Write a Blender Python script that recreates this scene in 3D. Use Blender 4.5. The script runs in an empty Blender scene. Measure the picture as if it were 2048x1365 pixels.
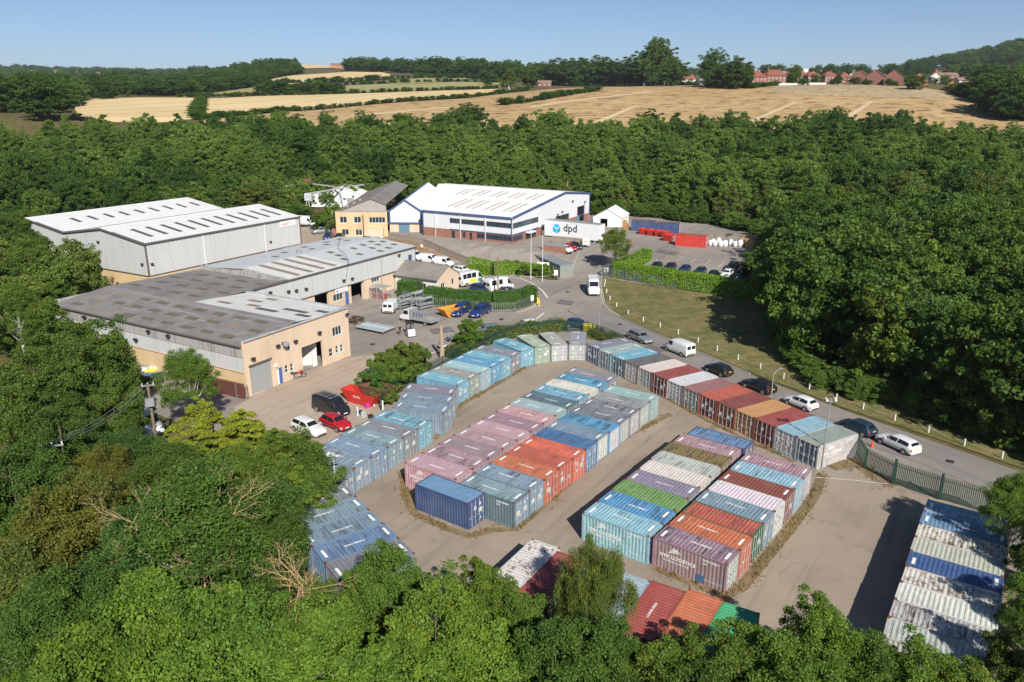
import bpy, bmesh, math, random
import numpy as np
from mathutils import Vector, Matrix, Euler
R = math.radians
rnd = random.Random(7)
sc = bpy.context.scene
col = sc.collection

# ---------------------------------------------------------------- camera
CAM_F, CAM_P, CAM_H = 1540.0, R(17.53), 35.15      # focal length in photo pixels, pitch, height over the yard
cam_d = bpy.data.cameras.new('camera')
cam_d.sensor_fit = 'HORIZONTAL'; cam_d.sensor_width = 36.0
cam_d.lens = 36.0 * CAM_F / 2048.0
cam_d.clip_start = 0.5; cam_d.clip_end = 20000
cam = bpy.data.objects.new('camera', cam_d); col.objects.link(cam)
cam.location = (0, 0, CAM_H); cam.rotation_euler = (math.pi / 2 - CAM_P, 0, 0)
sc.camera = cam

# ---------------------------------------------------------------- sky and sun
SUN_EL = R(36.0)
SUN_TO = Vector((0.30, -0.954, 0)).normalized()    # horizontal direction towards the sun
world = bpy.data.worlds.new('World'); sc.world = world; world.use_nodes = True
wn = world.node_tree; wn.nodes.clear()
sky = wn.nodes.new('ShaderNodeTexSky'); sky.sky_type = 'NISHITA'; sky.sun_disc = False
sky.sun_elevation = SUN_EL; sky.sun_rotation = math.atan2(SUN_TO.x, SUN_TO.y)
sky.altitude = 60; sky.air_density = 0.68; sky.dust_density = 0.3; sky.ozone_density = 4.8
bg = wn.nodes.new('ShaderNodeBackground'); bg.inputs['Strength'].default_value = 0.071
wo = wn.nodes.new('ShaderNodeOutputWorld')
wn.links.new(sky.outputs[0], bg.inputs[0]); wn.links.new(bg.outputs[0], wo.inputs[0])
sun_d = bpy.data.lights.new('sun', 'SUN'); sun_d.energy = 5.0; sun_d.angle = R(0.53); sun_d.color = (1.0, 0.95, 0.87)
sun = bpy.data.objects.new('sun', sun_d); col.objects.link(sun)
to_sun = SUN_TO * math.cos(SUN_EL) + Vector((0, 0, math.sin(SUN_EL)))
sun.rotation_euler = to_sun.to_track_quat('Z', 'Y').to_euler()
sc.view_settings.view_transform = 'Standard'; sc.view_settings.look = 'None'
sc.view_settings.exposure = 0.45; sc.view_settings.gamma = 1.0; sc.view_settings.use_curve_mapping = False
sc.cycles.max_bounces = 6; sc.cycles.diffuse_bounces = 3; sc.cycles.glossy_bounces = 3
sc.cycles.transmission_bounces = 4; sc.cycles.transparent_max_bounces = 6
sc.cycles.caustics_reflective = False; sc.cycles.caustics_refractive = False

# ---------------------------------------------------------------- helpers
def at(px, py, z=0.0):
    """the world point at height z that the photo shows at pixel px, py"""
    a = (px - 1024) / CAM_F; b = -(py - 682.5) / CAM_F
    dy = math.cos(CAM_P) + b * math.sin(CAM_P); dz = -math.sin(CAM_P) + b * math.cos(CAM_P)
    t = (z - CAM_H) / dz
    return Vector((a * t, dy * t, z))
def project(P):
    x, y, z = P[0], P[1], P[2] - CAM_H
    d = y * math.cos(CAM_P) - z * math.sin(CAM_P); v = y * math.sin(CAM_P) + z * math.cos(CAM_P)
    return 1024 + CAM_F * x / d, 682.5 - CAM_F * v / d, d
def sst(x, a, b):
    t = min(1.0, max(0.0, (x - a) / (b - a))); return t * t * (3 - 2 * t)
def S2L(r, g, b):
    f = lambda c: (c / 255 / 12.92) if c <= 10 else ((c / 255 + .055) / 1.055) ** 2.4
    return (f(r), f(g), f(b))

def tag(o, label=None, cat=None, group=None, kind=None):
    if label: o['label'] = label
    if cat: o['category'] = cat
    if group: o['group'] = group
    if kind: o['kind'] = kind
    return o
def empty(name, loc=(0, 0, 0), rz=0.0, label=None, cat=None, group=None):
    o = bpy.data.objects.new(name, None); o.empty_display_size = .5; col.objects.link(o)
    o.location = loc; o.rotation_euler = (0, 0, rz)
    return tag(o, label, cat, group)
def mobj(name, mesh, parent=None, loc=None, rz=None):
    o = bpy.data.objects.new(name, mesh); col.objects.link(o)
    if parent is not None: o.parent = parent
    if loc is not None: o.location = loc
    if rz is not None: o.rotation_euler = (0, 0, rz)
    return o
KIDS = {}
def kids(o):
    return [c for c in o.children]
def copy_tree(o, parent=None, loc=None, rz=None, scale=None, label=None, group=None):
    c = o.copy(); col.objects.link(c); c.parent = parent
    if loc is not None: c.location = loc
    if rz is not None: c.rotation_euler = (0, 0, rz)
    if scale is not None: c.scale = scale if not isinstance(scale, (int, float)) else (scale,) * 3
    if label: c['label'] = label
    if group: c['group'] = group
    for ch in KIDS.get(o.name_full, ()): 
        copy_tree(ch, c)
    return c
def remember(o):
    """index the children of a prototype once, so that copying needs no scene search"""
    KIDS[o.name_full] = list(o.children)
    for c in o.children: remember(c)
    return o

class MB:
    def __init__(s): s.v = []; s.f = []
    def add(s, vs, fs):
        k = len(s.v); s.v += [tuple(v) for v in vs]; s.f += [tuple(i + k for i in f) for f in fs]; return s
    def box(s, x0, y0, z0, x1, y1, z1):
        vs = [(x, y, z) for z in (z0, z1) for y in (y0, y1) for x in (x0, x1)]
        return s.add(vs, [(0, 2, 3, 1), (4, 5, 7, 6), (0, 1, 5, 4), (2, 6, 7, 3), (0, 4, 6, 2), (1, 3, 7, 5)])
    def cbox(s, c, d, rz=0.0):
        co, si = math.cos(rz), math.sin(rz); vs = []
        for z in (-.5, .5):
            for y in (-.5, .5):
                for x in (-.5, .5):
                    X, Y = x * d[0], y * d[1]
                    vs.append((c[0] + X * co - Y * si, c[1] + X * si + Y * co, c[2] + z * d[2]))
        return s.add(vs, [(0, 2, 3, 1), (4, 5, 7, 6), (0, 1, 5, 4), (2, 6, 7, 3), (0, 4, 6, 2), (1, 3, 7, 5)])
    def cyl(s, p, q, r0, r1=None, n=10, caps=True):
        r1 = r0 if r1 is None else r1
        p, q = Vector(p), Vector(q); d = (q - p)
        if d.length < 1e-6: return s
        d.normalize(); a = d.orthogonal().normalized(); b = d.cross(a)
        vs = []
        for (c, r) in ((p, r0), (q, r1)):
            for i in range(n):
                t = 2 * math.pi * i / n; vs.append(c + (a * math.cos(t) + b * math.sin(t)) * r)
        fs = [(i, (i + 1) % n, n + (i + 1) % n, n + i) for i in range(n)]
        if caps: fs += [tuple(range(n - 1, -1, -1)), tuple(range(n, 2 * n))]
        return s.add(vs, fs)
    def tube(s, pts, r, n=6):
        for a, b in zip(pts[:-1], pts[1:]): s.cyl(a, b, r, r, n)
        return s
    def poly(s, pts): return s.add(pts, [tuple(range(len(pts)))])
    def prism(s, pts, z0, z1):
        """vertical prism over a counter-clockwise outline"""
        n = len(pts)
        vs = [(p[0], p[1], z0) for p in pts] + [(p[0], p[1], z1) for p in pts]
        return s.add(vs, [tuple(range(n - 1, -1, -1)), tuple(range(n, 2 * n))] + [(i, (i + 1) % n, n + (i + 1) % n, n + i) for i in range(n)])
    def xprism(s, pts, x0, x1):
        """outline in y, z pushed along x"""
        n = len(pts); vs = [(x0, p[0], p[1]) for p in pts] + [(x1, p[0], p[1]) for p in pts]
        return s.add(vs, [tuple(range(n - 1, -1, -1)), tuple(range(n, 2 * n))] + [(i, (i + 1) % n, n + (i + 1) % n, n + i) for i in range(n)])
    def yprism(s, pts, y0, y1):
        n = len(pts); vs = [(p[0], y0, p[1]) for p in pts] + [(p[0], y1, p[1]) for p in pts]
        return s.add(vs, [tuple(range(n - 1, -1, -1)), tuple(range(n, 2 * n))] + [(i, (i + 1) % n, n + (i + 1) % n, n + i) for i in range(n)])
    def sphere(s, c, r, nu=10, nv=6, sq=(1, 1, 1)):
        vs = [(c[0], c[1], c[2] - r * sq[2])]
        for j in range(1, nv):
            t = -math.pi / 2 + math.pi * j / nv
            for i in range(nu):
                u = 2 * math.pi * i / nu
                vs.append((c[0] + r * sq[0] * math.cos(t) * math.cos(u), c[1] + r * sq[1] * math.cos(t) * math.sin(u), c[2] + r * sq[2] * math.sin(t)))
        vs.append((c[0], c[1], c[2] + r * sq[2])); fs = []
        for i in range(nu): fs.append((0, 1 + (i + 1) % nu, 1 + i))
        for j in range(nv - 2):
            for i in range(nu):
                a = 1 + j * nu + i; b = 1 + j * nu + (i + 1) % nu; fs.append((a, b, b + nu, a + nu))
        k = 1 + (nv - 2) * nu
        for i in range(nu): fs.append((k + i, k + (i + 1) % nu, len(vs) - 1))
        return s.add(vs, fs)
    def mesh(s, name, mat, smooth=False):
        me = bpy.data.meshes.new(name); me.from_pydata(s.v, [], s.f)
        if mat is not None: me.materials.append(mat)
        bm = bmesh.new(); bm.from_mesh(me); bmesh.ops.recalc_face_normals(bm, faces=bm.faces); bm.to_mesh(me); bm.free()
        if smooth: me.polygons.foreach_set('use_smooth', [True] * len(me.polygons))
        me.update(); return me
    def build(s, name, mat, parent=None, loc=None, rz=None, smooth=False):
        return mobj(name, s.mesh(name, mat, smooth), parent, loc, rz)
def fast_mesh(name, verts, faces4, mat, attrs=None):
    """numpy arrays of vertices and quads"""
    me = bpy.data.meshes.new(name); nv, nf = len(verts), len(faces4)
    me.vertices.add(nv); me.vertices.foreach_set('co', np.asarray(verts, dtype=np.float32).ravel())
    me.loops.add(nf * 4); me.loops.foreach_set('vertex_index', np.asarray(faces4, dtype=np.int32).ravel())
    me.polygons.add(nf); me.polygons.foreach_set('loop_start', np.arange(0, nf * 4, 4, dtype=np.int32))
    me.update(calc_edges=True)
    if mat is not None: me.materials.append(mat)
    for k, a in (attrs or {}).items():
        at_ = me.attributes.new(k, 'FLOAT', 'POINT'); at_.data.foreach_set('value', np.asarray(a, dtype=np.float32))
    return me
def text_mesh(txt, size, mat, name='lettering', bold=0.0, shear=0.0, extrude=0.004, spacing=1.0):
    """flat letters in the x-z plane, facing -y, origin at lower start"""
    cu = bpy.data.curves.new('t', 'FONT'); cu.body = txt; cu.size = size; cu.offset = bold; cu.shear = shear
    cu.extrude = extrude; cu.resolution_u = 2; cu.space_character = spacing
    o = bpy.data.objects.new('t', cu); col.objects.link(o)
    me = bpy.data.meshes.new_from_object(o); bpy.data.objects.remove(o); bpy.data.curves.remove(cu)
    me.transform(Matrix.Rotation(math.pi / 2, 4, 'X')); me.name = name; me.materials.clear(); me.materials.append(mat)
    return me

def marks_mesh(n, w, h, seed, mat, name='lettering'):
    """a line of worn, unreadable strokes in the x-z plane, facing -y"""
    r = random.Random(seed); m = MB(); st = w / n
    for i in range(n):
        x = i * st; hh = h * r.uniform(.75, 1.0); k = r.choice((0, 1, 2))
        m.box(x, -.004, 0, x + st * .28, .004, hh)
        if k: m.box(x + st * .3, -.004, hh * .82 if k == 1 else hh * .4, x + st * .72, .004, hh if k == 1 else hh * .58)
        if k == 2: m.box(x + st * .5, -.004, 0, x + st * .72, .004, hh * .38)
    return m.mesh(name, mat)
# ---------------------------------------------------------------- materials
class NT:
    def __init__(s, name):
        s.m = bpy.data.materials.new(name); s.m.use_nodes = True; s.t = s.m.node_tree
        s.p = s.t.nodes['Principled BSDF']; s.o = s.t.nodes['Material Output']
    def n(s, typ, **kw):
        nd = s.t.nodes.new(typ)
        for k, v in kw.items(): setattr(nd, k, v)
        return nd
    def l(s, a, b): s.t.links.new(a, b)
    def coord(s, kind='obj'):
        if kind == 'world': return s.n('ShaderNodeNewGeometry').outputs['Position']
        return s.n('ShaderNodeTexCoord').outputs['Object']
    def noise(s, vec, scale, detail=4, rough=.6, stretch=None):
        if stretch:
            mp = s.n('ShaderNodeMapping'); mp.inputs['Scale'].default_value = stretch; s.l(vec, mp.inputs[0]); vec = mp.outputs[0]
        nd = s.n('ShaderNodeTexNoise'); nd.inputs['Scale'].default_value = scale; nd.inputs['Detail'].default_value = detail
        nd.inputs['Roughness'].default_value = rough; s.l(vec, nd.inputs['Vector']); return nd.outputs['Fac']
    def ramp(s, fac, stops):
        r = s.n('ShaderNodeValToRGB'); e = r.color_ramp.elements
        while len(e) < len(stops): e.new(.5)
        for i, (p, c) in enumerate(stops):
            e[i].position = p; e[i].color = (c, c, c, 1) if isinstance(c, (int, float)) else (*c, 1)
        s.l(fac, r.inputs[0]); return r.outputs[0]
    def mix(s, fac, a, b, typ='MIX'):
        m = s.n('ShaderNodeMix', data_type='RGBA', blend_type=typ)
        for sock, v in ((m.inputs[0], fac), (m.inputs[6], a), (m.inputs[7], b)):
            if isinstance(v, (int, float)): sock.default_value = v
            elif isinstance(v, tuple): sock.default_value = (*v, 1)
            else: s.l(v, sock)
        return m.outputs[2]
    def math(s, op, a, b=0.0, clamp=False):
        m = s.n('ShaderNodeMath', operation=op, use_clamp=clamp)
        for sock, v in ((m.inputs[0], a), (m.inputs[1], b)):
            if isinstance(v, (int, float)): sock.default_value = v
            else: s.l(v, sock)
        return m.outputs[0]
    def bump(s, h, strength=.3, dist=.02):
        b = s.n('ShaderNodeBump'); b.inputs['Strength'].default_value = strength; b.inputs['Distance'].default_value = dist
        s.l(h, b.inputs['Height']); s.l(b.outputs[0], s.p.inputs['Normal'])
    def done(s, color, rough=.6, metal=0.0, spec=.5):
        if isinstance(color, tuple): s.p.inputs['Base Color'].default_value = (*color, 1)
        else: s.l(color, s.p.inputs['Base Color'])
        if isinstance(rough, (int, float)): s.p.inputs['Roughness'].default_value = rough
        else: s.l(rough, s.p.inputs['Roughness'])
        s.p.inputs['Metallic'].default_value = metal; s.p.inputs['Specular IOR Level'].default_value = spec
        return s.m
MATS = {}
def plain(name, c, rough=.6, metal=0.0, var=.12, scale=3.0, coord='obj', bump=0.0, spec=.5, dirt=0.0, dirtcol=(.12, .1, .08), stretch=None):
    """one base colour with a little procedural mottling and optional grime"""
    if name in MATS: return MATS[name]
    t = NT(name); v = t.coord(coord); n1 = t.noise(v, scale, 5, .65, stretch)
    lo = tuple(x * (1 - var) for x in c); hi = tuple(min(1, x * (1 + var)) for x in c)
    cc = t.ramp(n1, [(.25, lo), (.75, hi)])
    if dirt:
        d = t.noise(v, scale * .37, 6, .7, stretch); cc = t.mix(t.ramp(d, [(.48, 0.0), (.72, dirt)]), cc, dirtcol)
    if bump: t.bump(t.noise(v, scale * 6, 3), bump, .01)
    MATS[name] = t.done(cc, rough, metal, spec); return MATS[name]
def carpaint(name, c, metal=.15):
    if name in MATS: return MATS[name]
    t = NT(name); v = t.coord(); d = t.noise(v, 2.2, 4)
    cc = t.mix(t.ramp(d, [(.45, 0.0), (.8, .10)]), c, (.2, .18, .15))
    t.p.inputs['Coat Weight'].default_value = .6; t.p.inputs['Coat Roughness'].default_value = .08
    MATS[name] = t.done(cc, .35, metal); return MATS[name]
# ---------------------------------------------------------------- terrain
HC = [-700, 0, 300, 600, 900, 1200, 1500, 1800, 2048, 2750]      # photo columns
HR = [200, 260, 360, 430, 520, 600, 700, 900, 1200, 2000, 3500, 9000]
HPY = {430: [236, 235, 236, 250, 250, 250, 252, 255, 262, 262], 520: [218, 216, 215, 223, 215, 205, 205, 205, 225, 225],
       600: [208, 206, 197, 200, 196, 182, 178, 178, 200, 200], 700: [202, 200, 194, 189, 182, 178, 168, 168, 186, 186],
       900: [200, 196, 188, 170, 165, 174, 165, 165, 176, 176], 1200: [195, 192, 180, 148, 148, 166, 159, 158, 158, 158],
       2000: [180, 178, 165, 130, 146, 152, 150, 148, 140, 140], 3500: [146, 142, 150, 150, 150, 148, 146, 146, 150, 150],
       9000: [150, 150, 152, 155, 155, 152, 152, 152, 155, 155]}
def _ray(px, py):
    a = (px - 1024) / CAM_F; b = -(py - 682.5) / CAM_F
    dy = math.cos(CAM_P) + b * math.sin(CAM_P); dz = -math.sin(CAM_P) + b * math.cos(CAM_P)
    return Vector((a, dy, dz))
HZ = np.zeros((len(HC), len(HR)))
for i, c in enumerate(HC):
    for j, r in enumerate(HR):
        if r == 200: HZ[i, j] = 2.6
        elif r == 260: HZ[i, j] = 5.0
        elif r == 360: HZ[i, j] = 13.0
        else:
            d = _ray(min(2300, max(-250, c)), HPY[r][i]); HZ[i, j] = CAM_H + r * d.z / math.hypot(d.x, d.y)
HAZ = [math.atan2((c - 1024) / CAM_F, math.cos(CAM_P) + math.sin(CAM_P) * .3) for c in HC]
LHR = np.log(HR)
def hill(x, y):
    r = math.hypot(x, y); az = math.atan2(x, y)
    i = int(np.searchsorted(HAZ, az)) - 1; i = max(0, min(len(HC) - 2, i))
    t = min(1, max(0, (az - HAZ[i]) / (HAZ[i + 1] - HAZ[i]))); t = t * t * (3 - 2 * t)
    lr = math.log(max(r, 1)); j = int(np.searchsorted(LHR, lr)) - 1; j = max(0, min(len(HR) - 2, j))
    u = min(1, max(0, (lr - LHR[j]) / (LHR[j + 1] - LHR[j])))
    return float((HZ[i, j] * (1 - t) + HZ[i + 1, j] * t) * (1 - u) + (HZ[i, j + 1] * (1 - t) + HZ[i + 1, j + 1] * t) * u)
def estate(x, y):
    n = .5 * x + .866 * y; m = .866 * x - .5 * y
    zl = 3 * sst(n, 108, 124)
    zr = 2.6 * sst(n, 137, 157)
    zroad = zl * sst(-m, 84, 113) + zr * (1 - sst(-m, 84, 113))
    zm = zroad + (3.3 - zroad) * sst(n, 140, 147)
    wl = sst(-m, 62, 80)
    z = zr * (1 - wl) + zm * wl
    return z
def terr(x, y):
    r = math.hypot(x, y); w = sst(r, 222, 275)
    if y < 20: return 0.0 * (1 - w) + w * (hill(x, y) if y > -5000 else 5)
    return estate(x, y) * (1 - w) + (hill(x, y) if w > 0 else 0) * w
def hit(px, py, rmax=9000):
    """where the ray of a photo pixel meets the ground"""
    d = _ray(px, py); k = 1 / math.hypot(d.x, d.y); d = d * k
    prev, r = 20.0, 22.0
    while r < rmax:
        if CAM_H + d.z * r < terr(d.x * r, d.y * r):
            a, b = prev, r
            for _ in range(24):
                m = (a + b) / 2
                if CAM_H + d.z * m < terr(d.x * m, d.y * m): b = m
                else: a = m
            return Vector((d.x * b, d.y * b, terr(d.x * b, d.y * b)))
        prev = r; r *= 1.01
    r = 3000.; return Vector((d.x * r, d.y * r, terr(d.x * r, d.y * r)))
def G(px, py, dz=0.0):
    """ground point under a photo pixel"""
    z = 0.0
    for _ in range(8): p = at(px, py, z); z = terr(p.x, p.y)
    return Vector((p.x, p.y, z + dz))

# ground material: dry summer turf and leaf litter
def ground_mat(name, c1, c2, c3, s1=.05, s2=.6, bump=.4):
    t = NT(name); v = t.coord('world'); a = t.noise(v, s1, 6, .6); b = t.noise(v, s2, 6, .7); c = t.noise(v, s2 * 9, 3, .7)
    cc = t.mix(t.ramp(a, [(.35, 0.0), (.65, 1.0)]), c1, c2); cc = t.mix(t.ramp(b, [(.42, 0.0), (.68, .85)]), cc, c3)
    cc = t.mix(.55, cc, t.ramp(c, [(.2, .55), (.8, 1.45)]), 'MULTIPLY')
    t.bump(c, bump, .08); MATS[name] = t.done(cc, .9, 0, .2); return t.m
M_turf = ground_mat('dry_turf', (.10, .085, .035), (.05, .065, .02), (.2, .135, .06))
M_lawn = ground_mat('lawn', (.15, .14, .048), (.078, .108, .028), (.265, .19, .095), .16, .5)
M_bank = ground_mat('rubble_bank', (.3, .19, .10), (.22, .13, .06), (.36, .26, .16), .3, 1.2, 1.0)
def asphalt_mat(name, base, pale, dark, tyre=.3, s=.06, ang=1.0):
    t = NT(name); v = t.coord('world'); a = t.noise(v, s, 7, .62); b = t.noise(v, .35, 6, .7); c = t.noise(v, 14, 2, .8); e = t.noise(v, .12, 8, .75)
    cc = t.mix(t.ramp(a, [(.36, 0.0), (.64, 1.0)]), base, pale)
    cc = t.mix(t.ramp(b, [(.55, 0.0), (.78, tyre)]), cc, dark)
    cc = t.mix(t.ramp(e, [(.60, 0.0), (.66, .35)]), cc, pale)
    mp = t.n('ShaderNodeMapping'); mp.inputs['Rotation'].default_value = (0, 0, -ang); t.l(v, mp.inputs[0])
    tk = t.noise(mp.outputs[0], 1.0, 4, .6, (.035, .9, 1)); cc = t.mix(t.ramp(tk, [(.52, 0.0), (.66, .38)]), cc, pale); cc = t.mix(t.ramp(tk, [(.30, .42), (.44, 0.0)]), cc, dark)
    sp = t.noise(v, 2.2, 5, .8); cc = t.mix(t.ramp(sp, [(.64, 0.0), (.72, .55)]), cc, dark); cc = t.mix(t.ramp(sp, [(.26, .5), (.33, 0.0)]), cc, tuple(min(1, x * 1.35) for x in pale))
    cr = t.n('ShaderNodeTexVoronoi', feature='DISTANCE_TO_EDGE'); cr.inputs['Scale'].default_value = .16
    w = t.n('ShaderNodeVectorMath', operation='MULTIPLY_ADD'); nn = t.n('ShaderNodeTexNoise'); nn.inputs['Scale'].default_value = .5
    t.l(v, nn.inputs['Vector']); t.l(nn.outputs['Color'], w.inputs[0]); w.inputs[1].default_value = (3, 3, 0); t.l(v, w.inputs[2]); t.l(w.outputs[0], cr.inputs['Vector'])
    cc = t.mix(t.ramp(cr.outputs['Distance'], [(.0, .35), (.012, 0.0)]), cc, dark)
    cc = t.mix(.5, cc, t.ramp(c, [(.2, .8), (.8, 1.2)]), 'MULTIPLY'); t.bump(c, .25, .01)
    MATS[name] = t.done(cc, .85, 0, .3); return t.m
M_road = asphalt_mat('worn_asphalt', (.215, .19, .167), (.31, .27, .228), (.115, .103, .092), .45)
M_lane = asphalt_mat('lane_asphalt', (.205, .188, .175), (.255, .23, .208), (.12, .113, .108), .35, .09, 2.1)
M_yard = asphalt_mat('dusty_yard', (.245, .198, .152), (.335, .275, .21), (.135, .115, .095), .55, .07)
M_conc = asphalt_mat('forecourt_concrete', (.33, .26, .195), (.42, .345, .27), (.2, .16, .13), .4, .08)
def field_mat(name, c1, c2, line=None, s=.012, speck=0.0):
    t = NT(name); v = t.coord('world'); a = t.noise(v, s, 6, .6); b = t.noise(v, s * 7, 6, .75, (1, 2.2, 1))
    cc = t.mix(t.ramp(a, [(.35, 0.0), (.65, 1.0)]), c1, c2)
    if speck: cc = t.mix(t.ramp(b, [(.50, 0.0), (.60, speck)]), cc, tuple(x * .38 for x in c1))
    if line:
        w = t.n('ShaderNodeTexWave'); w.inputs['Scale'].default_value = .012; w.inputs['Distortion'].default_value = 1.2; w.inputs['Detail'].default_value = 2
        mp = t.n('ShaderNodeMapping'); mp.inputs['Rotation'].default_value = (0, 0, line); t.l(v, mp.inputs[0]); t.l(mp.outputs[0], w.inputs[0])
        cc = t.mix(t.ramp(w.outputs['Fac'], [(.965, 0.0), (.99, .5)]), cc, tuple(x * .55 for x in c1))
    MATS[name] = t.done(cc, .95, 0, .1); return t.m
M_gold = field_mat('wheat_stubble', (.57, .43, .215), (.63, .49, .27), .35)
M_brown = field_mat('rough_barley', (.42, .28, .135), (.48, .34, .17), None, .014, .95)
M_olive = field_mat('dry_pasture', (.27, .25, .10), (.34, .31, .14))
M_green = field_mat('green_crop', (.13, .20, .04), (.15, .23, .05))
M_scrub = field_mat('grey_scrub', (.40, .31, .19), (.45, .34, .19), None, .03, .9)

PAVED = [(600, 455), (700, 452), (850, 455), (1000, 458), (1190, 430), (1330, 436), (1530, 462), (1560, 570), (1510, 600), (1200, 556), (1203, 580), (1209, 608), (1226, 627), (1250, 642),
      (1330, 677), (1500, 750), (1700, 826), (2100, 965), (2200, 1030), (2100, 1365), (1000, 1365), (600, 1120), (540, 1000), (420, 870), (240, 800), (170, 700), (190, 620), (300, 500)]
PAVED_W = [(G(*q).x, G(*q).y) for q in PAVED]
def inpoly(x, y, P):
    c = False; j = len(P) - 1
    for i in range(len(P)):
        if (P[i][1] > y) != (P[j][1] > y) and x < (P[j][0] - P[i][0]) * (y - P[i][1]) / (P[j][1] - P[i][1]) + P[i][0]: c = not c
        j = i
    return c
def edist(x, y, P):
    b = 1e9
    for i in range(len(P)):
        ax, ay = P[i - 1][:2]; bx, by = P[i][:2]; dx, dy = bx - ax, by - ay; t = max(0, min(1, ((x - ax) * dx + (y - ay) * dy) / (dx * dx + dy * dy + 1e-9)))
        b = min(b, math.hypot(ax + t * dx - x, ay + t * dy - y))
    return b
# the ground: one sheet from under the camera to the horizon
azs = list(np.arange(-180, -48, 6)) + list(np.arange(-48, 48.01, .45)) + list(np.arange(54, 180, 6))
rs = [1.5] + list(np.arange(6, 266, 2.6))
while rs[-1] < 9000: rs.append(rs[-1] * 1.035)
gv = []; 
for r_ in rs:
    for a_ in azs:
        x, y = r_ * math.sin(R(a_)), r_ * math.cos(R(a_)); z = terr(x, y)
        if r_ < 260 and y > 20 and inpoly(x, y, PAVED_W) and edist(x, y, PAVED_W) > 3: z -= .35      # the made ground is cut in
        gv.append((x, y, z))
na = len(azs); gf = []
for i in range(len(rs) - 1):
    for j in range(na):
        k = (j + 1) % na; gf.append((i * na + j, (i + 1) * na + j, (i + 1) * na + k, i * na + k))
me = fast_mesh('ground', np.array(gv), np.array(gf), M_turf)
me.polygons.foreach_set('use_smooth', [True] * len(me.polygons))
bm = bmesh.new(); bm.from_mesh(me); bmesh.ops.recalc_face_normals(bm, faces=bm.faces)
bm.faces.ensure_lookup_table()
if bm.faces[100].normal.z < 0: bmesh.ops.reverse_faces(bm, faces=bm.faces)
bm.to_mesh(me); bm.free()
tag(mobj('ground', me), kind='structure')

def drape(name, pts, off, mat, cell, kind='structure', hf=terr):
    """an outline on the ground, cut into cells and laid on the terrain"""
    bm = bmesh.new(); bm.faces.new([bm.verts.new((p[0], p[1], 0)) for p in pts])
    bmesh.ops.triangulate(bm, faces=bm.faces[:])
    xs = [p[0] for p in pts]; ys = [p[1] for p in pts]
    for ax, lo, hi in ((0, min(xs), max(xs)), (1, min(ys), max(ys))):
        q = lo + cell
        while q < hi:
            co = (q, 0, 0) if ax == 0 else (0, q, 0); no = (1, 0, 0) if ax == 0 else (0, 1, 0)
            bmesh.ops.bisect_plane(bm, geom=bm.verts[:] + bm.edges[:] + bm.faces[:], plane_co=co, plane_no=no, dist=1e-4); q += cell
    for v in bm.verts: v.co.z = hf(v.co.x, v.co.y) + off
    bmesh.ops.recalc_face_normals(bm, faces=bm.faces)
    if sum(f.normal.z for f in bm.faces) < 0: bmesh.ops.reverse_faces(bm, faces=bm.faces)
    me = bpy.data.meshes.new(name); bm.to_mesh(me); bm.free(); me.materials.append(mat)
    return tag(mobj(name, me), kind=kind)
def GP(pts): return [G(*p) for p in pts]

drape('paved_estate', GP(PAVED), .035, M_road, 3)
drape('lane', GP([(1207, 612), (1226, 628), (1250, 643), (1330, 678), (1500, 751), (1700, 827), (2100, 966), (2150, 1010), (1980, 985), (1860, 935), (1700, 880), (1620, 850), (1480, 790), (1330, 715), (1240, 680), (1180, 655), (1170, 630)]), .07, M_lane, 3)
drape('container_yard', GP([(1178, 712), (1260, 745), (1600, 935), (1660, 945), (1740, 935), (1830, 990), (2010, 1030), (2080, 1365), (1000, 1330), (760, 1180), (600, 1040), (600, 960), (700, 880), (860, 800), (900, 760), (1040, 705), (1110, 690)]), .075, M_yard, 3)
drape('forecourt', GP([(470, 815), (560, 765), (640, 735), (700, 716), (790, 706), (840, 735), (775, 775), (760, 830), (690, 880), (560, 920), (470, 850)]), .072, M_conc, 3)
drape('upper_yard', GP([(596, 456), (660, 462), (672, 478), (780, 479), (760, 492), (640, 486), (604, 492)]), .09, M_conc, 3)
drape('lawn', GP([(1202.5, 553), (1300, 575), (1515, 600), (1700, 650), (2100, 850), (2110, 962), (1900, 888), (1700, 822), (1500, 746), (1330, 673.5), (1252, 639), (1229, 624.5), (1212, 606), (1206, 580)]), .10, M_lawn, 3)
drape('rubble_bank', GP([(782, 476), (846, 488), (900, 497), (940, 505), (946, 528), (899, 520), (838, 511), (800, 500), (770, 491)]), .12, M_bank, 2)
drape('planting_bed', GP([(940, 502), (1010, 512), (1100, 530), (1118, 534), (1112, 546), (1084, 553), (1053, 553), (1004, 544.5), (970, 532), (944, 528)]), .13, M_turf, 2)
drape('dry_grass', GP([(130, 545), (205, 590), (262, 600), (300, 560), (240, 545), (135, 528)]), .05, M_lawn, 3)

# dry weeds and dirt skirts round the container blocks
M_weedbed = ground_mat('weedy_dirt', (.21, .15, .085), (.13, .105, .055), (.3, .215, .125), .4, 1.3)
WEEDS = []
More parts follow.
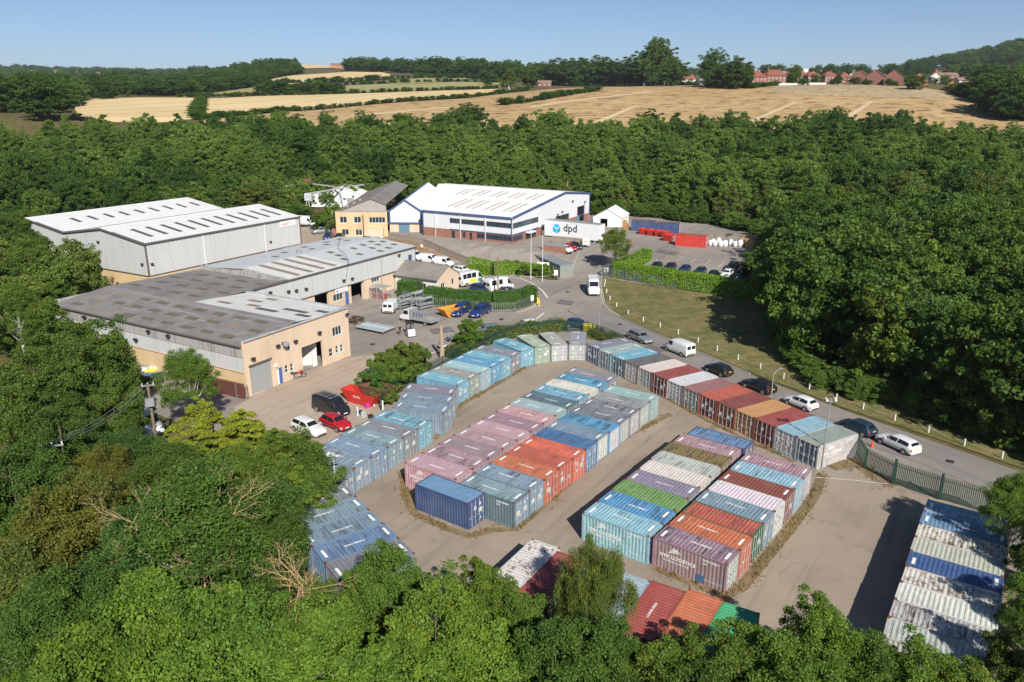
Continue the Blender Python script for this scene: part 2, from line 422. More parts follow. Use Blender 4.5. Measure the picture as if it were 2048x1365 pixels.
# fields on the far slope
def HP(pts): return [hit(*p) for p in pts]
drape('barley_field', HP([(400, 241), (560, 225), (760, 209), (940, 197), (1060, 183), (1200, 175), (1350, 171), (1500, 177), (1560, 171), (1700, 169), (1850, 177), (1930, 194), (2048, 235), (2200, 262), (2200, 320), (400, 320)]), .25, M_brown, 10)
drape('scrub_patch', HP([(1560, 172), (1700, 169.5), (1850, 178), (1960, 206), (1800, 197), (1640, 193), (1540, 186)]), .34, M_scrub, 10)
drape('wheat_field', HP([(140, 205), (200, 198), (300, 196), (402, 196.5), (393, 239), (330, 246), (230, 246), (160, 235)]), .25, M_gold, 10)
drape('wheat_field', HP([(408, 199), (500, 194), (600, 191), (700, 188.5), (830, 184), (1000, 178.5), (1060, 181), (940, 195), (760, 207), (560, 222.5), (402, 238)]), .25, M_gold, 10)
drape('pasture', HP([(360, 195), (420, 184), (506, 174), (540, 181), (500, 192), (410, 197)]), .3, M_olive, 12)
drape('pasture', HP([(690, 172), (900, 165), (1004, 166.5), (1004, 176), (820, 183), (690, 186)]), .3, M_olive, 12)
drape('pasture', HP([(770, 164), (870, 155.5), (955, 158), (840, 169), (780, 169.5)]), .7, M_olive, 14)
drape('green_field', HP([(862, 149), (955, 154), (960, 158), (870, 154)]), .8, M_green, 14)
drape('wheat_field', HP([(525, 162), (600, 151), (700, 145), (765, 146), (800, 157), (700, 164), (570, 170)]), .7, M_gold, 14)
drape('wheat_field', HP([(600, 131), (690, 127), (690, 137), (600, 139)]), .9, M_gold, 30)
# pale painted lines, kerbs and patches on the estate road
M_line = plain('road_paint', (.62, .6, .55), .7, var=.2, scale=2, coord='world')
M_yline = plain('yellow_road_paint', (.62, .5, .25), .7, var=.2, scale=2, coord='world')
M_kerb = plain('kerb_stone', (.36, .34, .31), .85, var=.2, scale=1.5, coord='world')
def strip(name, px, w, off, mat, h=0.0):
    """a painted line or kerb along ground points"""
    P = [G(*q) for q in px]; Q = []
    for a, b in zip(P[:-1], P[1:]):
        n = max(1, int((b - a).length / 1.5))
        for i in range(n): Q.append(a.lerp(b, i / n))
    Q.append(P[-1]); m = MB(); vs = []; k = 3 if h else 2
    for i, q in enumerate(Q):
        d = (Q[min(i + 1, len(Q) - 1)] - Q[max(i - 1, 0)]); d.z = 0; d.normalize(); nn = Vector((-d.y, d.x, 0)) * w / 2
        for s in (1, -1):
            z = terr(q.x + nn.x * s, q.y + nn.y * s)
            if h: vs.append((q.x + nn.x * s, q.y + nn.y * s, z - .05))
            vs.append((q.x + nn.x * s, q.y + nn.y * s, z + off + h))
    n = len(Q)
    if h:
        fs = []
        for i in range(n - 1):
            a = i * 4; b = a + 4; fs += [(a, a + 1, b + 1, b), (a + 1, a + 3, b + 3, b + 1), (a + 3, a + 2, b + 2, b + 3)]
        fs += [(0, 2, 3, 1), (n * 4 - 4, n * 4 - 3, n * 4 - 1, n * 4 - 2)]
    else: fs = [(2 * i, 2 * i + 1, 2 * i + 3, 2 * i + 2) for i in range(n - 1)]
    m.add(vs, fs); return tag(m.build(name, mat), kind='structure')
strip('road_marking', [(1010, 553), (1040, 558), (1065, 568), (1085, 583), (1095, 597)], .35, .085, M_line)
strip('road_marking', [(1066, 645), (1088, 627)], .35, .085, M_line)
strip('road_marking', [(845, 712), (905, 697)], .3, .085, M_line)
strip('road_marking', [(1629, 957), (1700, 962), (1775, 970)], .10, .10, M_line)
strip('yellow_line', [(1037, 628), (1060, 619), (1075, 607), (1080, 597)], .18, .085, M_yline)
strip('yellow_line', [(1030, 553), (1084, 558.5), (1111, 552), (1128, 541), (1141, 529)], .18, .085, M_yline)
strip('yellow_line', [(1201, 566), (1203, 590), (1206, 606), (1222, 624), (1248, 639)], .18, .085, M_yline)
strip('kerb', [(899, 522), (931, 527), (970, 534), (1004, 546.5), (1053, 555), (1084.7, 555), (1112, 548), (1142, 526), (1160, 500)], .2, .02, M_kerb, .15)
strip('kerb', [(1202.5, 553), (1204, 580), (1209.5, 606), (1227, 625), (1251, 641), (1330, 676), (1500, 749)], .2, .02, M_kerb, .12)
strip('kerb', [(1075, 612), (1060, 617), (1035, 626)], .2, .02, M_kerb, .12)
for px in [(1300, 531), (1352, 523), (1380, 527), (1408, 531), (1436, 535), (1460, 538), (1330, 515)]:
    a = G(*px); b = a + Vector((.5, .866, 0)) * 4.5
    m = MB(); m.add([(a.x, a.y, terr(a.x, a.y) + .09), (a.x + .12, a.y, terr(a.x, a.y) + .09), (b.x + .12, b.y, terr(b.x, b.y) + .09), (b.x, b.y, terr(b.x, b.y) + .09)], [(0, 1, 2, 3)])
    tag(m.build('parking_line', M_line), kind='structure')
for pts, w in [([(805, 950), (813, 1000), (830, 1030), (890, 1058), (940, 1074), (985, 1062), (1030, 1060), (1060, 1035), (1090, 1010), (1160, 945), (1230, 885), (1300, 850), (1340, 830)], 1.3),
               ([(1305, 1135), (1380, 1165), (1450, 1196), (1485, 1175), (1530, 1120), (1580, 1060), (1625, 1000), (1645, 950)], 1.5),
               ([(870, 880), (895, 840), (915, 815), (960, 790), (1010, 760), (1050, 735), (1075, 728)], 1.0),
               ([(705, 985), (760, 935), (810, 905), (850, 880)], .8), ([(1660, 935), (1710, 925), (1760, 960), (1790, 975)], 2.6), ([(1190, 728), (1290, 775), (1400, 835), (1500, 885), (1590, 925)], .7)]:
    strip('weedy_margin', pts, w * .62, .095, M_weedbed); WEEDS.append((pts, w))
# ---------------------------------------------------------------- shipping containers
def paint_mat(name, wear, rusty=0.0):
    """weathered steel paint in the object's own colour; alpha sets how streaked it is"""
    t = NT(name); oi = t.n('ShaderNodeObjectInfo'); v0 = t.coord()
    off = t.n('ShaderNodeVectorMath', operation='MULTIPLY_ADD'); cmb = t.n('ShaderNodeCombineXYZ')
    for i in range(3): t.l(oi.outputs['Random'], cmb.inputs[i])
    t.l(cmb.outputs[0], off.inputs[0]); off.inputs[1].default_value = (37, 53, 71); t.l(v0, off.inputs[2]); v = off.outputs[0]
    base = oi.outputs['Color']
    fade = t.noise(v, .9, 5, .6); cc = t.mix(t.ramp(fade, [(.35, 0.0), (.75, .55)]), base, t.mix(.22, t.mix(1.0, base, (1.3, 1.25, 1.2), 'MULTIPLY'), (.5, .47, .44)))
    cc = t.mix(t.ramp(t.noise(v, 2.4, 6, .7), [(.35, .5), (.65, 0.0)]), cc, t.mix(.45, base, (.1, .09, .08)))
    dark = t.math('MULTIPLY', t.ramp(t.noise(v, 1.0, 5, .75, wear), [(.50, 0.0), (.56, 1.0)]), t.ramp(t.noise(v, .55, 3, .6), [(.38, 0.0), (.54, 1.0)]))
    cc = t.mix(t.math('MULTIPLY', dark, oi.outputs['Alpha'], True), cc, (.052, .05, .052))
    rust = t.math('MULTIPLY', t.ramp(t.noise(v, 3.2, 7, .75), [(.61 - .1 * rusty, 0.0), (.66 - .1 * rusty, 1.0)]), t.ramp(t.noise(v, .8, 3, .6), [(.5 - .06 * rusty, 0.0), (.62 - .06 * rusty, 1.0)]))
    cc = t.mix(t.math('MULTIPLY', rust, .85), cc, (.16, .055, .025))
    t.bump(t.noise(v, 20, 3), .12, .01)
    return t.done(cc, .55, 0, .4)
M_cside = paint_mat('container_side_paint', (2.2, 2.2, .35)); M_croof = paint_mat('container_roof_paint', (5.5, .32, 1))
M_crust = paint_mat('rusted_roof_paint', (5.5, .32, 1), 1.0); M_cdoor = paint_mat('container_door_paint', (4.0, 4.0, .7))
M_rust = plain('rusty_steel', (.17, .065, .032), .85, var=.5, scale=6)
M_bar = plain('galvanised_bar', (.52, .54, .55), .45, .3, var=.25, scale=8)
M_white = plain('white_lettering', (.78, .78, .75), .6, var=.1, scale=9)
M_dplate = plain('door_decals', (.6, .6, .57), .6, var=.35, scale=3)
CL, CW, CH = 6.06, 2.44, 2.59
def corr(L, per, dep, flat=.28):
    """trapezoid corrugation: (distance, depth) pairs along a sheet"""
    out = [(0, 0)]; n = int(L / per); per = L / n
    for i in range(n):
        o = i * per; out += [(o + per * flat, 0), (o + per * .5, dep), (o + per * (.5 + flat), dep), (o + per, 0)]
    return out
def sheet_mesh(prof, fn, h0, h1, mat, name):
    m = MB(); vs = []
    for s, d in prof: vs += [fn(s, d, h0), fn(s, d, h1)]
    m.add(vs, [(2 * i, 2 * i + 2, 2 * i + 3, 2 * i + 1) for i in range(len(prof) - 1)]); return m.mesh(name, mat)
def box_frame():
    m = MB(); p = .15
    for x in (0, CL - p):
        for y in (0, CW - p): m.box(x, y, .1, x + p, y + p, CH - .1)
    for y in (0, CW - .11):
        m.box(p, y, 0.02, CL - p, y + .11, .17); m.box(p, y, CH - .13, CL - p, y + .11, CH - .03)
    for x in (0, CL - .12):
        m.box(x, p, .02, x + .12, CW - p, .17); m.box(x, p, CH - .15, x + .12, CW - p, CH - .035)
    return m.mesh('frame', M_cside)
me_frame = box_frame()
pr = corr(CL - .3, .30, .042)
me_side0 = sheet_mesh(pr, lambda s, d, h: (.15 + s, .028 + d, h), .16, CH - .12, M_cside, 'side_wall')
me_side1 = sheet_mesh(pr, lambda s, d, h: (.15 + s, CW - .028 - d, h), .16, CH - .12, M_cside, 'side_wall')
me_end = sheet_mesh(corr(CW - .3, .27, .042), lambda s, d, h: (.03 + d, .15 + s, h), .16, CH - .14, M_cside, 'end_wall')
me_roof = sheet_mesh(corr(CL - .16, .31, .035, .33), lambda s, d, h: (.08 + s, h, CH - .065 + d), .09, CW - .09, M_croof, 'roof_panel')
me_roof_r = me_roof.copy(); me_roof_r.materials.clear(); me_roof_r.materials.append(M_crust)
me_floor = MB().box(.12, .12, .04, CL - .12, CW - .12, .15).mesh('floor', M_rust)
def door_mesh():
    m = MB(); w = CW / 2 - .16; x = CL - .05
    prof = [(0.0, 0)]; n = 5; h = (CH - .36) / n
    for i in range(n):
        o = i * h; prof += [(o + .08, 0), (o + .12, -.035), (o + h - .06, -.035), (o + h - .02, 0)]
    prof.append((CH - .36, 0)); vs = []
    for s, d in prof: vs += [(x + d, .06, .18 + s), (x + d, w - .06, .18 + s)]
    m.add(vs, [(2 * i, 2 * i + 1, 2 * i + 3, 2 * i + 2) for i in range(len(prof) - 1)])
    m.box(x - .04, 0, .17, x + .008, .06, CH - .16); m.box(x - .04, w - .06, .17, x + .008, w, CH - .16)
    return m.mesh('door', M_cdoor)
me_door = door_mesh()
mb = MB(); mb.cyl((0, 0, .1), (0, 0, CH - .1), .022, n=6)
for z in (.35, 1.25, 2.2): mb.box(-.03, -.05, z, .012, .05, z + .07)
mb.box(-.01, -.32, 1.0, .025, 0, 1.05); me_bar = mb.mesh('locking_bar', M_bar)
me_cast = MB().box(-.085, -.08, -.06, .085, .08, .065).mesh('corner_casting', M_rust)
def dashes(n, w, h, gap, jit=.0, seed=1):
    m = MB(); x = 0; r = random.Random(seed)
    for i in range(n):
        ww = w * r.uniform(.6, 1.2)
        m.box(x, 0, 0, x + ww, h, .004); x += ww + gap * (2.5 if i in (3, 9) else 1)
    for v in range(len(m.v)): m.v[v] = (m.v[v][0] - x / 2, m.v[v][1] - h / 2, m.v[v][2])
    return m
def code_text(seed, size):
    r = random.Random(seed); return 'NYKU' + ' ' + ''.join(r.choice('0123456789') for _ in range(6)) + ' ' + r.choice('0123456789')
me_code = []
for s in range(4):
    me_ = text_mesh(code_text(s, 1), .25, M_white, 'roof_number', bold=.008); me_.transform(Matrix.Rotation(-math.pi / 2, 4, 'X'))
    xs = [v.co.x for v in me_.vertices]; me_.transform(Matrix.Translation((-(min(xs) + max(xs)) / 2, -.12, 0))); me_code.append(me_)
me_plate = MB().box(-.11, -.5, 0, .11, .5, .006).mesh('roof_plate', M_white)
DEC = [(.25, 1.75, .3, .28), (.7, 2.0, .26, .2), (.62, .85, .28, .36), (.3, .45, .22, .2), (.2, 1.1, .5, .4), (.66, 1.5, .3, .42)]
me_decals = [MB().box(0, y, z, .004, y + w, z + h).mesh('door_decal', M_dplate) for y, z, w, h in DEC]
COLS = dict(mauve=(176, 140, 146), pink=(196, 152, 158), plum=(158, 126, 138), slate=(132, 136, 148), skyblue=(104, 178, 202), brightblue=(66, 156, 200), blue=(44, 112, 170), paleteal=(150, 184, 180),
            tealgrey=(130, 156, 172), bluegrey=(122, 150, 172), darkbluegrey=(86, 116, 134), orange=(226, 96, 50), rustorange=(206, 104, 46), redorange=(200, 82, 48), red=(166, 62, 50), brickred=(142, 62, 48),
            cream=(224, 212, 196), white=(218, 218, 212), greywhite=(188, 192, 186), greygreen=(150, 160, 152), green=(112, 158, 74), darkgreen=(30, 100, 58), emerald=(38, 172, 112), olive=(136, 114, 50), lilac=(134, 132, 156),
            navy=(38, 74, 132), darkblue=(46, 94, 150), steelblue=(98, 142, 182), grey=(126, 130, 138), darkgrey=(104, 106, 110), brown=(138, 78, 48), amber=(206, 146, 82), ochre=(170, 118, 58), dusty=(166, 108, 100),
            palegreen=(152, 172, 148), lightblue=(138, 194, 210), darkred=(112, 38, 34), paleblue=(150, 186, 196), royal=(40, 88, 150))
def lin(n, k=.86):
    c = S2L(*COLS[n]); g = sum(c) / 3; return tuple((x * .84 + g * .16) * k for x in c)
def container(loc, rz, roof, label, group, side=None, door=None, streak=.5, marks=True, plates=True, sy=1.0, letter=0, rusty=False, seed=0):
    """origin at a bottom corner, x along the length towards the doors"""
    t = empty('shipping_container', loc, rz, label, 'shipping container', group); t.scale = (1, sy, 1)
    r = random.Random(seed * 17 + 3); j = lambda c: tuple(max(.004, x * r.uniform(.93, 1.07)) for x in c)
    cs, cr, cd = lin(side or roof), lin(roof), lin(door or side or roof)
    def part(name, me, c, a, mtx=None):
        o = mobj(name, me, t)
        if c: o.color = (*j(c), a)
        if mtx: o.location = mtx
        return o
    part('frame', me_frame, cs, .2); part('side_wall', me_side0, cs, .25); part('side_wall', me_side1, cs, .25); part('end_wall', me_end, cs, .3)
    part('roof_panel', me_roof_r if rusty else me_roof, cr, streak); part('floor', me_floor, None, 0)
    for k, y0 in enumerate((.15, CW / 2 + .005)):
        d = part('door', me_door, cd, .12, (0, y0, 0))
        for yy in (.28, CW / 2 - .42):
            b = mobj('locking_bar', me_bar, d); b.location = (CL + .012, yy, 0)
        for me_d in r.sample(me_decals, r.choice((1, 2, 3))):
            b = mobj('door_decal', me_d, d); b.location = (CL - .041, 0, 0)
    for x in (.085, CL - .085):
        for y in (.08, CW - .08): part('corner_casting', me_cast, None, 0, (x, y, CH - .065))
    if marks: 
        o = part('roof_number', me_code[seed % 4], None, 0, (CL / 2 + r.uniform(-.4, .4), CW / 2 + r.uniform(-.2, .2), CH - .026))
    if plates:
        for x in (.42, CL - .42): part('roof_plate', me_plate, None, 0, (x, CW / 2 + r.uniform(-.3, .3), CH - .027))
    if letter:
        for me_, x, z in LETTERS[letter > 2]:
            o = mobj('lettering', me_, t)
            if letter in (1, 3): o.location = (x, .02, z)
            else: o.location = (CL - x, CW - .02, z); o.rotation_euler = (0, 0, math.pi)
        if roof == 'plum': MB().box(3.72, .012, .2, 4.34, .024, .86).build('paint_patch', plain('blue_touch_up', (.05, .13, .26), .6, var=.15), t)
    return t
M_letter = plain('carrier_lettering', (.74, .74, .72), .6, var=.25, scale=4)
def wing_mesh():
    m = MB()
    for k in range(4):
        y0 = .1 * k; x0 = .25 + .1 * k; x1 = 1.5 - .05 * k; n = 10; vs = []
        for i in range(n + 1):
            f = i / n; z = y0 + .16 * math.sin(f * 2.6 + .3 * k) + .08 * f; w = .03 * math.sin(math.pi * min(1, f * 1.1 + .05)) + .008
            vs += [(x0 + (x1 - x0) * f, 0, z - w), (x0 + (x1 - x0) * f, 0, z + w)]
        m.add(vs, [(2 * i, 2 * i + 2, 2 * i + 3, 2 * i + 1) for i in range(n)])
    return m.mesh('logo', M_letter)
L_code = (text_mesh('NYKU 295430 1', .2, M_letter, 'lettering', .008), 4.15, 2.12); L_code2 = (text_mesh('22G1', .17, M_letter, 'lettering', .006), 4.15, 1.86)
LETTERS = [[(text_mesh('NYK LOGISTICS', .42, M_letter, 'lettering', .014), .6, 1.25), (wing_mesh(), 1.0, 1.68),
            (text_mesh('& MEGACARRIER', .22, M_letter, 'lettering', .006, spacing=1.35), .95, .95), L_code, L_code2, (marks_mesh(16, 1.6, .09, 3, M_letter), 4.2, .55)], [L_code, L_code2]]
ORD = ['first', 'second', 'third', 'fourth', 'fifth', 'sixth', 'seventh', 'eighth', 'ninth', 'tenth', 'eleventh', 'twelfth', 'thirteenth', 'fourteenth']
ORD2 = ORD + ['fifteenth', 'sixteenth', 'seventeenth', 'eighteenth', 'nineteenth', 'twentieth', 'twenty-first']
WORD = dict(mauve='dusty mauve', pink='faded pink', plum='dull plum', slate='slate grey', skyblue='sky blue', brightblue='bright blue', blue='mid blue', paleteal='pale teal', tealgrey='teal grey', bluegrey='blue-grey',
            darkbluegrey='dark blue-grey', orange='orange-red', rustorange='rusty orange', redorange='faded red', red='red', brickred='brick red', cream='cream', white='white', greywhite='grey-white', greygreen='grey-green',
            green='grass green', darkgreen='dark green', emerald='emerald green', olive='mossy olive', lilac='lilac grey', navy='navy', darkblue='dark blue', steelblue='steel blue', grey='grey', darkgrey='dark grey',
            brown='brown', amber='amber', ochre='ochre', dusty='dusty rose', palegreen='pale green', lightblue='light blue', darkred='dark red', paleblue='pale blue', royal='royal blue')
SEED = [0]
def crow(p0, p1, specs, where, group, side, line_doors=True, jitter=.05, z=0.0):
    """a row of containers between two top-corner pixels; side=+1: boxes lie clockwise of the row direction"""
    a, b = at(*p0, CH + z), at(*p1, CH + z); a.z = b.z = z; n = len(specs); d = (b - a); per = d.length / n; d.normalize()
    sy = min(1.12, (per - .03) / CW)
    u = Vector((d.y, -d.x, 0)) * side; ang = math.atan2(u.y, u.x)
    for i, s in enumerate(specs):
        s = dict(s); roof = s.pop('c'); doors_in = line_doors; off = s.pop('off', 0.0); extra = s.pop('note', '')
        SEED[0] += 1; r = random.Random(SEED[0]); q = a + d * (i * per + .015) + u * (off + r.uniform(-jitter, jitter))
        lab = f"{WORD[roof]} {extra + ' ' if extra else ''}container, {ORD[i]} {where}"
        # local y must run along the row: for side=+1 (u = d turned -90) local y = d
        if not doors_in:
            if side > 0: container(q, ang, roof, lab, group, sy=sy, seed=SEED[0], **s)
            else: container(q + d * per * .985, ang, roof, lab, group, sy=sy, seed=SEED[0], **s)
        else:
            if side > 0: container(q + u * CL + d * per * .985, ang + math.pi, roof, lab, group, sy=sy, seed=SEED[0], **s)
            else: container(q + u * CL, ang + math.pi, roof, lab, group, sy=sy, seed=SEED[0], **s)
# middle block
crow((809.2, 925.2), (1149.4, 733.7), [dict(c='pink', streak=.2, letter=1), dict(c='mauve', streak=.9, note='dark-streaked'), dict(c='plum', streak=.3), dict(c='mauve', streak=.5), dict(c='pink', streak=.3), dict(c='plum', streak=.2), dict(c='pink', streak=.6),
     dict(c='paleteal', streak=.2), dict(c='darkbluegrey', streak=.8), dict(c='skyblue', streak=.8, note='streaky'), dict(c='cream', streak=.4, marks=False, plates=False), dict(c='brightblue', streak=.9, note='streaky'), dict(c='slate', streak=.1)],
     'in the mauve column of the middle block', 'containers in the middle block', 1, False)
crow((1028, 1006), (1318, 790.7), [dict(c='tealgrey', streak=.7, door='bluegrey', side='darkbluegrey', letter=3), dict(c='bluegrey', streak=.8), dict(c='rustorange', streak=.6, door='redorange'), dict(c='redorange', streak=.5, marks=False), dict(c='orange', streak=.6, marks=False),
     dict(c='blue', streak=.9, door='steelblue', marks=False, plates=False), dict(c='bluegrey', streak=.5, door='white', marks=False), dict(c='brightblue', streak=1., door='white', marks=False, plates=False), dict(c='grey', streak=.8, door='greywhite'),
     dict(c='slate', streak=.9, door='greywhite'), dict(c='greygreen', streak=.7, door='greywhite', plates=False), dict(c='paleteal', streak=.2, door='paleteal')],
     'from the navy box in the orange column of the middle block', 'containers in the middle block', -1, )
# block by the wide aisle
crow((1163.7, 1026), (1386.6, 850.5), [dict(c='lightblue', streak=.4, letter=1), dict(c='brightblue', streak=.8, note='streaky'), dict(c='green', streak=.5, marks=False, plates=False), dict(c='lilac', streak=.2), dict(c='cream', streak=.2, marks=False, plates=False),
     dict(c='greywhite', streak=.6, marks=False, plates=False), dict(c='olive', streak=.9, marks=False, plates=False), dict(c='mauve', streak=.6), dict(c='steelblue', streak=.7, side='navy', marks=False, plates=False, off=.35)],
     'from the lettered end of the shaded aisle row', 'containers in the block beside the shaded aisle', 1, False)
crow((1455, 1130), (1626, 937.6), [dict(c='plum', streak=.9, door='greywhite', letter=1), dict(c='rustorange', streak=.5, door='rustorange'), dict(c='redorange', streak=.7, side='darkgreen', marks=False, plates=False, note='and dark green'), dict(c='bluegrey', streak=.4),
     dict(c='white', streak=.1, marks=False, plates=False), dict(c='brickred', streak=.1, marks=False), dict(c='lightblue', streak=.6, marks=False), dict(c='mauve', streak=.8, door='greywhite')],
     'from the lettered end of the sunny open-yard row', 'containers in the block beside the shaded aisle', -1)
# row backing on to the lane
crow((1639.4, 893), (1172.7, 688), [dict(c='greygreen', side='greywhite', door='darkbluegrey', streak=.2, marks=False, plates=False, letter=2), dict(c='lightblue', door='white', streak=.3, marks=False, plates=False), dict(c='red', door='darkred', streak=.2, marks=False, plates=False),
     dict(c='amber', door='ochre', streak=.1, marks=False, plates=False), dict(c='brickred', door='brown', streak=.4, marks=False, plates=False), dict(c='redorange', door='darkred', streak=.3, marks=False, plates=False), dict(c='dusty', door='palegreen', streak=.3, marks=False, plates=False),
     dict(c='white', streak=.1, marks=False, plates=False), dict(c='red', door='darkred', streak=.1, marks=False, plates=False), dict(c='cream', door='greywhite', streak=.1, marks=False, plates=False), dict(c='darkgrey', door='white', streak=.2, marks=False, plates=False),
     dict(c='skyblue', door='darkbluegrey', streak=.1), dict(c='paleteal', door='tealgrey', streak=.1), dict(c='slate', door='darkblue', streak=.1)],
     'from the gate in the row backing on the lane', 'containers backing on to the lane', 1)
# row in front of the hedge
crow((1040.8, 703.7), (915, 771.2), [dict(c='slate', streak=.7), dict(c='skyblue', streak=.5), dict(c='brightblue', streak=.1), dict(c='paleblue', streak=.1), dict(c='greygreen', streak=.6), dict(c='skyblue', streak=.1, note='grey-patched')],
     'of six stepping down in front of the bushes', 'containers in front of the bushes', 1)
crow((864, 841), (707, 936.4), [dict(c='skyblue', streak=.7, note='rust-patched', rusty=True), dict(c='slate', streak=.2), dict(c='tealgrey', streak=.8), dict(c='bluegrey', streak=.6), dict(c='tealgrey', streak=.8, note='ribbed')],
     'of five beside the red and white cars', 'containers beside the parked cars', 1)
def single(pts, roof, label, doors='ab', **kw):
    """container given by two top corners of its door end (a, b from the door's own left to right) and its direction from the back pixel"""
    a, b, back = at(*pts[0], CH), at(*pts[1], CH), at(*pts[2], CH); mid = (a + b) / 2
    u = (mid - back); u.z = 0; u.normalize(); ang = math.atan2(u.y, u.x); yv = Vector((-u.y, u.x, 0))
    o = mid - u * CL - yv * CW / 2; o.z = 0; SEED[0] += 1
    return container(o, ang, roof, label, kw.pop('group', None), seed=SEED[0], **kw)
GF = 'containers fanned round the back of the yard'
single([(1137, 688), (1173, 688), (1157, 659)], 'slate', 'slate grey shipping container standing square on at the back bend', group=GF, streak=.1, door='greywhite')
single([(1103, 690), (1136, 688), (1088.5, 660.5)], 'greygreen', 'grey shipping container angled in the fan beside the square-on slate one', group=GF, streak=.3, door='greywhite')
single([(1069.5, 695), (1101, 690), (1044, 667.5)], 'palegreen', 'sage green shipping container angled in the fan at the back bend', group=GF, streak=.4)
single([(1041, 702.5), (1068, 695), (996, 676.5)], 'skyblue', 'sky blue shipping container ending the fan next to the bushes', group=GF, streak=.6)
single([(915, 771), (905, 792), (813, 773.5)], 'slate', 'slate grey shipping container, rearmost of three turned towards the middle aisle', group='three turned containers', streak=.1)
single([(905.5, 792), (903, 808), (800, 790)], 'bluegrey', 'blue-grey shipping container, middle of three turned towards the middle aisle', group='three turned containers', streak=.4)
single([(902, 808), (888.5, 831), (788, 806)], 'tealgrey', 'grey shipping container, foremost of three turned towards the middle aisle', group='three turned containers', streak=.5)
single([(704.5, 938), (687, 963), (615, 940)], 'tealgrey', 'grey ribbed shipping container at the bend behind the white camera pole', streak=.8)
# lower rows half hidden by trees
crow((688, 968), (830, 1107), [dict(c='slate', streak=.8, note='weathered'), dict(c='tealgrey', streak=.6), dict(c='bluegrey', streak=.7), dict(c='steelblue', streak=.6), dict(c='slate', streak=.5)],
     'from the camera pole in the row curving under the trees', 'containers curving under the trees', 1)
crow((1064.3, 1077), (1519.6, 1228.7), [dict(c='white', streak=.1, marks=False, plates=False, note='rust-edged', rusty=True), dict(c='red', streak=.3, marks=False, plates=False, off=.5), dict(c='darkblue', streak=.3, off=.3), dict(c='paleblue', streak=.1, marks=False, plates=False, off=.3),
     dict(c='red', streak=.1, plates=False, off=.2), dict(c='rustorange', streak=.2, marks=False, plates=False, off=-.3), dict(c='emerald', streak=.1, marks=False, plates=False, off=-.1)],
     'of the row poking out from under the roadside trees', 'containers poking out from under the trees', 1, False)
crow((1856, 998), (1776, 1233), [dict(c='lightblue', streak=.5), dict(c='steelblue', streak=.6), dict(c='cream', streak=.9, marks=False, plates=False, note='rusty', rusty=True), dict(c='greywhite', streak=.2, marks=False, plates=False), dict(c='royal', streak=.1, marks=False),
     dict(c='cream', streak=.7, marks=False, plates=False, note='heavily rusted', rusty=True), dict(c='white', streak=.3, marks=False, plates=False), dict(c='greywhite', streak=.9, marks=False, plates=False, note='rust-stained', rusty=True)],
     'from the green fence in the tree-shaded row', 'containers in the tree-shaded row', -1)
crow((1776, 1233), (1766, 1272), [dict(c='greywhite', streak=.4, marks=False, plates=False, note='last')], 'ninth and beside leaves in the tree-shaded row', 'containers in the tree-shaded row', -1)
nb = container(at(831.6, 1020), R(-35.4), 'steelblue', 'navy shipping container standing alone in front of the middle block', 'containers in the middle block', side='navy', streak=.05, marks=False, plates=False, seed=77)
# ---------------------------------------------------------------- building materials
def clad_mat(name, c, stain=.35, staincol=(.25, .24, .21), per=21.0):
    """ribbed sheet with rain streaks"""
    t = NT(name); v = t.coord(); sp = t.n('ShaderNodeSeparateXYZ'); t.l(v, sp.inputs[0])
    xy = t.math('ADD', sp.outputs[0], sp.outputs[1]); w = t.math('SINE', t.math('MULTIPLY', xy, per))
    st = t.noise(v, 1.6, 5, .7, (1, 1, .07)); cc = t.mix(t.ramp(st, [(.48, 0.0), (.75, stain)]), c, staincol)
    cc = t.mix(t.ramp(w, [(.0, .13), (.6, 0.0)]), cc, tuple(x * .45 for x in c))
    sp_ = t.math('FRACT', t.math('MULTIPLY', xy, .33)); cc = t.mix(t.ramp(sp_, [(.0, .35), (.035, 0.0)]), cc, tuple(x * .5 for x in c))
    t.bump(w, .5, .03); MATS[name] = t.done(cc, .5, 0, .4); return t.m
def roof_mat(name, c, stain=.4, staincol=(.3, .29, .27), axis=0, per=19.0, rough=.7):
    t = NT(name); v = t.coord(); sp = t.n('ShaderNodeSeparateXYZ'); t.l(v, sp.inputs[0])
    w = t.math('SINE', t.math('MULTIPLY', sp.outputs[axis], per)); seam = t.math('FRACT', t.math('MULTIPLY', sp.outputs[1 - axis], .42))
    n1 = t.noise(v, .35, 6, .7); n2 = t.noise(v, 2.5, 6, .75)
    cc = t.mix(t.ramp(n1, [(.42, 0.0), (.7, stain)]), c, staincol); cc = t.mix(t.ramp(n2, [(.5, 0.0), (.8, stain * .8)]), cc, staincol)
    cc = t.mix(t.ramp(w, [(.0, .10), (.6, 0.0)]), cc, tuple(x * .5 for x in c)); cc = t.mix(t.ramp(seam, [(.0, .4), (.03, 0.0)]), cc, tuple(x * .5 for x in c))
    t.bump(w, .4, .03); MATS[name] = t.done(cc, rough, 0, .35); return t.m
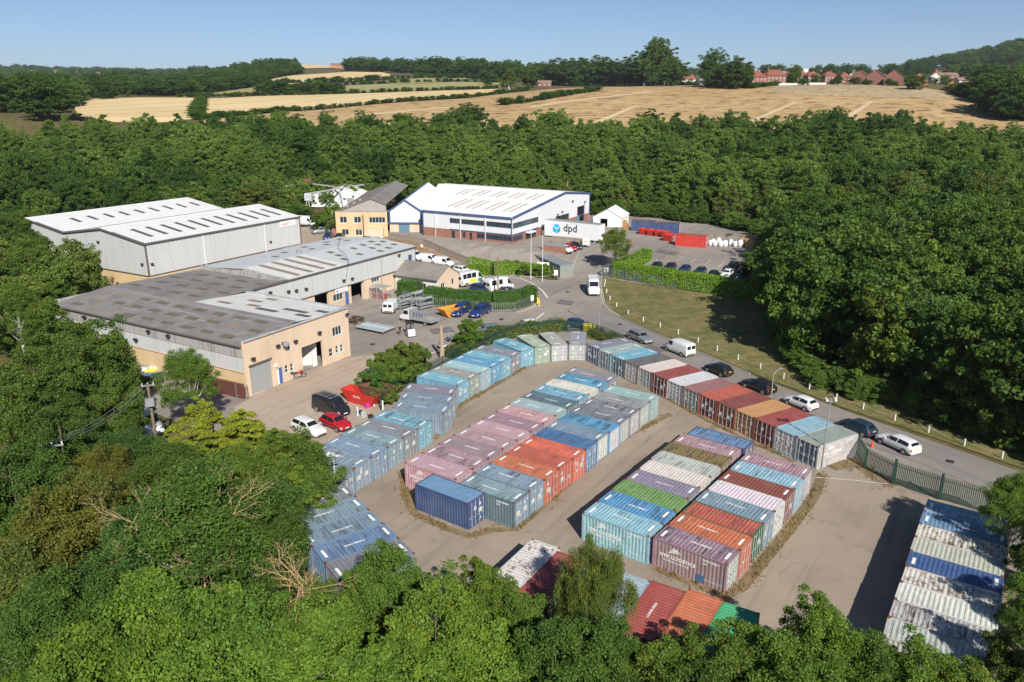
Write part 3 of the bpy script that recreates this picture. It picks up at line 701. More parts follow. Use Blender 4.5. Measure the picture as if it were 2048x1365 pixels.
def brick_mat(name, c1, c2, mortar):
    t = NT(name); b = t.n('ShaderNodeTexBrick'); v = t.coord(); sp = t.n('ShaderNodeSeparateXYZ'); t.l(v, sp.inputs[0]); cx = t.n('ShaderNodeCombineXYZ')
    t.l(t.math('ADD', sp.outputs[0], sp.outputs[1]), cx.inputs[0]); t.l(sp.outputs[2], cx.inputs[1]); t.l(cx.outputs[0], b.inputs['Vector'])
    b.inputs['Scale'].default_value = 4.4; b.inputs['Color1'].default_value = (*c1, 1); b.inputs['Color2'].default_value = (*c2, 1); b.inputs['Mortar'].default_value = (*mortar, 1)
    cc = t.mix(t.ramp(t.noise(v, .8, 5), [(.4, 0.0), (.75, .35)]), b.outputs['Color'], (.16, .1, .08)); MATS[name] = t.done(cc, .85, 0, .2); return t.m
M_wclad = clad_mat('pale_cladding', (.56, .57, .56), .3); M_wclad2 = clad_mat('white_cladding', (.72, .73, .74), .12)
M_asb = clad_mat('stained_asbestos', (.42, .40, .38), .85, (.12, .11, .10), 34)
M_cream = plain('cream_render', (.62, .48, .35), .9, var=.06, scale=.6, dirt=.45, dirtcol=(.34, .25, .16), stretch=(1, 1, .35))
M_cream2 = plain('yellow_render', (.60, .44, .25), .9, var=.08, scale=.8, dirt=.5, dirtcol=(.36, .24, .13), stretch=(1, 1, .4))
M_wrend = plain('white_render', (.66, .63, .60), .9, var=.06, scale=.7, dirt=.25, dirtcol=(.4, .36, .32), stretch=(1, 1, .4))
M_brick = brick_mat('red_brick', (.30, .105, .07), (.36, .14, .09), (.32, .26, .22))
M_rwhite = roof_mat('white_roof_sheets', (.70, .70, .69), .25, (.45, .44, .43), 1); M_rpale = roof_mat('pale_grey_roof_sheets', (.50, .53, .53), .35, (.34, .37, .38), 0)
M_rdpd = roof_mat('bright_roof_sheets', (.80, .80, .79), .14, (.55, .54, .53), 0); M_rdark = roof_mat('old_cement_roof', (.25, .232, .215), .75, (.13, .12, .112), 0, 17)
M_rgrey = roof_mat('grey_cement_roof', (.25, .225, .20), .7, (.13, .115, .10), 1, 17)
M_rcream = roof_mat('off_white_roof_sheets', (.62, .62, .58), .3, (.42, .40, .36), 0)
M_light_d = plain('grimy_rooflight', (.10, .085, .09), .5, var=.3, scale=2); M_light_b = plain('brown_rooflight', (.25, .20, .15), .55, var=.25, scale=2); M_light_o = plain('mossy_rooflight', (.13, .115, .075), .7, var=.4, scale=2.5)
M_light_p = plain('beige_rooflight', (.50, .46, .38), .55, var=.15, scale=2)
M_ridge = plain('dark_flashing', (.12, .105, .10), .6, var=.25, scale=3); M_gut = plain('grey_gutter', (.40, .43, .43), .5, var=.3, scale=2, dirt=.5)
M_navy = plain('navy_trim', (.055, .095, .22), .5, var=.15, scale=2); M_dark = plain('painted_interior_shade', (.02, .02, .022), .9, var=.2)  # M_dark: near-black colour stands in for the shade inside openings
M_glass = NT('window_glass').done((.03, .04, .05), .06, 0, .8); M_wframe = plain('white_window_frame', (.72, .72, .70), .5, var=.06)
M_nframe = plain('navy_window_frame', (.05, .075, .14), .45, var=.1); M_shut = clad_mat('roller_shutter', (.36, .37, .36), .3, (.2, .2, .19), 0.01)
M_bdoor = plain('blue_door_paint', (.06, .12, .32), .5, var=.2); M_bdoor2 = plain('teal_door_paint', (.08, .24, .36), .6, var=.2)
M_lamp = plain('black_floodlight', (.03, .03, .032), .5, var=.2); M_grey = plain('grey_metal', (.34, .35, .36), .45, .3, var=.15); M_pipe = plain('white_downpipe', (.66, .66, .64), .5)
M_fbase = plain('concrete_base', (.33, .30, .27), .9, var=.2, scale=1)
def bld(name, origin, rzdeg, z, label, cat='building', group=None):
    return empty(name, (origin[0], origin[1], z), R(rzdeg), label, cat, group)
def V3(p, d, s, z, off=0.0):
    n = Vector((d.y, -d.x, 0)); q = Vector((p[0], p[1], 0)) + d * s + n * off; return (q.x, q.y, z)
def wall(root, p0, p1, z0, z1, mat, holes=(), name='wall', depth=.18, top=None):
    """a wall seen from the side to the right of p0->p1, with reveals round its openings; top=(zstart, zend) for a sloping head"""
    d = Vector((p1[0] - p0[0], p1[1] - p0[1], 0)); L = d.length; d.normalize(); m = MB()
    ss = sorted(set([0, L] + [h[0] for h in holes] + [h[1] for h in holes])); zs = sorted(set([z0, z1] + [h[2] for h in holes] + [h[3] for h in holes]))
    for a, b in zip(ss[:-1], ss[1:]):
        for c, e in zip(zs[:-1], zs[1:]):
            ms, mz = (a + b) / 2, (c + e) / 2
            if any(h[0] < ms < h[1] and h[2] < mz < h[3] for h in holes): continue
            m.add([V3(p0, d, a, c), V3(p0, d, b, c), V3(p0, d, b, e), V3(p0, d, a, e)], [(0, 1, 2, 3)])
    for h in holes:
        c = [(h[0], h[2]), (h[1], h[2]), (h[1], h[3]), (h[0], h[3])]
        for (sa, za), (sb, zb) in zip(c, c[1:] + c[:1]):
            m.add([V3(p0, d, sa, za), V3(p0, d, sb, zb), V3(p0, d, sb, zb, -depth), V3(p0, d, sa, za, -depth)], [(0, 1, 2, 3)])
    if top: m.add([V3(p0, d, 0, z1), V3(p0, d, L, z1)] + [V3(p0, d, L * f, z) for f, z in reversed(top)], [tuple(range(2 + len(top)))])
    me = bpy.data.meshes.new(name); me.from_pydata(m.v, [], m.f); me.materials.append(mat); return mobj(name, me, root)
def slab(root, name, p0, p1, s0, s1, z0, z1, o0, o1, mat, parent=None):
    """a box on a wall: o0..o1 outward offsets"""
    d = Vector((p1[0] - p0[0], p1[1] - p0[1], 0)).normalized()
    vs = [V3(p0, d, s, z, o) for z in (z0, z1) for o in (o0, o1) for s in (s0, s1)]
    m = MB(); m.add(vs, [(0, 2, 3, 1), (4, 5, 7, 6), (0, 1, 5, 4), (2, 6, 7, 3), (0, 4, 6, 2), (1, 3, 7, 5)])
    return m.build(name, mat, parent if parent is not None else root)
def window(root, p0, p1, s0, s1, z0, z1, mat, nx=2, nz=1, sill=True, name='window', inset=.1, bar=.07):
    d = Vector((p1[0] - p0[0], p1[1] - p0[1], 0)).normalized(); m = MB()
    def bx(a, b, c, e, o0=-inset - .05, o1=-inset + .03):
        m.add([V3(p0, d, s, z, o) for z in (c, e) for o in (o0, o1) for s in (a, b)], [(0, 2, 3, 1), (4, 5, 7, 6), (0, 1, 5, 4), (2, 6, 7, 3), (0, 4, 6, 2), (1, 3, 7, 5)])
    b = bar
    bx(s0, s1, z0, z0 + b); bx(s0, s1, z1 - b, z1); bx(s0, s0 + b, z0 + b, z1 - b); bx(s1 - b, s1, z0 + b, z1 - b)
    for i in range(1, nx): x = s0 + (s1 - s0) * i / nx; bx(x - b / 2, x + b / 2, z0 + b, z1 - b, -inset - .045, -inset + .025)
    for i in range(1, nz): z = z0 + (z1 - z0) * i / nz; bx(s0 + b, s1 - b, z - b / 2, z + b / 2, -inset - .04, -inset + .02)
    w = m.build(name, mat, root)
    for i in range(nx):
        for k in range(nz):
            a, c = s0 + (s1 - s0) * (i + .03) / nx, s0 + (s1 - s0) * (i + .97) / nx; e, g = z0 + (z1 - z0) * (k + .03) / nz, z0 + (z1 - z0) * (k + .97) / nz
            MB().add([V3(p0, d, a, e, -inset), V3(p0, d, c, e, -inset), V3(p0, d, c, g, -inset), V3(p0, d, a, g, -inset)], [(0, 1, 2, 3)]).build('pane', M_glass, w)
    if sill: slab(root, 'sill', p0, p1, s0 - .08, s1 + .08, z0 - .09, z0, -.1, .08, mat, w)
    return w
def roof(root, name, pts, mat, th=.12):
    """a roof slope: four corners, thickened downward"""
    n = len(pts); m = MB(); vs = [tuple(p) for p in pts] + [(p[0], p[1], p[2] - th) for p in pts]
    m.add(vs, [tuple(range(n)), tuple(range(2 * n - 1, n - 1, -1))] + [(i, n + i, n + (i + 1) % n, (i + 1) % n) for i in range(n)]); return m.build(name, mat, root)
def rlight(root, parent, A, B_, C, u0, u1, v0, v1, mat, name='rooflight', up=.045):
    """a rooflight on the slope A + u(B-A) + v(C-A)"""
    A, B_, C = Vector(A), Vector(B_), Vector(C); nrm = (B_ - A).cross(C - A).normalized(); nrm = nrm if nrm.z > 0 else -nrm
    q = [A + (B_ - A) * u + (C - A) * v for u, v in ((u0, v0), (u1, v0), (u1, v1), (u0, v1))]
    m = MB(); vs = [tuple(p + nrm * up) for p in q] + [tuple(p - nrm * .05) for p in q]
    m.add(vs, [(0, 1, 2, 3), (4, 5, 6, 7), (0, 1, 5, 4), (1, 2, 6, 5), (2, 3, 7, 6), (3, 0, 4, 7)]); return m.build(name, mat, parent)
def flood(root, p0, p1, s, z, arm=.5):
    d = Vector((p1[0] - p0[0], p1[1] - p0[1], 0)).normalized(); m = MB(); q = Vector(V3(p0, d, s, z)); e = Vector(V3(p0, d, s, z + .1, arm))
    m.cyl(q, e, .03, n=6); ang = math.atan2(d.y, d.x); m.cbox((e.x, e.y, e.z), (.5, .32, .28), ang); return m.build('floodlight', M_lamp, root)

OF = (-32.3, 88.3)      # front corner of the cream workshop; all these sheds share one square grid
# ---- twin-gabled pale warehouse
w1 = bld('warehouse', OF, -30, 0, 'large twin-gabled pale metal warehouse with rooflight strips', 'warehouse')
E1, RZ, Y0, Y1 = 9.3, 11.1, 28.6, 68.2; xa, xb, xc, xd, xe = -58.3, -71.05, -83.8, -96.5, -109.2
wall(w1, (xc, Y0), (xa, Y0), 3.0, E1, M_wclad, top=[(0, E1), (.5, RZ), (1, E1)], name='gable_wall'); wall(w1, (xe, Y0), (xc, Y0), 3.0, E1, M_wclad, top=[(0, E1), (.5, RZ), (1, E1)], name='gable_wall')
wall(w1, (xa, Y0), (xa, Y1), 3.0, E1, M_wclad, name='side_wall'); wall(w1, (xa, Y1), (xe, Y1), 2, E1, M_wclad, top=[(0, E1), (.25, RZ), (.5, E1), (.75, RZ), (1, E1)], name='gable_wall'); wall(w1, (xe, Y1), (xe, Y0), 0, E1, M_wclad, name='side_wall')
wall(w1, (xe, Y0 + .12), (xa - .1, Y0 + .12), -.3, 3.0, M_cream2, name='plinth_wall'); wall(w1, (xa - .1, Y0 + .12), (xa - .1, Y1), -.3, 3.0, M_cream2, name='plinth_wall')
slabs = [(xe, xc), (xc, xa)]
for (a, b) in slabs:
    mid = (a + b) / 2
    r1 = roof(w1, 'roof_slope', [(a, Y0 - .3, E1 + .05), (mid, Y0 - .3, RZ + .12), (mid, Y1 + .3, RZ + .12), (a, Y1 + .3, E1 + .05)], M_rwhite)
    r2 = roof(w1, 'roof_slope', [(mid, Y0 - .3, RZ + .12), (b, Y0 - .3, E1 + .05), (b, Y1 + .3, E1 + .05), (mid, Y1 + .3, RZ + .12)], M_rwhite)
    MB().box(mid - .2, Y0 - .3, RZ + .1, mid + .2, Y1 + .3, RZ + .17).build('ridge_cap', M_rwhite, w1)
    for i in range(11 if b == xa else 9):
        v = (.085 + i * .083) if b == xa else (.16 + i * .095)
        rlight(w1, r2, (mid, Y0, RZ + .12), (b, Y0, E1 + .05), (mid, Y1, RZ + .12), .30 if b == xa else .34, .78 if b == xa else .62, v, v + .022, M_light_d)
        rlight(w1, r1, (mid, Y0, RZ + .12), (a, Y0, E1 + .05), (mid, Y1, RZ + .12), .35, .65, v, v + .022, M_light_d)
for (x0, z0, x1, z1) in ((xe, E1, xd, RZ), (xd, RZ, xc, E1), (xc, E1, xb, RZ), (xb, RZ, xa, E1)):
    m = MB(); m.add([(x0, Y0 - .36, z0 - .25), (x1, Y0 - .36, z1 - .25), (x1, Y0 - .36, z1 + .1), (x0, Y0 - .36, z0 + .1), (x0, Y0 - .02, z0 - .25), (x1, Y0 - .02, z1 - .25), (x1, Y0 - .02, z1 + .1), (x0, Y0 - .02, z0 + .1)],
                  [(0, 1, 2, 3), (7, 6, 5, 4), (0, 4, 5, 1), (3, 2, 6, 7), (0, 3, 7, 4), (1, 5, 6, 2)]); m.build('verge_trim', M_ridge, w1)
MB().box(xa, Y0 - .3, E1 - .25, xa + .32, Y1 + .3, E1 + .02).build('gutter', M_ridge, w1)
MB().box(xa - .03, Y0 - .09, 3.0, xa + .09, Y0 + .25, E1 - .26).build('corner_trim', M_ridge, w1); MB().box(xa + .005, Y0 + .3, 2.95, xa + .07, Y1, 3.1).build('base_trim', M_ridge, w1); MB().box(xe, Y0 - .07, 2.95, xa - .05, Y0 - .005, 3.1).build('base_trim', M_ridge, w1)
MB().box(xa + .01, Y1 - .2, 3.1, xa + .1, Y1 + .1, E1 - .26).build('corner_trim', M_ridge, w1)
for y in (Y0 + 13, Y0 + 29): MB().cyl((xa + .12, y, 2.6), (xa + .12, y, E1 - .3), .09, n=8).build('downpipe', M_pipe, w1)
MB().cyl((xc, Y0 - .12, 0), (xc, Y0 - .12, 3.4), .1, n=8).build('downpipe', M_pipe, w1)
slab(w1, 'door', (xe, Y0 + .12), (xa, Y0 + .12), 29.2, 30.2, .3, 2.6, .01, .06, M_bdoor2); slab(w1, 'door', (xe, Y0 + .12), (xa, Y0 + .12), 22.6, 23.6, 0, 2.4, .01, .06, M_bdoor2)
sg = slab(w1, 'sign_board', (xa, Y0), (xa, Y1), 33.6, 38.2, 7.6, 8.9, .02, .08, M_white)
M_redlet = plain('faded_red_lettering', (.50, .2, .19), .7, var=.3)
tm = mobj('lettering', marks_mesh(8, 3.2, .8, 5, M_redlet), sg); tm.rotation_euler = (0, 0, math.pi / 2); tm.location = (xa + .09, Y0 + 34.2, 7.85)
flood(w1, (xc, Y0), (xa, Y0), 11.5, 8.3, .3); flood(w1, (xc, Y0), (xa, Y0), 24.3, 5.2, .3); flood(w1, (xa, Y0), (xa, Y1), .8, 5.2, .3); flood(w1, (xa, Y0), (xa, Y1), 30.3, 4.8, .2)

# ---- cream workshop with the old dark roof
w2 = bld('workshop', OF, -30, 0, 'cream rendered workshop with grey roller door and old dark roof', 'workshop')
X0, D1, D2, DX = -39.7, 26.0, 18.5, -20.0
fh = [(.45, 4.0, .05, 3.85), (4.75, 5.65, .05, 2.25), (6.05, 6.65, 1.25, 2.25), (7.0, 7.55, 1.2, 2.2), (9.2, 13.1, .05, 3.8), (15.2, 17.0, 3.7, 4.95), (14.2, 15.0, 1.05, 2.2), (15.55, 16.1, 1.2, 2.25), (16.5, 17.05, 1.15, 2.2), (6.95, 7.4, 4.15, 4.95)]
wall(w2, (0, 0), (0, D2), -.2, 7.05, M_cream, fh, 'front_wall', .3)
slab(w2, 'coping', (0, 0), (0, D2), -.05, D2, 7.05, 7.15, -.45, .08, M_gut); slab(w2, 'coping_edge', (0, 0), (0, D2), -.05, D2, 6.93, 7.045, .005, .06, plain('maroon_trim', (.16, .07, .06), .6))
wall(w2, (X0, 0), (0, 0), 3.15, 5.0, M_wclad, name='lower_cladding'); wall(w2, (X0, -.08), (0, -.08), 5.0, 6.6, M_asb, name='upper_cladding')
wall(w2, (X0, .1), (0, .1), -.3, 3.15, M_cream2, name='plinth_wall'); slab(w2, 'base_trim', (X0, 0), (0, 0), 0, -X0, 3.02, 3.14, -.1, .05, M_cream)
wall(w2, (X0, D1), (X0, 0), 0, 6.7, M_asb, name='end_wall'); wall(w2, (DX, D1), (X0, D1), 0, 7.3, M_asb, name='rear_wall'); wall(w2, (0, D2), (DX, D2), 0, 7.0, M_cream, name='rear_wall')
MB().box(-.22, -.22, -.2, .02, -.002, 7.05).build('corner_pier', M_cream, w2)
# roof: dark shallow gable, ridge along x; the newer pale sheets over the rear of the front part
yr = 9.0; A = (X0, -.25, 6.62); Bq = (-.3, -.25, 6.62); C_ = (X0, yr, 7.5); Cb = (-.3, yr, 7.5)
rf1 = roof(w2, 'roof_slope', [A, Bq, Cb, C_], M_rdark)
rf2 = roof(w2, 'roof_slope', [C_, (DX, yr, 7.5), (DX, D1, 6.9), (X0, D1, 6.9)], M_rdark)
rf3 = roof(w2, 'pale_roof_slope', [(DX + .02, yr + .02, 7.5), (-.3, yr + .02, 7.5), (-.3, D2 - .2, 6.85), (DX + .02, D2 - .2, 6.85)], M_rcream)
rp = random.Random(5)
for row_ in range(3):
    for i in range(9):
        u = .07 + i * .1 + (row_ % 2) * .045; v = .14 + row_ * .29
        rlight(w2, rf1, A, Bq, C_, u, u + .055, v + rp.uniform(-.02, .02), v + .09, M_light_o if rp.random() < .9 else M_light_b)
for row_ in range(4):
    for i in range(4):
        u = .08 + i * .235 + (row_ % 2) * .08; v = .12 + row_ * .22
        rlight(w2, rf2, C_, (DX, yr, 7.5), (X0, D1, 6.9), u, u + .12, v, v + .055, M_light_o)
for (u, v, w_, mt) in ((.12, .18, .13, M_light_b), (.24, .55, .13, M_light_b), (.36, .3, .12, M_light_b), (.3, .80, .1, M_light_b), (.5, .2, .2, M_light_d), (.66, .42, .22, M_light_d), (.86, .25, .12, M_light_d), (.88, .62, .1, M_light_d)):
    rlight(w2, rf3, (DX, yr, 7.5), (-.3, yr, 7.5), (DX, D2 - .2, 6.85), u, u + w_, v, v + .10, mt)
# patched joints and mossy parapet
M_patch = plain('pale_bitumen_patch', (.25, .265, .28), .7, var=.35, scale=2)
for (u, v, w_, h_) in ((.05, .9, .35, .02), (.42, .6, .2, .025), (.52, .86, .45, .03), (.65, .45, .12, .03), (.3, .35, .07, .03), (.2, .62, .06, .03), (.78, .7, .08, .03)): rlight(w2, rf1, A, Bq, C_, u, u + w_, v, v + h_, M_patch, 'roof_patch', .03)
MB().box(X0 - .1, D1 - .05, 6.2, DX - .1, D1 + .3, 7.55).build('parapet', M_asb, w2); MB().box(X0 - .3, -.1, 6.2, X0 - .02, D1, 7.1).build('parapet', M_asb, w2)
MB().box(X0, -.42, 6.42, -.3, -.26, 6.58).build('gutter', M_ridge, w2); MB().box(DX - .3, D2 - .25, 6.75, -.2, D2 + .2, 7.08).build('box_gutter', M_gut, w2)
F0, F1 = (0, 0), (0, D2)
rd = slab(w2, 'roller_door', F0, F1, .45, 4.0, .05, 3.85, -.28, -.22, M_shut)
for k in range(24): slab(w2, 'slat', F0, F1, .46, 3.99, .08 + k * .155, .08 + k * .155 + .12, -.22, -.19, M_shut, rd)
slab(w2, 'door_hood', F0, F1, .35, 4.1, 3.75, 4.0, -.2, .03, M_ridge)
bd = slab(w2, 'door', F0, F1, 5.15, 5.65, .06, 2.2, -.16, -.1, M_bdoor); slab(w2, 'door_panel', F0, F1, 4.77, 5.14, .06, 2.2, -.2, -.14, M_wframe)
window(w2, F0, F1, 6.05, 6.65, 1.25, 2.25, M_wframe, 1, 2); window(w2, F0, F1, 7.0, 7.55, 1.2, 2.2, M_wframe, 1, 2); window(w2, F0, F1, 15.2, 17.0, 3.7, 4.95, M_wframe, 3, 1)
window(w2, F0, F1, 14.2, 15.0, 1.05, 2.2, M_wframe, 1, 2); window(w2, F0, F1, 15.55, 16.1, 1.2, 2.25, M_wframe, 1, 2); window(w2, F0, F1, 16.5, 17.05, 1.15, 2.2, M_wframe, 1, 2); window(w2, F0, F1, 6.95, 7.4, 4.15, 4.95, M_wframe, 1, 1)
# porch recess behind the big opening
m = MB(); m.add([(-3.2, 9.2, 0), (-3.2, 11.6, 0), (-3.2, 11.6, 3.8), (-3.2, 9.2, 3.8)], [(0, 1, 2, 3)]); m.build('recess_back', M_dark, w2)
m = MB(); m.add([(-.3, 9.2, 0), (-3.2, 9.2, 0), (-3.2, 9.2, 3.8), (-.3, 9.2, 3.8)], [(0, 1, 2, 3)]); m.build('recess_side', M_cream, w2)
m = MB(); m.add([(-3.2, 11.6, 0), (-1.2, 13.1, 0), (-1.2, 13.1, 3.8), (-3.2, 11.6, 3.8)], [(0, 1, 2, 3)]); m.build('recess_side', M_wrend, w2)
MB().box(-1.25, 12.2, 0, -1.1, 13.0, 2.3).build('recess_door', M_wframe, w2)
for s, z in ((.9, 4.7), (5.0, 5.2), (12.4, 5.0), (6.0, 5.3), (8.0, 5.0), (18.0, 6.2)): flood(w2, F0, F1, s, z, .35)
m = MB(); m.cyl((.15, 6.2, 5.1), (.75, 6.0, 5.35), .03, n=6); m.cyl((.7, 6.0, 5.25), (.78, 5.95, 5.5), .42, .36, n=14); m.build('satellite_dish', M_grey, w2)
for s in (8, 14, 19, 26, 34): flood(w2, (X0, 0), (0, 0), 39 - s * .5 if s > 30 else s, 4.2 if s % 2 else 5.8, .4)
MB().box(.02, 4.3, 2.6, .2, 4.75, 2.95).build('alarm_box', M_wframe, w2)

# ---- long clad shed behind
w3 = bld('clad_shed', OF, -30, 0, 'long shed clad in ribbed white sheet above open workshop bays', 'shed')
XW, YA, YB, EV = -19.5, 18.7, 60.1, 7.25
wall(w3, (XW, YA), (XW, YB), 3.5, EV, M_wclad, name='side_wall'); wall(w3, (XW, YB), (-39.3, YB), 0, EV, M_wclad, top=[(0, EV), (.5, 8.1), (1, 7.4)], name='gable_wall'); wall(w3, (-39.3, YB), (-39.3, 26.1), 0, 7.4, M_asb, name='rear_wall')
lower = [(0, 13.4, 1), (16.8, 22.5, 1), (25.8, 28.0, 1), (28.0, 41.4, 1)]
wall(w3, (XW - .15, YA), (XW - .15, YB), -.2, 3.5, M_cream, [(13.4, 16.8, .02, 3.4), (17.9, 20.3, 1.3, 2.45), (20.9, 21.9, .02, 2.3), (22.5, 25.8, .02, 3.4), (28.2, 30.4, 2.55, 3.3)], 'lower_wall', .5)
S0, S1 = (XW - .15, YA), (XW - .15, YB)
window(w3, S0, S1, 17.9, 20.3, 1.3, 2.45, M_wframe, 3, 1); window(w3, S0, S1, 28.2, 30.4, 2.55, 3.3, M_wframe, 3, 1); slab(w3, 'door', S0, S1, 20.9, 21.9, .02, 2.3, -.2, -.12, M_bdoor)
slab(w3, 'pier', S0, S1, 25.85, 27.6, -.1, 3.45, .01, .35, M_cream); sgn = slab(w3, 'sign_board', S0, S1, 18.3, 21.4, 2.6, 3.4, .16, .22, M_white)
tm = mobj('lettering', marks_mesh(12, 2.1, .2, 6, M_navy), sgn); tm.rotation_euler = (0, 0, math.pi / 2); tm.location = (XW + .075, YA + 19.0, 2.82)
MB().cyl((XW + .02, YA + 18.7, 3.0), (XW + .085, YA + 18.7, 3.0), .2, n=14).build('emblem', M_navy, sgn)
YR = 26.4; RA, RB, RC = (XW + .2, YR, EV + .08), (XW + .2, YB + .2, EV + .08), (-29.4, YR, 8.15); rs1 = roof(w3, 'roof_slope', [RA, RB, (-29.4, YB + .2, 8.15), (-29.4, YR, 8.15)], M_rpale)
roof(w3, 'dark_roof_slope', [(XW + .2, YA - .2, EV + .06), (XW + .2, YR, EV + .06), (-20.1, YR, 7.3), (-20.1, YA - .2, 7.3)], M_rdark)
rs0 = rlight(w3, rs1, RA, RB, RC, .01, .40, .01, .99, M_rcream, 'pale_roof_sheet', .03)
rs2 = roof(w3, 'roof_slope', [(-29.4, YA + 7.4, 8.15), (-29.4, YB + .2, 8.15), (-39.4, YB + .2, 7.45), (-39.4, YA + 7.4, 7.45)], M_rpale)
for i in range(4): rlight(w3, rs1, RA, RB, RC, .07 + i * .085, .10 + i * .085, .06, .96, M_light_b, 'rooflight', .06)
for i, (u, v) in enumerate([(.46, .2), (.5, .45), (.52, .7), (.6, .25), (.68, .62), (.74, .15), (.76, .4), (.78, .68), (.83, .2), (.85, .5), (.88, .75), (.92, .3), (.93, .6)]): rlight(w3, rs1, RA, RB, RC, u, u + .028, v, v + .13, M_light_o, 'rooflight', .05)
for i, (u, v) in enumerate([(.3, .3), (.42, .5), (.55, .25), (.6, .6), (.7, .35), (.78, .6), (.86, .3), (.9, .62)]): rlight(w3, rs2, (-29.4, YA + 7.4, 8.15), (-29.4, YB, 8.15), (-39.4, YA + 7.4, 7.45), u, u + .03, v, v + .13, M_light_o, 'rooflight', .05)
wall(w3, (-39.3, 26.36), (XW, 26.36), 6.4, 7.2, M_asb, name='end_wall', top=[(0, 7.4), (.5, 8.1), (1, 7.25)])
MB().box(XW + .02, YA, EV - .16, XW + .3, YB + .2, EV + .06).build('gutter', M_ridge, w3); MB().box(XW + .005, YA, 3.42, XW + .07, YB, 3.55).build('base_trim', M_ridge, w3); MB().box(XW - .02, YB - .05, 3.5, XW + .08, YB + .08, EV - .2).build('corner_trim', M_ridge, w3)
MB().cyl((XW + .1, 49.5, .2), (XW + .1, 49.5, EV - .1), .07, n=8).build('downpipe', M_grey, w3)
for s, z in ((3.5, 6.0), (7.3, 5.4), (11.2, 5.0), (20.3, 4.6), (22.5, 4.5), (9.0, 5.2), (36, 6.4)): flood(w3, (XW, YA), (XW, YB), s, z, .35)
MB().box(XW + .01, YB - 2.2, 4.6, XW + .06, YB - 1.2, 5.9).build('window', M_nframe, w3)
MB().cyl((-31, 40.5, 7.9), (-31, 40.5, 8.6), .45, n=12).build('roof_vent', M_grey, w3)
cab = [at(680, 478, 7.8), at(676, 500, 7.9), at(690, 512, 7.9), at(698, 524, 7.8), at(695, 538, 7.6)]
m = MB(); inv = Matrix.Rotation(R(30), 4, 'Z'); q = [inv @ (Vector((p.x - OF[0], p.y - OF[1], p.z + .35))) for p in cab]; m.tube(q, .04, 5); m.build('roof_cable', M_lamp, w3)

# ---- small cream building with a grey gabled roof
ct = bld('cottage', OF, -30, 0, 'small white and cream building with weathered grey gabled roof', 'building')
cx0, cx1, cy0, cy1 = -19.3, -9.4, 53.3, 60.3; cym = (cy0 + cy1) / 2
wall(ct, (cx0, cy0), (cx1, cy0), -.1, 3.05, M_wrend, [(5.8, 7.2, 1.0, 2.0)], 'front_wall'); wall(ct, (cx1, cy0), (cx1, cy1), -.1, 3.05, M_cream, [(1.1, 2.3, 1.0, 2.1), (4.6, 5.4, 1.2, 2.3)], 'gable_wall', top=[(0, 3.05), (.5, 5.0), (1, 3.05)])
wall(ct, (cx1, cy1), (cx0, cy1), -.1, 3.05, M_wrend, name='rear_wall'); window(ct, (cx0, cy0), (cx1, cy0), 5.8, 7.2, 1.0, 2.0, M_wframe, 2); window(ct, (cx1, cy0), (cx1, cy1), 1.1, 2.3, 1.0, 2.1, M_wframe, 2); window(ct, (cx1, cy0), (cx1, cy1), 4.6, 5.4, 1.2, 2.3, M_wframe, 1)
roof(ct, 'roof_slope', [(cx0 - .2, cy0 - .3, 2.98), (cx1 + .15, cy0 - .3, 2.98), (cx1 + .15, cym, 5.12), (cx0 - .2, cym, 5.12)], M_rgrey); roof(ct, 'roof_slope', [(cx1 + .15, cy1 + .3, 2.98), (cx0 - .2, cy1 + .3, 2.98), (cx0 - .2, cym, 5.12), (cx1 + .15, cym, 5.12)], M_rgrey)
MB().box(cx0 - .2, cym - .15, 5.06, cx1 + .15, cym + .15, 5.2).build('ridge_cap', M_rgrey, ct); MB().box(cx0, cy0 - .45, 2.82, cx1 + .1, cy0 - .31, 2.96).build('gutter', M_ridge, ct)

# ---- depot with navy trim
OB = (0.0, 174.0)
dp = bld('delivery_depot', OB, -30, 0, 'white clad delivery depot with navy trim, brick base and window bands', 'building')
dl = -25.0; zr = lambda y: 9.4 + y * (12.4 - 9.4) / 27 if y <= 27 else 12.4 - (y - 27) * (12.4 - 10.75) / 15
A0, A1 = (dl, 0), (0, 0); B0, B1 = (0, 0), (0, 42.0)
up = [(7.9, 10.9, 6.85, 8.05), (11.2, 17.6, 6.85, 8.05), (18.1, 24.75, 6.85, 8.05)]
wall(dp, A0, A1, 5.35, 9.3, M_wclad2, up, 'front_wall', .12); wall(dp, (dl, .06), (0, .06), 1.5, 5.35, M_brick, [(8.3, 9.3, 2.9, 5.0), (11.4, 12.3, 3.7, 4.95), (13.4, 14.2, 3.2, 5.0), (15.4, 17.6, 3.85, 5.05), (18.0, 24.9, 3.85, 5.05)], 'brick_base', .12)
wall(dp, B0, B1, 5.35, 9.3, M_wclad2, [(.3, 12.8, 6.7, 8.0), (21.8, 29.6, 5.36, 6.8), (34.4, 38.8, 5.36, 7.75)], 'side_wall', .12, top=[(0, 9.3), (27 / 42, 12.3), (1, 10.65)])
wall(dp, (-.06, 0), (-.06, 42), 1.5, 5.35, M_brick, [(.3, 5.2, 3.7, 5.0), (6.4, 11.7, 2.7, 5.1), (15.2, 20.8, 3.4, 5.34), (21.8, 29.6, 3.4, 5.34), (34.4, 38.8, 3.7, 5.34)], 'brick_base', .12)
for a, b, n in ((7.9, 10.9, 3), (11.2, 17.6, 6), (18.1, 24.75, 6)): window(dp, A0, A1, a, b, 6.85, 8.05, M_nframe, n, 1, False, bar=.12)
for a, b, n in ((15.4, 17.6, 2), (18.0, 24.9, 6)): window(dp, (dl, .06), (0, .06), a, b, 3.85, 5.05, M_nframe, n, 1, False, bar=.12)
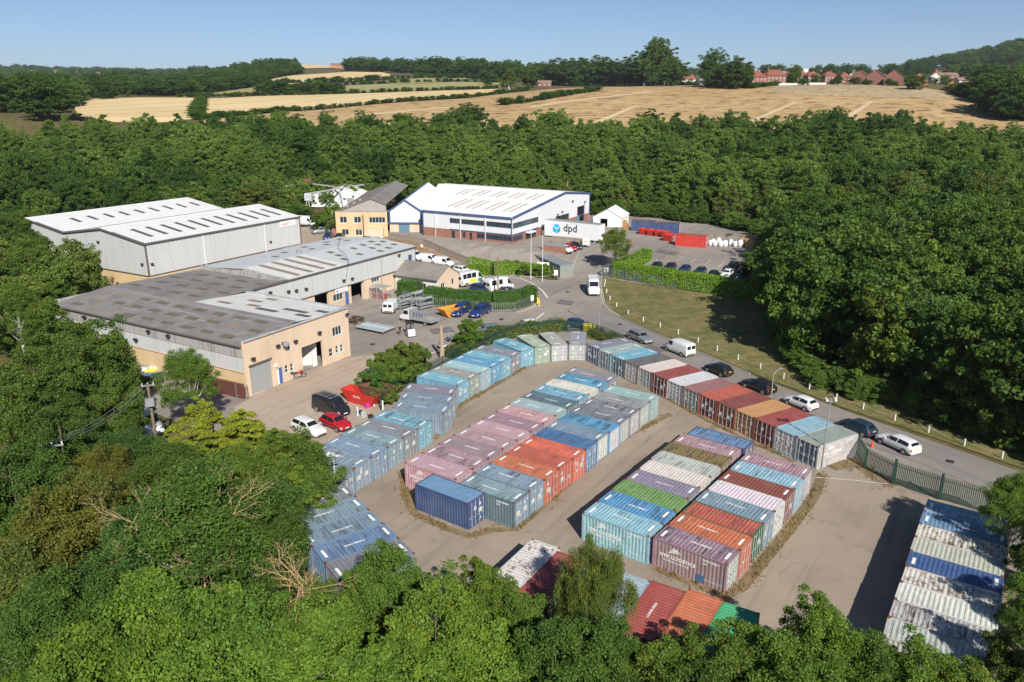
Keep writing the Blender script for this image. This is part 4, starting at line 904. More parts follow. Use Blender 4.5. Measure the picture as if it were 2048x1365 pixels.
window(dp, (dl, .06), (0, .06), 11.4, 12.3, 3.7, 4.95, M_nframe, 1, 1, False); 
for a, b, z in ((8.3, 9.3, 2.9), (13.4, 14.2, 3.2)): window(dp, (dl, .06), (0, .06), a, b, z, 5.0, M_nframe, 1, 1, False, 'door')
window(dp, B0, B1, .3, 12.8, 6.7, 8.0, M_nframe, 10, 1, False, bar=.12); window(dp, (-.06, 0), (-.06, 42), .3, 5.2, 3.7, 5.0, M_nframe, 4, 1, False, bar=.12); window(dp, (-.06, 0), (-.06, 42), 6.4, 11.7, 2.7, 5.1, M_nframe, 4, 1, False, 'entrance', bar=.12)
slab(dp, 'canopy', B0, B1, 6.2, 9.0, 5.0, 5.3, .02, 1.4, M_wclad2)
for a, b in ((15.2, 18.0), (21.8, 24.2), (24.6, 27), (27.3, 29.6)): slab(dp, 'loading_door', B0, B1, a, b, 3.4, 6.78 if a > 20 else 5.3, -.4, -.3, M_lamp)
slab(dp, 'door_recess', B0, B1, 34.4, 38.8, 3.5, 7.75, -2.5, -2.4, M_dark); slab(dp, 'door_edge', B0, B1, 38.55, 38.85, 3.5, 7.9, -.1, .03, M_navy); slab(dp, 'blue_bin', B0, B1, 34.5, 36.0, 3.6, 5.2, -.6, -.1, M_bdoor2)
slab(dp, 'band_trim', A0, A1, 7.9, 25.06, 5.28, 5.5, .01, .07, M_navy); slab(dp, 'band_trim', B0, B1, -.06, 13, 5.28, 5.5, .01, .07, M_navy)
slab(dp, 'eaves_trim', A0, A1, -.1, 25.1, 9.05, 9.42, .01, .35, M_navy); slab(dp, 'corner_trim', A0, A1, 24.75, 25.0, 5.5, 9.05, .01, .1, M_navy); slab(dp, 'corner_trim', A0, A1, 0, .35, 3.2, 9.05, .07, .14, M_navy); slab(dp, 'corner_trim', B0, B1, 41.75, 42.1, 5.4, 10.6, .01, .1, M_navy)
for (y0, y1) in ((-.2, 27), (27, 42.2)):
    z0, z1 = zr(y0), zr(y1); m = MB(); m.add([(x, y, z + o) for x in (.02, .34) for (y, z) in ((y0, z0), (y1, z1)) for o in (-.28, .08)], [(0, 2, 3, 1), (4, 5, 7, 6), (0, 1, 5, 4), (2, 6, 7, 3), (0, 4, 6, 2), (1, 3, 7, 5)]); m.build('verge_trim', M_navy, dp)
xl = lambda y: dl - 14.2 * y / 27.0
dra, drb, drc = (xl(-.3), -.3, zr(-.3)), (.3, -.3, zr(-.3)), (.3, 27, 12.4)
d1 = roof(dp, 'roof_slope', [dra, drb, drc, (xl(27), 27, 12.4)], M_rdpd); roof(dp, 'roof_slope', [(xl(27), 27, 12.4), (.3, 27, 12.4), (.3, 42.3, zr(42.3)), (xl(42), 42.3, zr(42.3))], M_rdpd)
wall(dp, (0, 42), (xl(42), 42), 2, 10.6, M_wclad2, name='rear_wall'); wall(dp, (xl(42), 42), (dl, 0), 2, 9.4, M_wclad2, name='side_wall')
for k, xs_ in enumerate((-3.6, -8.8, -14.0, -19.2, -24.4)):
    for dx in (0, 1.75):
        rlight(dp, d1, (0, 0, 9.4), (1, 0, 9.4), (0, 27, 12.4), xs_ - dx - .75, xs_ - dx, .62, .86, M_light_p)
        if k < 4: rlight(dp, d1, (0, 0, 9.4), (1, 0, 9.4), (0, 27, 12.4), xs_ - dx + .05, xs_ - dx + .8, .16, .48, M_light_p)
for s in (3.8, 10.95, 17.85): slab(dp, 'downpipe', A0, A1, s, s + .14, 2.6, 9.0, .08, .2, M_pipe)
for s, z in ((31, 9.6), (25, 7.6), (22.5, 7.2), (38.5, 8.6)): flood(dp, B0, B1, s, z, .35)

# ---- narrow gabled annex
an = bld('depot_annex', (-30.3, 190.6), -2, 3.0, 'narrow gabled annex with white cladding, navy trim and blue shutter', 'building')
aw, ad = 7.9, 41; 
wall(an, (0, 0), (aw, 0), 2.5, 5.6, M_wclad2, top=[(0, 5.6), (.5, 8.3), (1, 5.6)], name='gable_wall'); wall(an, (0, .1), (aw, .1), -.5, 2.5, M_cream, [(2.2, 4.9, 0, 2.2)], 'lower_wall'); wall(an, (0, ad), (0, 0), -.5, 5.6, M_cream, name='side_wall'); wall(an, (aw, 0), (aw, ad), -.5, 5.6, M_wclad2, name='side_wall')
slab(an, 'shutter', (0, .1), (aw, .1), 2.2, 4.9, 0, 2.2, -.15, -.08, plain('blue_shutter', (.10, .19, .27), .6, var=.3)); slab(an, 'base_trim', (0, 0), (aw, 0), 0, aw, 2.35, 2.8, .005, .1, M_navy)
for x0, x1 in ((-.12, .25), (aw - .25, aw + .12)): MB().box(x0, -.13, 2.8, x1, -.01, 5.5).build('corner_trim', M_navy, an)
for x0, z0, x1, z1 in ((-.3, 5.45, aw / 2, 8.35), (aw / 2, 8.35, aw + .3, 5.45)):
    m = MB(); m.add([(x, y, z + o) for y in (-.36, -.02) for (x, z) in ((x0, z0), (x1, z1)) for o in (-.22, .12)], [(0, 2, 3, 1), (4, 5, 7, 6), (0, 1, 5, 4), (2, 6, 7, 3), (0, 4, 6, 2), (1, 3, 7, 5)]); m.build('verge_trim', M_navy, an)
roof(an, 'roof_slope', [(-.3, -.3, 5.5), (aw / 2, -.3, 8.42), (aw / 2, ad, 8.42), (-.3, ad, 5.5)], M_rdpd); roof(an, 'roof_slope', [(aw / 2, -.3, 8.42), (aw + .3, -.3, 5.5), (aw + .3, ad, 5.5), (aw / 2, ad, 8.42)], M_rdpd)
MB().box(aw / 2 - .2, -.34, 8.4, aw / 2 + .2, ad, 8.5).build('ridge_cap', M_navy, an)

# ---- old two-storey cream building with a grey gabled shed behind
ob = bld('old_office_building', (-42.3, 184.8), 0, 3.0, 'old two-storey yellowish rendered office with peeling parapet and grey gabled shed', 'building')
ow = 12.4; fr = [(1.0, 2.7, 3.5, 5.0), (4.4, 6.1, 3.5, 5.0), (8.0, 11.9, 3.5, 4.9), (1.3, 3.0, .6, 2.0), (4.6, 6.2, .5, 1.9)]
wall(ob, (0, 0), (ow, 0), -.5, 6.2, M_cream2, fr, 'front_wall'); wall(ob, (0, 4), (0, 0), -.5, 6.2, M_cream2, name='side_wall')
for h in fr: window(ob, (0, 0), (ow, 0), *h, M_wframe, 2 if h[1] - h[0] < 2 else 5, 1, True)
MB().box(-.1, -.1, 6.15, ow + .05, .4, 6.3).build('coping', M_fbase, ob); roof(ob, 'flat_roof', [(0, .3, 6.0), (ow, .3, 6.0), (ow, 4, 6.0), (0, 4, 6.0)], M_rgrey)
MB().box(7.0, -1.6, -.3, 11.5, -.02, 2.3).build('porch', M_cream, ob); m = MB(); m.cyl((6.6, -.15, 0), (6.6, -.15, 5.4), .14, n=8); m.build('flue_pipe', M_ridge, ob)
MB().box(-1.1, -.5, -.3, -.1, 1.5, 1.9).build('lean_to', M_brick, ob)
rx = 8.3; wall(ob, (.2, 2.0), (11.9, 2.0), 5.5, 6.0, M_fbase, name='gable_wall', top=[(0, 6.0), ((rx - .2) / 11.7, 9.0), (1, 7.6)])
roof(ob, 'roof_slope', [(-.2, 1.7, 5.9), (rx, 1.7, 9.1), (rx, 44, 9.1), (-.2, 44, 5.9)], M_rgrey); roof(ob, 'roof_slope', [(rx, 1.7, 9.1), (11.9, 1.7, 7.7), (11.9, 44, 7.7), (rx, 44, 9.1)], M_rgrey)
wall(ob, (-.1, 44), (-.1, 2), -.5, 5.9, M_cream2, name='side_wall')
for k in range(3): MB().cyl((2.2 + k * 1.0, 4 + k * 3, 6.6 + k * .35), (2.2 + k * 1.0, 4 + k * 3, 7.3 + k * .35), .35, .3, n=10).build('roof_vent', M_fbase, ob)
# ---------------------------------------------------------------- vehicles
M_tyre = plain('tyre_rubber', (.022, .022, .023), .85, var=.2); M_rim = plain('alloy_rim', (.42, .43, .44), .35, .6, var=.1); M_plas = plain('black_plastic', (.03, .03, .032), .6, var=.2)
M_cglass = NT('car_glass').done((.012, .015, .018), .05, 0, .9); M_head = NT('headlamp').done((.6, .62, .64), .1, .2, .8); M_tail = NT('tail_lamp').done((.35, .015, .012), .2, 0, .7)
M_plw = plain('white_plate', (.7, .7, .66), .5); M_ply = plain('yellow_plate', (.62, .42, .04), .5)
# profile rows: (fraction from rear, belt height, top height, half width, half width at top)
PROF = {
 'hatch': (4.1, 1.74, [(0, .55, .60, .74, .60), (.015, .72, .86, .82, .66), (.06, .9, 1.02, .86, .62), (.13, .93, 1.36, .87, .56), (.22, .93, 1.45, .87, .57), (.42, .92, 1.48, .87, .58), (.56, .91, 1.44, .87, .57), (.72, .9, 1.0, .87, .66), (.86, .82, .90, .85, .66), (.955, .68, .74, .78, .58), (1, .5, .55, .62, .48)], .14, .62, .58, .715, .03, .13),
 'estate': (4.65, 1.80, [(0, .55, .60, .76, .62), (.012, .78, .9, .84, .66), (.045, .95, 1.05, .88, .62), (.10, .96, 1.38, .89, .58), (.18, .95, 1.46, .89, .58), (.42, .94, 1.49, .89, .59), (.57, .92, 1.44, .89, .58), (.71, .9, 1.0, .89, .68), (.86, .82, .9, .87, .68), (.96, .68, .74, .8, .6), (1, .5, .55, .64, .5)], .10, .62, .585, .705, .025, .10),
 'mpv': (4.4, 1.82, [(0, .55, .60, .76, .62), (.012, .8, .95, .85, .68), (.04, 1.0, 1.12, .89, .64), (.09, 1.02, 1.52, .9, .6), (.2, 1.0, 1.63, .9, .6), (.42, .98, 1.66, .9, .61), (.58, .95, 1.58, .9, .6), (.76, .93, 1.03, .9, .68), (.88, .86, .94, .88, .68), (.965, .7, .76, .8, .6), (1, .5, .55, .64, .5)], .09, .66, .60, .75, .02, .09),
 'van': (4.95, 1.98, [(0, .6, .66, .9, .8), (.006, 1.0, 1.82, .97, .84), (.02, 1.08, 1.92, .98, .84), (.2, 1.1, 2.0, .99, .85), (.5, 1.1, 2.0, .99, .85), (.66, 1.08, 1.93, .99, .82), (.72, 1.06, 1.8, .99, .78), (.835, 1.03, 1.18, .97, .8), (.91, .95, 1.03, .93, .76), (.97, .74, .8, .86, .68), (1, .5, .55, .72, .56)], .56, .78, .715, .83, -1, -1),
 'highvan': (5.6, 2.05, [(0, .6, .66, .94, .85), (.005, 1.2, 2.35, 1.01, .86), (.015, 1.25, 2.46, 1.02, .86), (.2, 1.25, 2.52, 1.025, .87), (.6, 1.25, 2.52, 1.025, .87), (.72, 1.22, 2.44, 1.02, .85), (.77, 1.2, 2.25, 1.02, .82), (.875, 1.12, 1.3, 1.0, .82), (.93, 1.0, 1.1, .96, .78), (.975, .78, .84, .88, .7), (1, .5, .56, .74, .56)], .68, .84, .765, .865, -1, -1),
 'pickup': (5.3, 1.85, [(0, .7, .76, .84, .74), (.006, .95, 1.02, .9, .76), (.03, 1.05, 1.62, .91, .64), (.08, 1.06, 1.72, .92, .62), (.3, 1.06, 1.76, .92, .63), (.36, 1.05, 1.74, .92, .62), (.5, 1.04, 1.76, .92, .62), (.62, 1.02, 1.66, .92, .62), (.74, 1.0, 1.1, .92, .72), (.88, .95, 1.03, .9, .72), (.965, .8, .86, .84, .66), (1, .58, .62, .7, .56)], .08, .66, .63, .735, .01, .07),
}
def loft(rows, t):
    for a, b in zip(rows[:-1], rows[1:]):
        if t <= b[0] + 1e-9:
            f = 0 if b[0] == a[0] else (t - a[0]) / (b[0] - a[0]); return [a[i] * (1 - f) + b[i] * f for i in range(5)]
    return list(rows[-1])
def ring(row, zb):
    t, belt, top, w, wt = row
    return [(w * .86, zb), (w * .985, zb + .12), (w, (zb + belt) * .52), (w * .985, belt), (w * .93 * .5 + wt * .5, (belt + top) / 2), (wt, top - .045), (wt * .82, top), (0, top + .025)]
def surf(P, t, k, side):
    L, W, rows = P[:3]; r = ring(loft(rows, t), .24); i = min(6, int(k)); f = k - i; y = r[i][0] * (1 - f) + r[i + 1][0] * f; z = r[i][1] * (1 - f) + r[i + 1][1] * f
    return Vector(((t - .5) * L, y * side, z))
def patch(P, ts, ks, side, off=.012):
    m = MB(); nt, nk = len(ts), len(ks); vs = []
    for t in ts:
        for k in ks:
            p = surf(P, t, k, side); du = surf(P, min(1, t + .004), k, side) - surf(P, max(0, t - .004), k, side); dv = surf(P, t, min(7, k + .03), side) - surf(P, t, max(0, k - .03), side)
            n = du.cross(dv).normalized() if du.cross(dv).length > 1e-9 else Vector((0, 0, 1))
            c = Vector(((t - .5) * P[0] * .2, 0, .6)); n = n if n.dot(p - Vector((p.x * .6, 0, .7))) > 0 else -n; vs.append(p + n * off)
    m.add(vs, [(a * nk + b, a * nk + b + 1, (a + 1) * nk + b + 1, (a + 1) * nk + b) for a in range(nt - 1) for b in range(nk - 1)]); return m
def lin_(a, b, n): return [a + (b - a) * i / (n - 1) for i in range(n)]
def wheel_parts(parent, x, y, r, side, w=.2):
    m = MB(); m.cyl((0, -w / 2, 0), (0, w / 2, 0), r, n=16); o = m.build('wheel', M_tyre, parent); o.location = (x, y, r)
    c = MB(); c.cyl((0, side * (w / 2 - .01), 0), (0, side * (w / 2 + .012), 0), r * .66, n=12); c.build('rim', M_rim, o); return o
def vehicle(kind, pos, heading, paint, label, cat='car', group=None, name=None, z=None, windows=(), detail=True, scale=1.0, rear_glass=True):
    P = PROF[kind]; L, W, rows, g0, g1, ws0, ws1, rw0, rw1 = P
    t = empty(name or {'hatch': 'parked_car', 'estate': 'parked_car', 'mpv': 'parked_car', 'van': 'van', 'highvan': 'van', 'pickup': 'pickup_truck'}[kind], (pos[0], pos[1], terr(pos[0], pos[1]) + .09 if z is None else z), R(heading), label, cat, group); t.scale = (scale,) * 3
    key = ('veh', kind)
    if key not in MATS:
        m = MB(); ts = sorted(set([r[0] for r in rows] + lin_(0, 1, 15))); vs = []
        for q in ts:
            rg_ = ring(loft(rows, q), .24); pts = [(-y, z_) for y, z_ in rg_[:-1]] + [(0, rg_[-1][1])] + [(y, z_) for y, z_ in reversed(rg_[:-1])]; vs += [((q - .5) * L, y, z_) for y, z_ in pts]
        n = 15; fs = [(a * n + b, a * n + b + 1, (a + 1) * n + b + 1, (a + 1) * n + b) for a in range(len(ts) - 1) for b in range(n - 1)] + [((a + 1) * n, (a + 1) * n + n - 1, a * n + n - 1, a * n) for a in range(len(ts) - 1)]
        fs += [tuple(range(n)), tuple(range(len(ts) * n - 1, len(ts) * n - n - 1, -1))]; m.add(vs, fs); MATS[key] = (m.v, m.f)
    m = MB(); m.v, m.f = MATS[key]; m.build('body', paint, t, smooth=True)
    for s in (-1, 1):
        if kind in ('van', 'highvan'):
            patch(P, lin_(g0 + .02, g1, 4), [3.25, 4, 4.75], s).build('side_window', M_cglass, t)
            for (a, b) in windows: patch(P, lin_(a, b, 3), [3.3, 4, 4.7], s).build('side_window', M_cglass, t)
        else:
            b_ = (g0 + g1) / 2 + .03
            patch(P, lin_(g0 + .01, b_ - .012, 4), [3.25, 4, 4.75], s).build('side_window', M_cglass, t); patch(P, lin_(b_ + .012, g1 + .04, 4), [3.25, 4, 4.7], s).build('side_window', M_cglass, t)
        wr = .33 if kind in ('van', 'highvan') else .36 if kind == 'pickup' else .31; wb = W / 2
        for f in (.19 if kind != 'pickup' else .23, .80 if kind not in ('van', 'highvan') else .815):
            x = (f - .5) * L; a = MB(); a.cyl((x, s * (wb * .80), wr * 1.05), (x, s * (wb + .004), wr * 1.05), wr * 1.17, n=18); a.build('wheel_arch', M_plas, t); wheel_parts(t, x, s * (wb - .075), wr, s)
        patch(P, [.945, .965, .982], [2.3, 2.9, 3.6], s, .014).build('headlight', M_head, t)
        patch(P, [.002, .012, .03], [2.5, 3.0, 3.6] if kind not in ('van', 'highvan') else [1.6, 2.4, 3.2], s, .014).build('tail_light', M_tail, t)
        MB().cbox(((ws1 - .035 - .5) * L, s * (W / 2 + .09), rows[-5][1] + .08), (.14, .2, .15)).build('mirror', paint if kind not in ('van', 'highvan') else M_plas, t)
    # windscreen and rear window span both sides
    def span(t0, t1, name_, k1=6.85):
        m = MB(); ks = [5.6, 6.2, 7]; 
        ts = lin_(t0, t1, 3); vs = []
        for q in ts:
            row = [surf(P, q, k, -1) for k in ks] + [surf(P, q, k, 1) for k in reversed(ks[:-1])]
            d = surf(P, q + .01, 7, 1) - surf(P, q - .01, 7, 1); n = Vector((-d.z, 0, d.x)).normalized(); vs += [p + n * .014 for p in row]
        k = 5; m.add(vs, [(a * k + b, a * k + b + 1, (a + 1) * k + b + 1, (a + 1) * k + b) for a in range(2) for b in range(k - 1)]); m.build(name_, M_cglass, t)
    span(ws0 + .012, ws1 - .008, 'windscreen')
    if rw0 >= 0: span(rw0 + (rw1 - rw0) * .3, rw1 - .01, 'rear_window')
    elif rear_glass: 
        for s in (-1, 1): MB().cbox((-L / 2 - .012 + .012 * 0, s * W * .21, rows[1][1] + .42), (.03, W * .32, .5)).build('rear_window', M_cglass, t)
    MB().cbox((L / 2 + .0, 0, .5), (.04, .52, .11)).build('number_plate', M_plw, t); MB().cbox((-L / 2 - .012, .0, .78 if kind not in ('van', 'highvan') else .72), (.03, .5, .11)).build('number_plate', M_ply, t)
    MB().cbox((L / 2 - .02, 0, .36), (.1, W * .62, .14)).build('bumper', M_plas, t); MB().cbox((-L / 2 + .02, 0, .40), (.1, W * .74, .16)).build('bumper', M_plas if kind != 'estate' else paint, t)
    return t
PW = carpaint('white_paint', (.66, .67, .67), 0); PK = carpaint('black_paint', (.013, .014, .016)); PG = carpaint('silver_paint', (.36, .38, .38), .5); PGG = carpaint('sage_silver_paint', (.30, .33, .32), .5); PN = carpaint('navy_paint', (.014, .03, .10)); PB = carpaint('blue_paint', (.012, .035, .16)); PR = carpaint('red_paint', (.42, .012, .02)); PT = carpaint('petrol_paint', (.012, .04, .075)); PP = carpaint('purple_paint', (.05, .02, .06)); PS = carpaint('steel_blue_paint', (.16, .22, .28), .4)
ROADDIR = 121.0
def car(kind, px, py, heading, paint, label, **kw):
    p = G(px, py); return vehicle(kind, p, heading, paint, label, **kw)
def hdg(front, rear): d = G(*front) - G(*rear); return math.degrees(math.atan2(d.y, d.x))
GL = 'vehicles parked along the lane'
car('estate', 1280, 683, -59, PGG, 'sage silver estate car behind the slate end of the lane-side containers', group=GL)
car('van', 1357, 707, ROADDIR, PW, 'white panel van parked behind the cream container roof', cat='van', group=GL)
car('hatch', 1436, 748, ROADDIR, PK, 'black hatchback parked behind the dusty rose container roof', group=GL)
car('estate', 1516, 781, ROADDIR, PK, 'black car parked beside the bent lamp post', group=GL)
car('hatch', 1600, 815, ROADDIR, PW, 'white hatchback parked behind the amber container', group=GL)
car('hatch', 1713, 865, ROADDIR, PT, 'dark petrol-blue hatchback with yellow plate beside the grey lettered container', group=GL)
car('estate', 1793, 897, ROADDIR - 6, PW, 'white estate car parked beside the orange traffic cone', group=GL)
# old yard
vehicle('pickup', G(921, 629), hdg((899, 641), (946, 614)), PB, 'blue pickup with canopy next to the yellow skip', 'pickup truck', 'two blue pickups')
vehicle('pickup', G(960, 631), hdg((938, 643), (985, 616)), PB, 'blue pickup with canopy standing farther from the yellow skip', 'pickup truck', 'two blue pickups')
car('van', 784, 622, 82, PW, 'white van seen from behind beside the scrap racks', cat='van')
car('mpv', 905, 695, 218, PG, 'silver hatchback half behind the bare tree stump')
car('estate', 990, 667, 25, PS, 'silver-blue car with roof bars behind the hedge of the container fan')
car('hatch', 1065, 657, 20, PW, 'white car whose roof shows above the container fan hedge')
car('hatch', 1155, 656, -18, PN, 'navy car behind the square-on slate container')
bv = car('van', 664, 826, -38, PK, 'black panel van with silver roof rack beside the red skip', cat='van')
m = MB()
for s in (-1, 1): m.cyl((-1.9, s * .62, 2.1), (.9, s * .62, 2.1), .035, n=6)
for x in (-1.7, -.9, -.1, .7): m.cyl((x, -.8, 2.13), (x, .8, 2.13), .028, n=6)
m.build('roof_rack', M_rim, bv)
car('hatch', 672, 856, -40, PR, 'bright red hatchback between the black van and the containers'); car('estate', 618, 866, -40, PW, 'white car with roof bars half under the trees')
# service road
mb_ = car('highvan', 941, 570, hdg((968, 556), (920, 566)), PW, 'white minibus ambulance with yellow and green markings', cat='minibus', name='minibus', scale=1.1, windows=((.06, .2), (.22, .4), (.42, .6)))
M_green = plain('ambulance_green', (.02, .25, .12), .5); M_yel = plain('ambulance_yellow', (.75, .62, .04), .5)
for s in (-1, 1):
    patch(PROF['highvan'], lin_(.3, .62, 4), [1.6, 2.3, 2.9], s, .016).build('yellow_panel', M_yel, mb_); patch(PROF['highvan'], lin_(.66, .86, 4), [1.6, 2.3, 2.9], s, .016).build('green_panel', M_green, mb_)
cv = car('highvan', 999, 583, hdg((1027, 572), (974, 582)), PW, 'white van with hazard-striped back parked behind the clipped hedge', cat='van', scale=1.08, windows=((.08, .26), (.36, .5)))
for k in range(4):
    m = MB(); y0 = -.8 + k * .42; m.add([(-2.812, y0, .5), (-2.812, y0 + .2, .5), (-2.812, y0 + .5, 1.1), (-2.812, y0 + .3, 1.1)], [(0, 1, 2, 3)]); m.build('hazard_stripe', M_yel, cv)
car('mpv', 962, 586, -30, PN, 'dark blue car between the minibus and the striped van'); car('hatch', 1017, 590, 10, PP, 'purple car behind the clipped hedge by the corner'); car('hatch', 925, 547, -35, PW, 'white car behind the minibus')
car('van', 858, 527, -28, PW, 'white van under the rubble bank behind the cottage roof', cat='van'); car('van', 886, 533, -28, PW, 'second white van under the rubble bank, next to the minibus', cat='van'); car('van', 826, 520, -35, PW, 'white van peeping past the end of the clad shed', cat='van')
car('highvan', 1186, 586, -92, PW, 'white delivery van driving down the junction', cat='van', scale=1.12)
# upper yard
car('highvan', 612, 452, -20, PW, 'white van parked at the far corner of the pale warehouse', cat='van'); car('mpv', 642, 468, -150, PG, 'silver people carrier in the upper yard'); car('hatch', 657, 479, -95, PN, 'dark blue car facing out in the upper yard'); car('hatch', 679, 480, -95, PK, 'dark red-brown car beside the old office door')
car('hatch', 738, 487, -30, PK, 'black car behind the clad shed roof'); car('hatch', 754, 488, -30, PG, 'silver car behind the clad shed roof next to the black one')
# depot forecourt and car park
car('hatch', 1131, 505, -60, PW, 'white hatchback beside the grey site cabin'); car('hatch', 1140, 501, -60, PR, 'dark red car between the white and black cars at the depot'); car('hatch', 1151, 498, -60, PK, 'black car next to the depot trailer')
GC = 'cars in the depot car park'
for i, (px, py, k, pt, lab) in enumerate([(1312, 536, 'hatch', PK, 'black car first from the hedge corner in the depot car park'), (1340, 538, 'hatch', PK, 'black car second from the hedge corner in the depot car park'), (1369, 542, 'hatch', PN, 'dark car third from the hedge corner in the depot car park'), (1400, 546, 'hatch', PT, 'dark teal car fourth from the hedge corner in the depot car park'),
      (1425, 552, 'hatch', PK, 'black car mostly hidden by the laurel hedge'), (1454, 551, 'hatch', PW, 'white car behind the laurel hedge in the depot car park'), (1464, 541, 'mpv', PK, 'black people carrier behind the white car'), (1480, 553, 'mpv', PK, 'dark car beside the yellow container')]): car(k, px, py, 240, pt, lab, group=GC)
# side yard behind the workshop
car('highvan', 292, 862, -40, PW, 'white van in the side yard under the trees', cat='van'); car('mpv', 283, 838, -35, PG, 'silver car in the side yard beside the utility pole')

# ---- depot trailer
tr = empty('box_trailer', (0, 0, 0), 0, 'tall white box trailer with blue cube emblem docked at the depot', 'trailer')
def dpl(x, y, z=0.0): c, s = math.cos(R(-30)), math.sin(R(-30)); return Vector((OB[0] + x * c - y * s, OB[1] + x * s + y * c, z))
tr.location = dpl(1.6, 12.8, 2.6); tr.rotation_euler = (0, 0, R(-33)); tr.scale = (1.08,) * 3
M_trl = plain('trailer_white', (.72, .73, .74), .4, var=.05, scale=1); M_dpd = plain('emblem_blue', (.02, .36, .62), .5, var=.05); M_dpdl = plain('emblem_pale_blue', (.03, .47, .74), .5, var=.05); M_char = plain('charcoal_lettering', (.05, .045, .05), .5)
MB().box(0, 0, .95, 13.6, 2.55, 4.35).build('box_body', M_trl, tr); MB().box(-.02, .05, 4.352, 13.58, 2.5, 4.40).build('roof_panel', M_grey, tr); MB().box(.1, .4, .62, 13.2, 2.15, .95).build('chassis', M_plas, tr)
for s in (.02, 2.42): MB().box(2.5, s, .45, 9.5, s + .08, .95).build('side_guard', M_grey, tr)
for x in (10.0, 11.3, 12.5):
    for y, s in ((.22, -1), (2.33, 1)): wheel_parts(tr, x, y, .5, s, .36)
for y in (.7, 1.8): MB().box(2.8, y, 0, 3.0, y + .16, .7).build('landing_leg', M_plas, tr)
cx, cz, q = 3.1, 2.75, .95       # the emblem: an isometric open box
def facet(pts, mat, nm): 
    m = MB(); n = len(pts); m.add([(cx + a * q, -.012, cz + b * q) for a, b in pts] + [(cx + a * q, -.002, cz + b * q) for a, b in pts], [tuple(range(n))] + [tuple(range(2 * n - 1, n - 1, -1))] + [(i, (i + 1) % n, n + (i + 1) % n, n + i) for i in range(n)]); return m.build(nm, mat, tr)
facet([(-.95, .55), (0, 1.15), (.95, .55), (.12, .05)], M_dpdl, 'emblem'); facet([(-1.0, .42), (-.05, -.15), (-.05, -1.2), (-1.0, -.65)], M_dpd, 'emblem'); facet([(1.0, .42), (.42, .08), (.42, -.18), (.05, -.18), (.05, -1.2), (1.0, -.65)], M_dpd, 'emblem')
tx = mobj('lettering', text_mesh('dpd', 2.3, M_char, 'lettering', .045), tr); tx.location = (4.75, -.006, 2.3)

# ---- grey site cabin
p1, z1 = G(1120.5, 528), 0; cb = empty('site_cabin', (p1.x, p1.y, p1.z), R(-38 + 180), 'grey-green site cabin with two white windows beside the hedge', 'cabin')
M_cabin = plain('cabin_grey', (.23, .25, .23), .6, var=.08, dirt=.2)
LC = (at(1019, 489, p1.z + 2.7) - Vector((p1.x, p1.y, p1.z + 2.7))).length; dirc = at(1019, 489, p1.z + 2.7) - p1; cb.rotation_euler = (0, 0, math.atan2(dirc.y, dirc.x))
wall(cb, (LC, 0), (0, 0), 0, 2.6, M_cabin, [(1.8, 3.0, 1.0, 2.0), (LC - 3.0, LC - 1.8, 1.0, 2.0)], 'front_wall'); wall(cb, (0, 0), (0, -3), 0, 2.6, M_cabin, name='end_wall'); wall(cb, (LC, -3), (LC, 0), 0, 2.6, M_cabin, name='end_wall'); wall(cb, (0, -3), (LC, -3), 0, 2.6, M_cabin, name='rear_wall')
for a in (1.8, LC - 3.0): window(cb, (LC, 0), (0, 0), a, a + 1.2, 1.0, 2.0, M_wframe, 1, 1, True, bar=.14, inset=.02)
MB().box(-.1, -3.1, 2.6, LC + .1, .1, 2.74).build('roof_panel', plain('cabin_roof', (.22, .25, .25), .6, var=.2), cb)
for k in range(1, 4): MB().box(LC * k / 4 - .04, .002, .05, LC * k / 4 + .04, .05, 2.59).build('joint_strip', M_grey, cb)

# ---- car-park goods: skips, bags, pallets, tent
def solid(name, pts_b, pts_t, z0, z1, mat, parent=None, wallth=.08, open_top=True):
    """tapered open box from bottom and top outlines"""
    n = len(pts_b); m = MB(); o = [(x, y, z0) for x, y in pts_b] + [(x, y, z1) for x, y in pts_t]
    cxb = sum(p[0] for p in pts_t) / n; cyb = sum(p[1] for p in pts_t) / n; sh = lambda p, k: (cxb + (p[0] - cxb) * k, cyb + (p[1] - cyb) * k)
    i1 = [(*sh(p, .94), z1) for p in pts_t]; i0 = [(*sh(p, .92), z0 + .1) for p in pts_b]; vs = o + i1 + i0
    fs = [tuple(range(n - 1, -1, -1))] + [(i, (i + 1) % n, n + (i + 1) % n, n + i) for i in range(n)] + [(n + i, n + (i + 1) % n, 2 * n + (i + 1) % n, 2 * n + i) for i in range(n)] + [(2 * n + i, 2 * n + (i + 1) % n, 3 * n + (i + 1) % n, 3 * n + i) for i in range(n)] + [tuple(range(3 * n, 4 * n))]
    m.add(vs, fs); return m.build(name, mat, parent)
M_skipred = plain('skip_red', (.48, .03, .022), .55, var=.15, scale=2, dirt=.25, dirtcol=(.16, .04, .02)); M_skipor = plain('skip_yellow', (.60, .27, .03), .6, var=.2, scale=2, dirt=.5, dirtcol=(.2, .09, .03)); M_rustw = plain('rusty_skip', (.14, .06, .035), .8, var=.35, scale=2.5)
def rect(l, w): return [(-l / 2, -w / 2), (l / 2, -w / 2), (l / 2, w / 2), (-l / 2, w / 2)]
